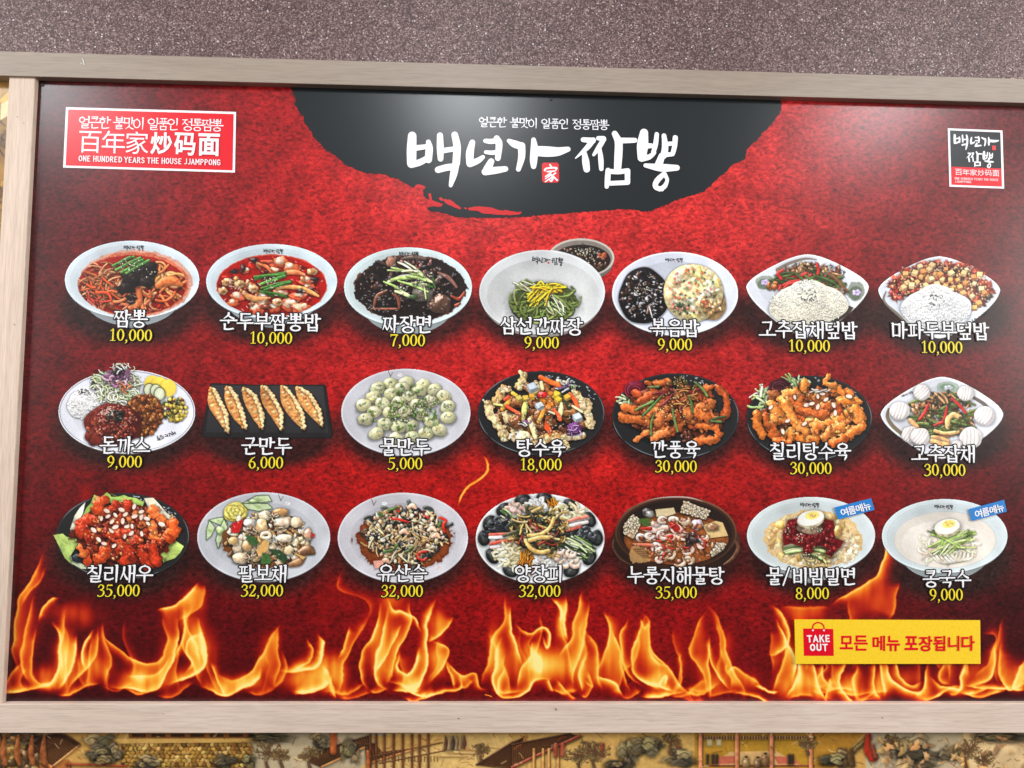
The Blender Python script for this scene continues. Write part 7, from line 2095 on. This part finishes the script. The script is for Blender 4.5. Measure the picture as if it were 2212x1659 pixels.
o, y = sticker('takeout_sign', [(1716.6, 1338.2), (2117.4, 1340), (2118.2, 1434), (1719, 1434.2)], 0.002, (250, 208, 36), 'yellow take-out sign with a red shopping bag, stuck low on the right of the board', 'sign')
fs = bil([(1674.2 + (174 - 0) * .2434, 1290.2 + 196 * .2434), (1674.2 + 1823 * .2434, 1290.2 + 203 * .2434), (1674.2 + 1826 * .2434, 1290.2 + 592 * .2434), (1674.2 + 184 * .2434, 1290.2 + 592 * .2434)])


def zs(x, y): return (1674.24 + x * .24304, 1290.24 + y * .24304)


sh = Shapes(y)
BAG = ink((226, 6, 34))
quad(sh, [zs(250, 277), zs(517, 281), zs(522, 521), zs(257, 520)], BAG)
a = cat([(336, 290, 5), (334, 262, 6), (350, 235, 6), (384, 224, 6), (416, 236, 6), (434, 262, 6), (434, 292, 5)], 5)
pl = [[float(v) for v in plane(*zs(r[0], r[1]), y)] for r in a]
sh.band(pl, [r[2] * .00024 for r in a], BAG)
for px in (336, 434):
    X, ZZ = [float(v) for v in plane(*zs(px, 293), y)]
    sh.y -= 0.0001; sh.disc(X, ZZ, 0.002, WHITE, 14)
sh.y -= 0.0002
latin(sh, 'TAKE', [zs(284, 340), zs(488, 338), zs(490, 394), zs(288, 396)], WHITE, 1.75, .14)
latin(sh, 'OUT', [zs(310, 418), zs(468, 417), zs(470, 473), zs(312, 474)], WHITE, 1.75, .14)
sh.mesh('shopping_bag', o)
sh = Shapes(y)
for t, x0, x1, y0_, y1_ in (('모', 564, 682, 336, 456), ('든', 690, 812, 332, 468), ('메', 854, 966, 334, 470), ('뉴', 978, 1096, 336, 472), ('포', 1138, 1256, 338, 462), ('장', 1262, 1384, 336, 474), ('됩', 1392, 1498, 334, 470), ('니', 1522, 1622, 334, 468), ('다', 1640, 1756, 332, 468)):
    font_text(sh, t, [zs(x0, y0_), zs(x1, y0_), zs(x1, y1_), zs(x0, y1_)], BAG, .027)
sh.mesh('lettering', o)

k11, k12 = Z11, Z12
for zz, q, lab in ((Z11, [(1800, 155), (2078, 85), (2104, 173), (1828, 246)], 'blue tilted summer menu sticker beside the bowl with red chilli paste'), (Z12, [(1795, 168), (2062, 96), (2082, 186), (1816, 258)], 'blue tilted summer menu sticker beside the bowl of pale soy milk noodles')):
    P4 = [(zz[0] + zz[2] * a, zz[1] + zz[2] * b) for a, b in q]
    o, y = sticker('summer_sticker', P4, 0.0006, (26, 126, 204), lab, 'sticker', 'blue summer menu stickers')
    g = bil(P4)
    sh = Shapes(y)
    for i, t in enumerate('여름메뉴'):
        font_text(sh, t, boxq(g, .10 + i * .205, .20, .10 + i * .205 + .185, .84), WHITE, 0.0, .55)
    sh.mesh('lettering', o)


# ------------------------------------------------------------------ wallpaper: a generic old courtyard scene in golds, seen below and left of the board
def mural():
    M = Canvas((0, 0, 1.0), (-900, 1500, 3200, 1900), step=1.7)
    M.layer('mural_wall')
    M.C[:] = (204, 156, 82); M.I[:] = 1
    f = 1 + .25 * (M.tex((slice(0, M.h), slice(0, M.w)), NC, 3) - .5)
    M.C *= f[..., None]
    LN = (84, 50, 26)
    R6 = lambda x, y: (x * .5, 1459.2 + y * .5)
    R7 = lambda x, y: (1105.9 + x * .5, 1459.2 + y * .5)

    def roof(pts, n, col=(112, 70, 38), eave=True):
        (ax, ay), (bx, by), (cx, cy), (dx, dy) = pts
        M.poly(pts, col, sh=.3, tex=.1)
        for i in range(n + 1):
            t = i / n
            x0, y0 = ax + (bx - ax) * t, ay + (by - ay) * t; x1, y1 = dx + (cx - dx) * t, dy + (cy - dy) * t
            M.rib([(x0, y0), ((x0 + x1) / 2 - 1, (y0 + y1) / 2 + 2), (x1, y1)], 1.3, (62, 38, 24), flat=True, sh=0, smooth=3)
        M.rib([(ax, ay), (bx, by)], 2.4, (74, 44, 26), smooth=0, sh=0); M.rib([(dx, dy), (cx, cy)], 2.0, (206, 130, 70), smooth=0, sh=.2)

    def post(x, y0, y1, w=4, col=(164, 84, 44)):
        M.rib([(x, y0), (x, y1)], w, col, smooth=0, sh=.3); M.rib([(x + w, y0), (x + w, y1)], .7, LN, smooth=0, sh=0, flat=True)

    def rock(x, y, w, h):
        for _ in range(9):
            a, b = M.rin(x, y, w * .7, h * .7)
            M.blob(a, b, w * .45, h * .35, M.jit(M.r.choice([(150, 128, 88), (116, 104, 76), (176, 154, 106), (96, 86, 66)])), rough=.35, bump=.2, sh=.35, spec=0, amb=.72, dif=.3)
            M.rib([(a - w * .3, b + h * .1), (a, b - h * .1), (a + w * .3, b + h * .05)], .8, (52, 42, 32), flat=True, sh=0)

    def tree(x, y, s, n=26):
        M.rib([(x, y + s), (x - s * .15, y + s * .4), (x + s * .1, y), (x - s * .1, y - s * .5)], [4, 3, 2.4, 1.2], (96, 70, 48), sh=.2)
        for _ in range(n):
            a, b = M.rin(x, y - s * .2, s * .9, s * .6)
            M.rib([(x, y), ((x + a) / 2 + M.r.uniform(-4, 4), (y + b) / 2), (a, b)], [1.3, 1, .6], (92, 66, 44), flat=True, sh=0)
            M.bits((a, b, 7, 5), 4, [(136, 112, 66), (104, 90, 58), (120, 84, 50)], 2.2, .7, sh=.0, bump=0, spec=0)

    def water(x0, y0, x1, y1): M.poly([(x0, y0), (x1, y0), (x1, y1), (x0, y1)], (188, 170, 136), sh=0, tex=.1, N=NC)
    # grounds
    water(540, 1560, 840, 1760); water(850, 1560, 960, 1680); M.poly([(840, 1580), (1110, 1580), (1110, 1760), (700, 1760)], (222, 184, 112), sh=0)
    water(1870, 1580, 2080, 1760); M.poly([(2080, 1580), (3200, 1580), (3200, 1900), (2140, 1900)], (222, 190, 140), sh=0, tex=.15, N=NC)
    M.poly([(1105, 1580), (1520, 1580), (1520, 1760), (1105, 1760)], (216, 172, 96), sh=0); M.poly([(1500, 1578), (1760, 1578), (1760, 1760), (1500, 1760)], (190, 140, 52), sh=0)
    M.poly([(1760, 1578), (1870, 1578), (1800, 1660), (1760, 1660)], (176, 126, 44), sh=0)
    # low wall of irregular stones
    M.poly([(262, 1604), (540, 1604), (540, 1656), (262, 1656)], (104, 72, 34), sh=0)
    for j in range(6):
        for i in range(28):
            M.blob(268 + i * 10 + (j % 2) * 5 + M.r.uniform(-1.5, 1.5), 1609 + j * 8.6 + M.r.uniform(-1, 1), 5.6, 4.7, M.jit(M.r.choice([(206, 160, 76), (176, 130, 56), (226, 184, 104), (190, 146, 70), (140, 98, 44)]), .1), rough=.25, bump=.1, sh=.5, rad=1, spec=0, amb=.7, dif=.3)
    M.poly([(240, 1596), (560, 1594), (560, 1603), (255, 1606)], (220, 176, 96), sh=.2); M.poly([(278, 1584), (540, 1584), (540, 1595), (278, 1595)], (140, 86, 40), sh=0)
    for x in range(285, 540, 42): M.poly([(x, 1585), (x + 30, 1585), (x + 30, 1592), (x, 1592)], (60, 40, 26), sh=0)
    # pavilion roofs and walkways
    M.poly([(40, 1654), (150, 1640), (172, 1760), (30, 1760)], (176, 110, 54), sh=0)
    for x in (58, 80, 110, 150): post(x, 1650, 1760, 3.4)
    roof([R6(160, 265), R6(265, 255), R6(345, 300), R6(225, 395)], 14); roof([R6(150, 268), R6(235, 300), R6(60, 385), R6(58, 370)], 8)
    M.rib([R6(60, 380), R6(140, 355), R6(220, 395)], 4, (206, 128, 72)); M.rib([R6(120, 300), R6(190, 262), R6(270, 255), R6(340, 295)], 2.6, (70, 42, 26))
    M.poly([R6(320, 380), R6(560, 392), R6(560, 420), R6(320, 420)], (196, 146, 70), sh=.2); M.rib([R6(290, 382), R6(545, 392)], 2.2, (150, 60, 36), smooth=0)
    roof([R6(1300, 350), R6(1590, 262), R6(1600, 300), R6(1390, 395)], 26, (120, 78, 46)); roof([R6(1580, 300), R6(1880, 262), R6(1900, 285), R6(1590, 380)], 26, (112, 70, 42))
    M.poly([R6(1600, 262), R6(1920, 255), R6(1900, 300), R6(1650, 330)], (206, 160, 88), sh=0)
    for x in (1600, 1625, 1660, 1700, 1740, 1780, 1812, 1850): post(*R6(x, 255), R6(x, 400)[1], 2.2, (120, 66, 38))
    M.rib([R6(1440, 250), R6(1440, 330)], 7, (176, 90, 44), smooth=0); M.rib([R6(1590, 330), R6(1592, 400)], 4, (176, 90, 44), smooth=0)
    for x in range(1610, 1900, 14): M.rib([R6(x, 350), R6(x, 372)], .9, LN, flat=True, smooth=0, sh=0)
    M.rib([R6(1600, 352), R6(1910, 290)], 1.6, LN, smooth=0, sh=0); M.rib([R6(1640, 380), R6(1920, 325)], 1.6, LN, smooth=0, sh=0)
    for x in range(1925, 2010, 16): M.rib([R6(x, 262), R6(x + 2, 292), R6(x - 2, 318)], [1.5, 4, 3.4], M.jit(M.r.choice([(74, 66, 56), (96, 60, 44), (150, 120, 84)])), sh=.3)
    for i in range(7): M.poly([R6(1880 + i * 26, 350 - i * 8), R6(2000 + i * 26, 350 - i * 6), R6(2010 + i * 26, 356 - i * 6), R6(1886 + i * 26, 357 - i * 8)], (232, 196, 130) if i % 2 else (176, 130, 70), sh=.1)
    roof([R6(2060, 385), R6(2212, 290), R7(60, 262), R7(10, 399)], 18); roof([R7(0, 300), R7(250, 252), R7(300, 262), R7(0, 395)], 30)
    M.rib([R7(0, 398), R7(120, 340), R7(290, 262)], 3, (150, 66, 46), smooth=0)
    for x in (95, 135, 160, 200): post(*R7(x, 320), R7(x, 420)[1], 3, (206, 150, 84))
    for x in (190, 220, 330, 390, 720): M.rib([R7(x, 300), R7(x, 345)], 5, (150, 66, 46), smooth=0)
    # open hall
    M.poly([R7(810, 258), R7(1310, 258), R7(1310, 420), R7(810, 420)], (186, 138, 44), sh=0); M.poly([R7(940, 330), R7(1140, 325), R7(1240, 385), R7(860, 390)], (222, 176, 112), sh=0); M.poly([R7(900, 350), R7(980, 346), R7(960, 380), R7(860, 384)], (206, 106, 80), sh=0); M.poly([R7(1130, 350), R7(1190, 350), R7(1250, 380), R7(1150, 382)], (206, 106, 80), sh=0)
    M.rib([R7(810, 268), R7(1305, 268)], 3, (84, 50, 34), smooth=0); M.rib([R7(810, 390), R7(1305, 390)], 2, (120, 50, 34), smooth=0, sh=0)
    for x in range(820, 1300, 12): M.rib([R7(x, 262), R7(x, 274)], .7, (226, 186, 110), flat=True, smooth=0, sh=0)
    for x in (815, 973, 1122, 1292): post(*R7(x, 256), R7(x, 420)[1], 4.6, (214, 136, 92))
    for x in (840, 880, 1260): M.poly([R7(x, 275), R7(x + 26, 275), R7(x + 26, 305), R7(x, 305)], (226, 206, 150), sh=.1, rim=.4)
    for x, y in ((1012, 370), (1062, 372), (1095, 355)): M.blob(*R7(x, y + 14), 8, 12, M.jit((130, 96, 62)), rough=.1); M.blob(*R7(x, y - 12), 4, 4.4, (206, 160, 110), sh=.1); M.blob(*R7(x, y - 18), 3.6, 2.6, (44, 34, 28), sh=0)
    for x in (845, 868, 885, 1198, 1212): M.rib([R7(x, 345), R7(x, 378)], 3, (60, 46, 34), smooth=0)
    for i in range(10): M.blob(*R7(1470 + i * 8, 330 - i * 7), 4, 3, M.jit((216, 170, 96)), sh=.4)
    M.rib([R7(1540, 258), R7(1536, 320), R7(1560, 352)], [5, 8, 11], (160, 44, 26)); M.rib([R7(1560, 300), R7(1572, 350)], [3, 5], (120, 60, 40))
    for x in (1418, 1440, 1468): M.rib([R7(x, 318), R7(x + 2, 385)], [3, 7], M.jit((96, 70, 46)))
    # fine brush lines and tufts all over
    for _ in range(420):
        x, y = M.r.uniform(-60, 2500), M.r.uniform(1580, 1700); a = M.r.uniform(-1.2, 1.2); l = M.r.uniform(6, 20)
        M.rib([(x, y), (x + l * .5 * math.cos(a), y + l * .5 * math.sin(a) + M.r.uniform(-3, 3)), (x + l * math.cos(a), y + l * math.sin(a))], M.r.uniform(.5, 1.1), M.jit(M.r.choice([(96, 62, 34), (120, 80, 44), (150, 104, 54), (170, 84, 44), (236, 204, 140)])), flat=True, sh=0, alpha=.8)
    # rocks and trees
    for x, y, w, h in ((150, 262, 170, 30),): rock(*R6(60, 262), 60, 22)
    for x, y, w, h in ((640, 370, 26, 20), (970, 370, 24, 18), (430, 300, 36, 30), (500, 330, 16, 22), (1075, 375, 16, 18), (1510, 340, 22, 34), (1380, 290, 20, 24), (1170, 262, 40, 12), (430, 350, 26, 18)): rock(*R6(x, y), w, h)
    for x, y, w, h in ((500, 340, 22, 40), (580, 300, 34, 30), (720, 360, 34, 24), (450, 390, 24, 14), (1390, 355, 30, 22), (1720, 300, 46, 36), (1750, 370, 56, 30), (1890, 355, 28, 26), (2150, 262, 60, 16)): rock(*R7(x, y), w, h)
    for x, y, s in ((1160, 340, 36), (1220, 350, 24), (1340, 350, 26), (2080, 330, 20)): tree(*R6(x, y), s)
    for x, y, s in ((300, 350, 40), (360, 340, 36), (1640, 300, 26), (1970, 330, 44), (2040, 370, 26), (690, 290, 24), (1280, 300, 20)): tree(*R7(x, y), s, 34)
    for x in range(1880, 2860, 34): M.bits((x, 1640, 40, 50), 5, [(222, 170, 104), (196, 150, 96), (176, 140, 96)], 9, .5, rough=.5, bump=.1, spec=0, sh=.15, amb=.75, dif=.25)
    for x in range(-400, 60, 30): M.bits((x, 1640, 30, 70), 12, [(150, 100, 50), (206, 160, 90), (96, 66, 40), (120, 90, 60)], 14, .6, rough=.3)
    for _ in range(900):
        x, y = M.r.choice((M.r.uniform(-900, -40), M.r.uniform(2230, 3200), M.r.uniform(-900, 3200))), M.r.uniform(1580, 1900)
        if 0 < x < 2212 and y < 1700: continue
        M.blob(x, y, M.r.uniform(6, 26), M.r.uniform(4, 12), M.jit(M.r.choice([(150, 104, 54), (206, 160, 90), (120, 86, 50), (226, 186, 120), (100, 84, 58)])), rough=.5, bump=.2, spec=0, sh=.2, amb=.72, dif=.28)
    for x in (10, 40, 70, 96): M.rib([(x, 1590), (x - 3, 1625), (x + 2, 1650)], [3, 7, 5], (150, 84, 44), bump=.4)
    for _ in range(60):
        x, y = M.r.uniform(150, 2800), M.r.uniform(1690, 1755); M.blob(x, y, 16, 8, M.jit(M.r.choice([(150, 110, 60), (110, 90, 60), (206, 160, 90)])), rough=.4, bump=.4)
    ob = M.build(None, 'mural_wall', y=0.011)
    thing(ob, 'golden wallpaper below the board printed with courtyard roofs, rocks and trees', 'wall')
    # the strip left of the board
    N = Canvas((0, 0, 1.0), (-900, 112, 66, 1500), step=2.0)
    N.layer('wall_strip')
    N.C[:] = (170, 128, 60); N.I[:] = 1
    N.C *= (1 + .4 * (N.tex((slice(0, N.h), slice(0, N.w)), NC, 9) - .5))[..., None]
    for _ in range(1400):
        x, y = N.r.uniform(-900, 90), N.r.uniform(100, 1500)
        if N.r.random() < .5: N.blob(x, y, 16, 9, N.jit(N.r.choice([(206, 156, 66), (140, 96, 48), (226, 186, 110), (110, 80, 46)]), .1), rough=.5, bump=.2, spec=0, sh=.25, amb=.72, dif=.28)
        else: N.rib([(x, y), (x + N.r.uniform(-14, 14), y + 16), (x + N.r.uniform(-20, 20), y + 34)], [1, 2.4, 1], N.jit(N.r.choice([(70, 44, 26), (240, 190, 80), (110, 70, 40)])), sh=.2)
    N.poly([(0, 215), (20, 195), (22, 212), (4, 232)], (236, 176, 60), sh=.2); N.poly([(2, 225), (20, 215), (18, 250), (0, 260)], (232, 214, 160), sh=.2)
    N.build(ob, 'side_strip', y=0.011)


mural()
print('built', len(bpy.data.objects))
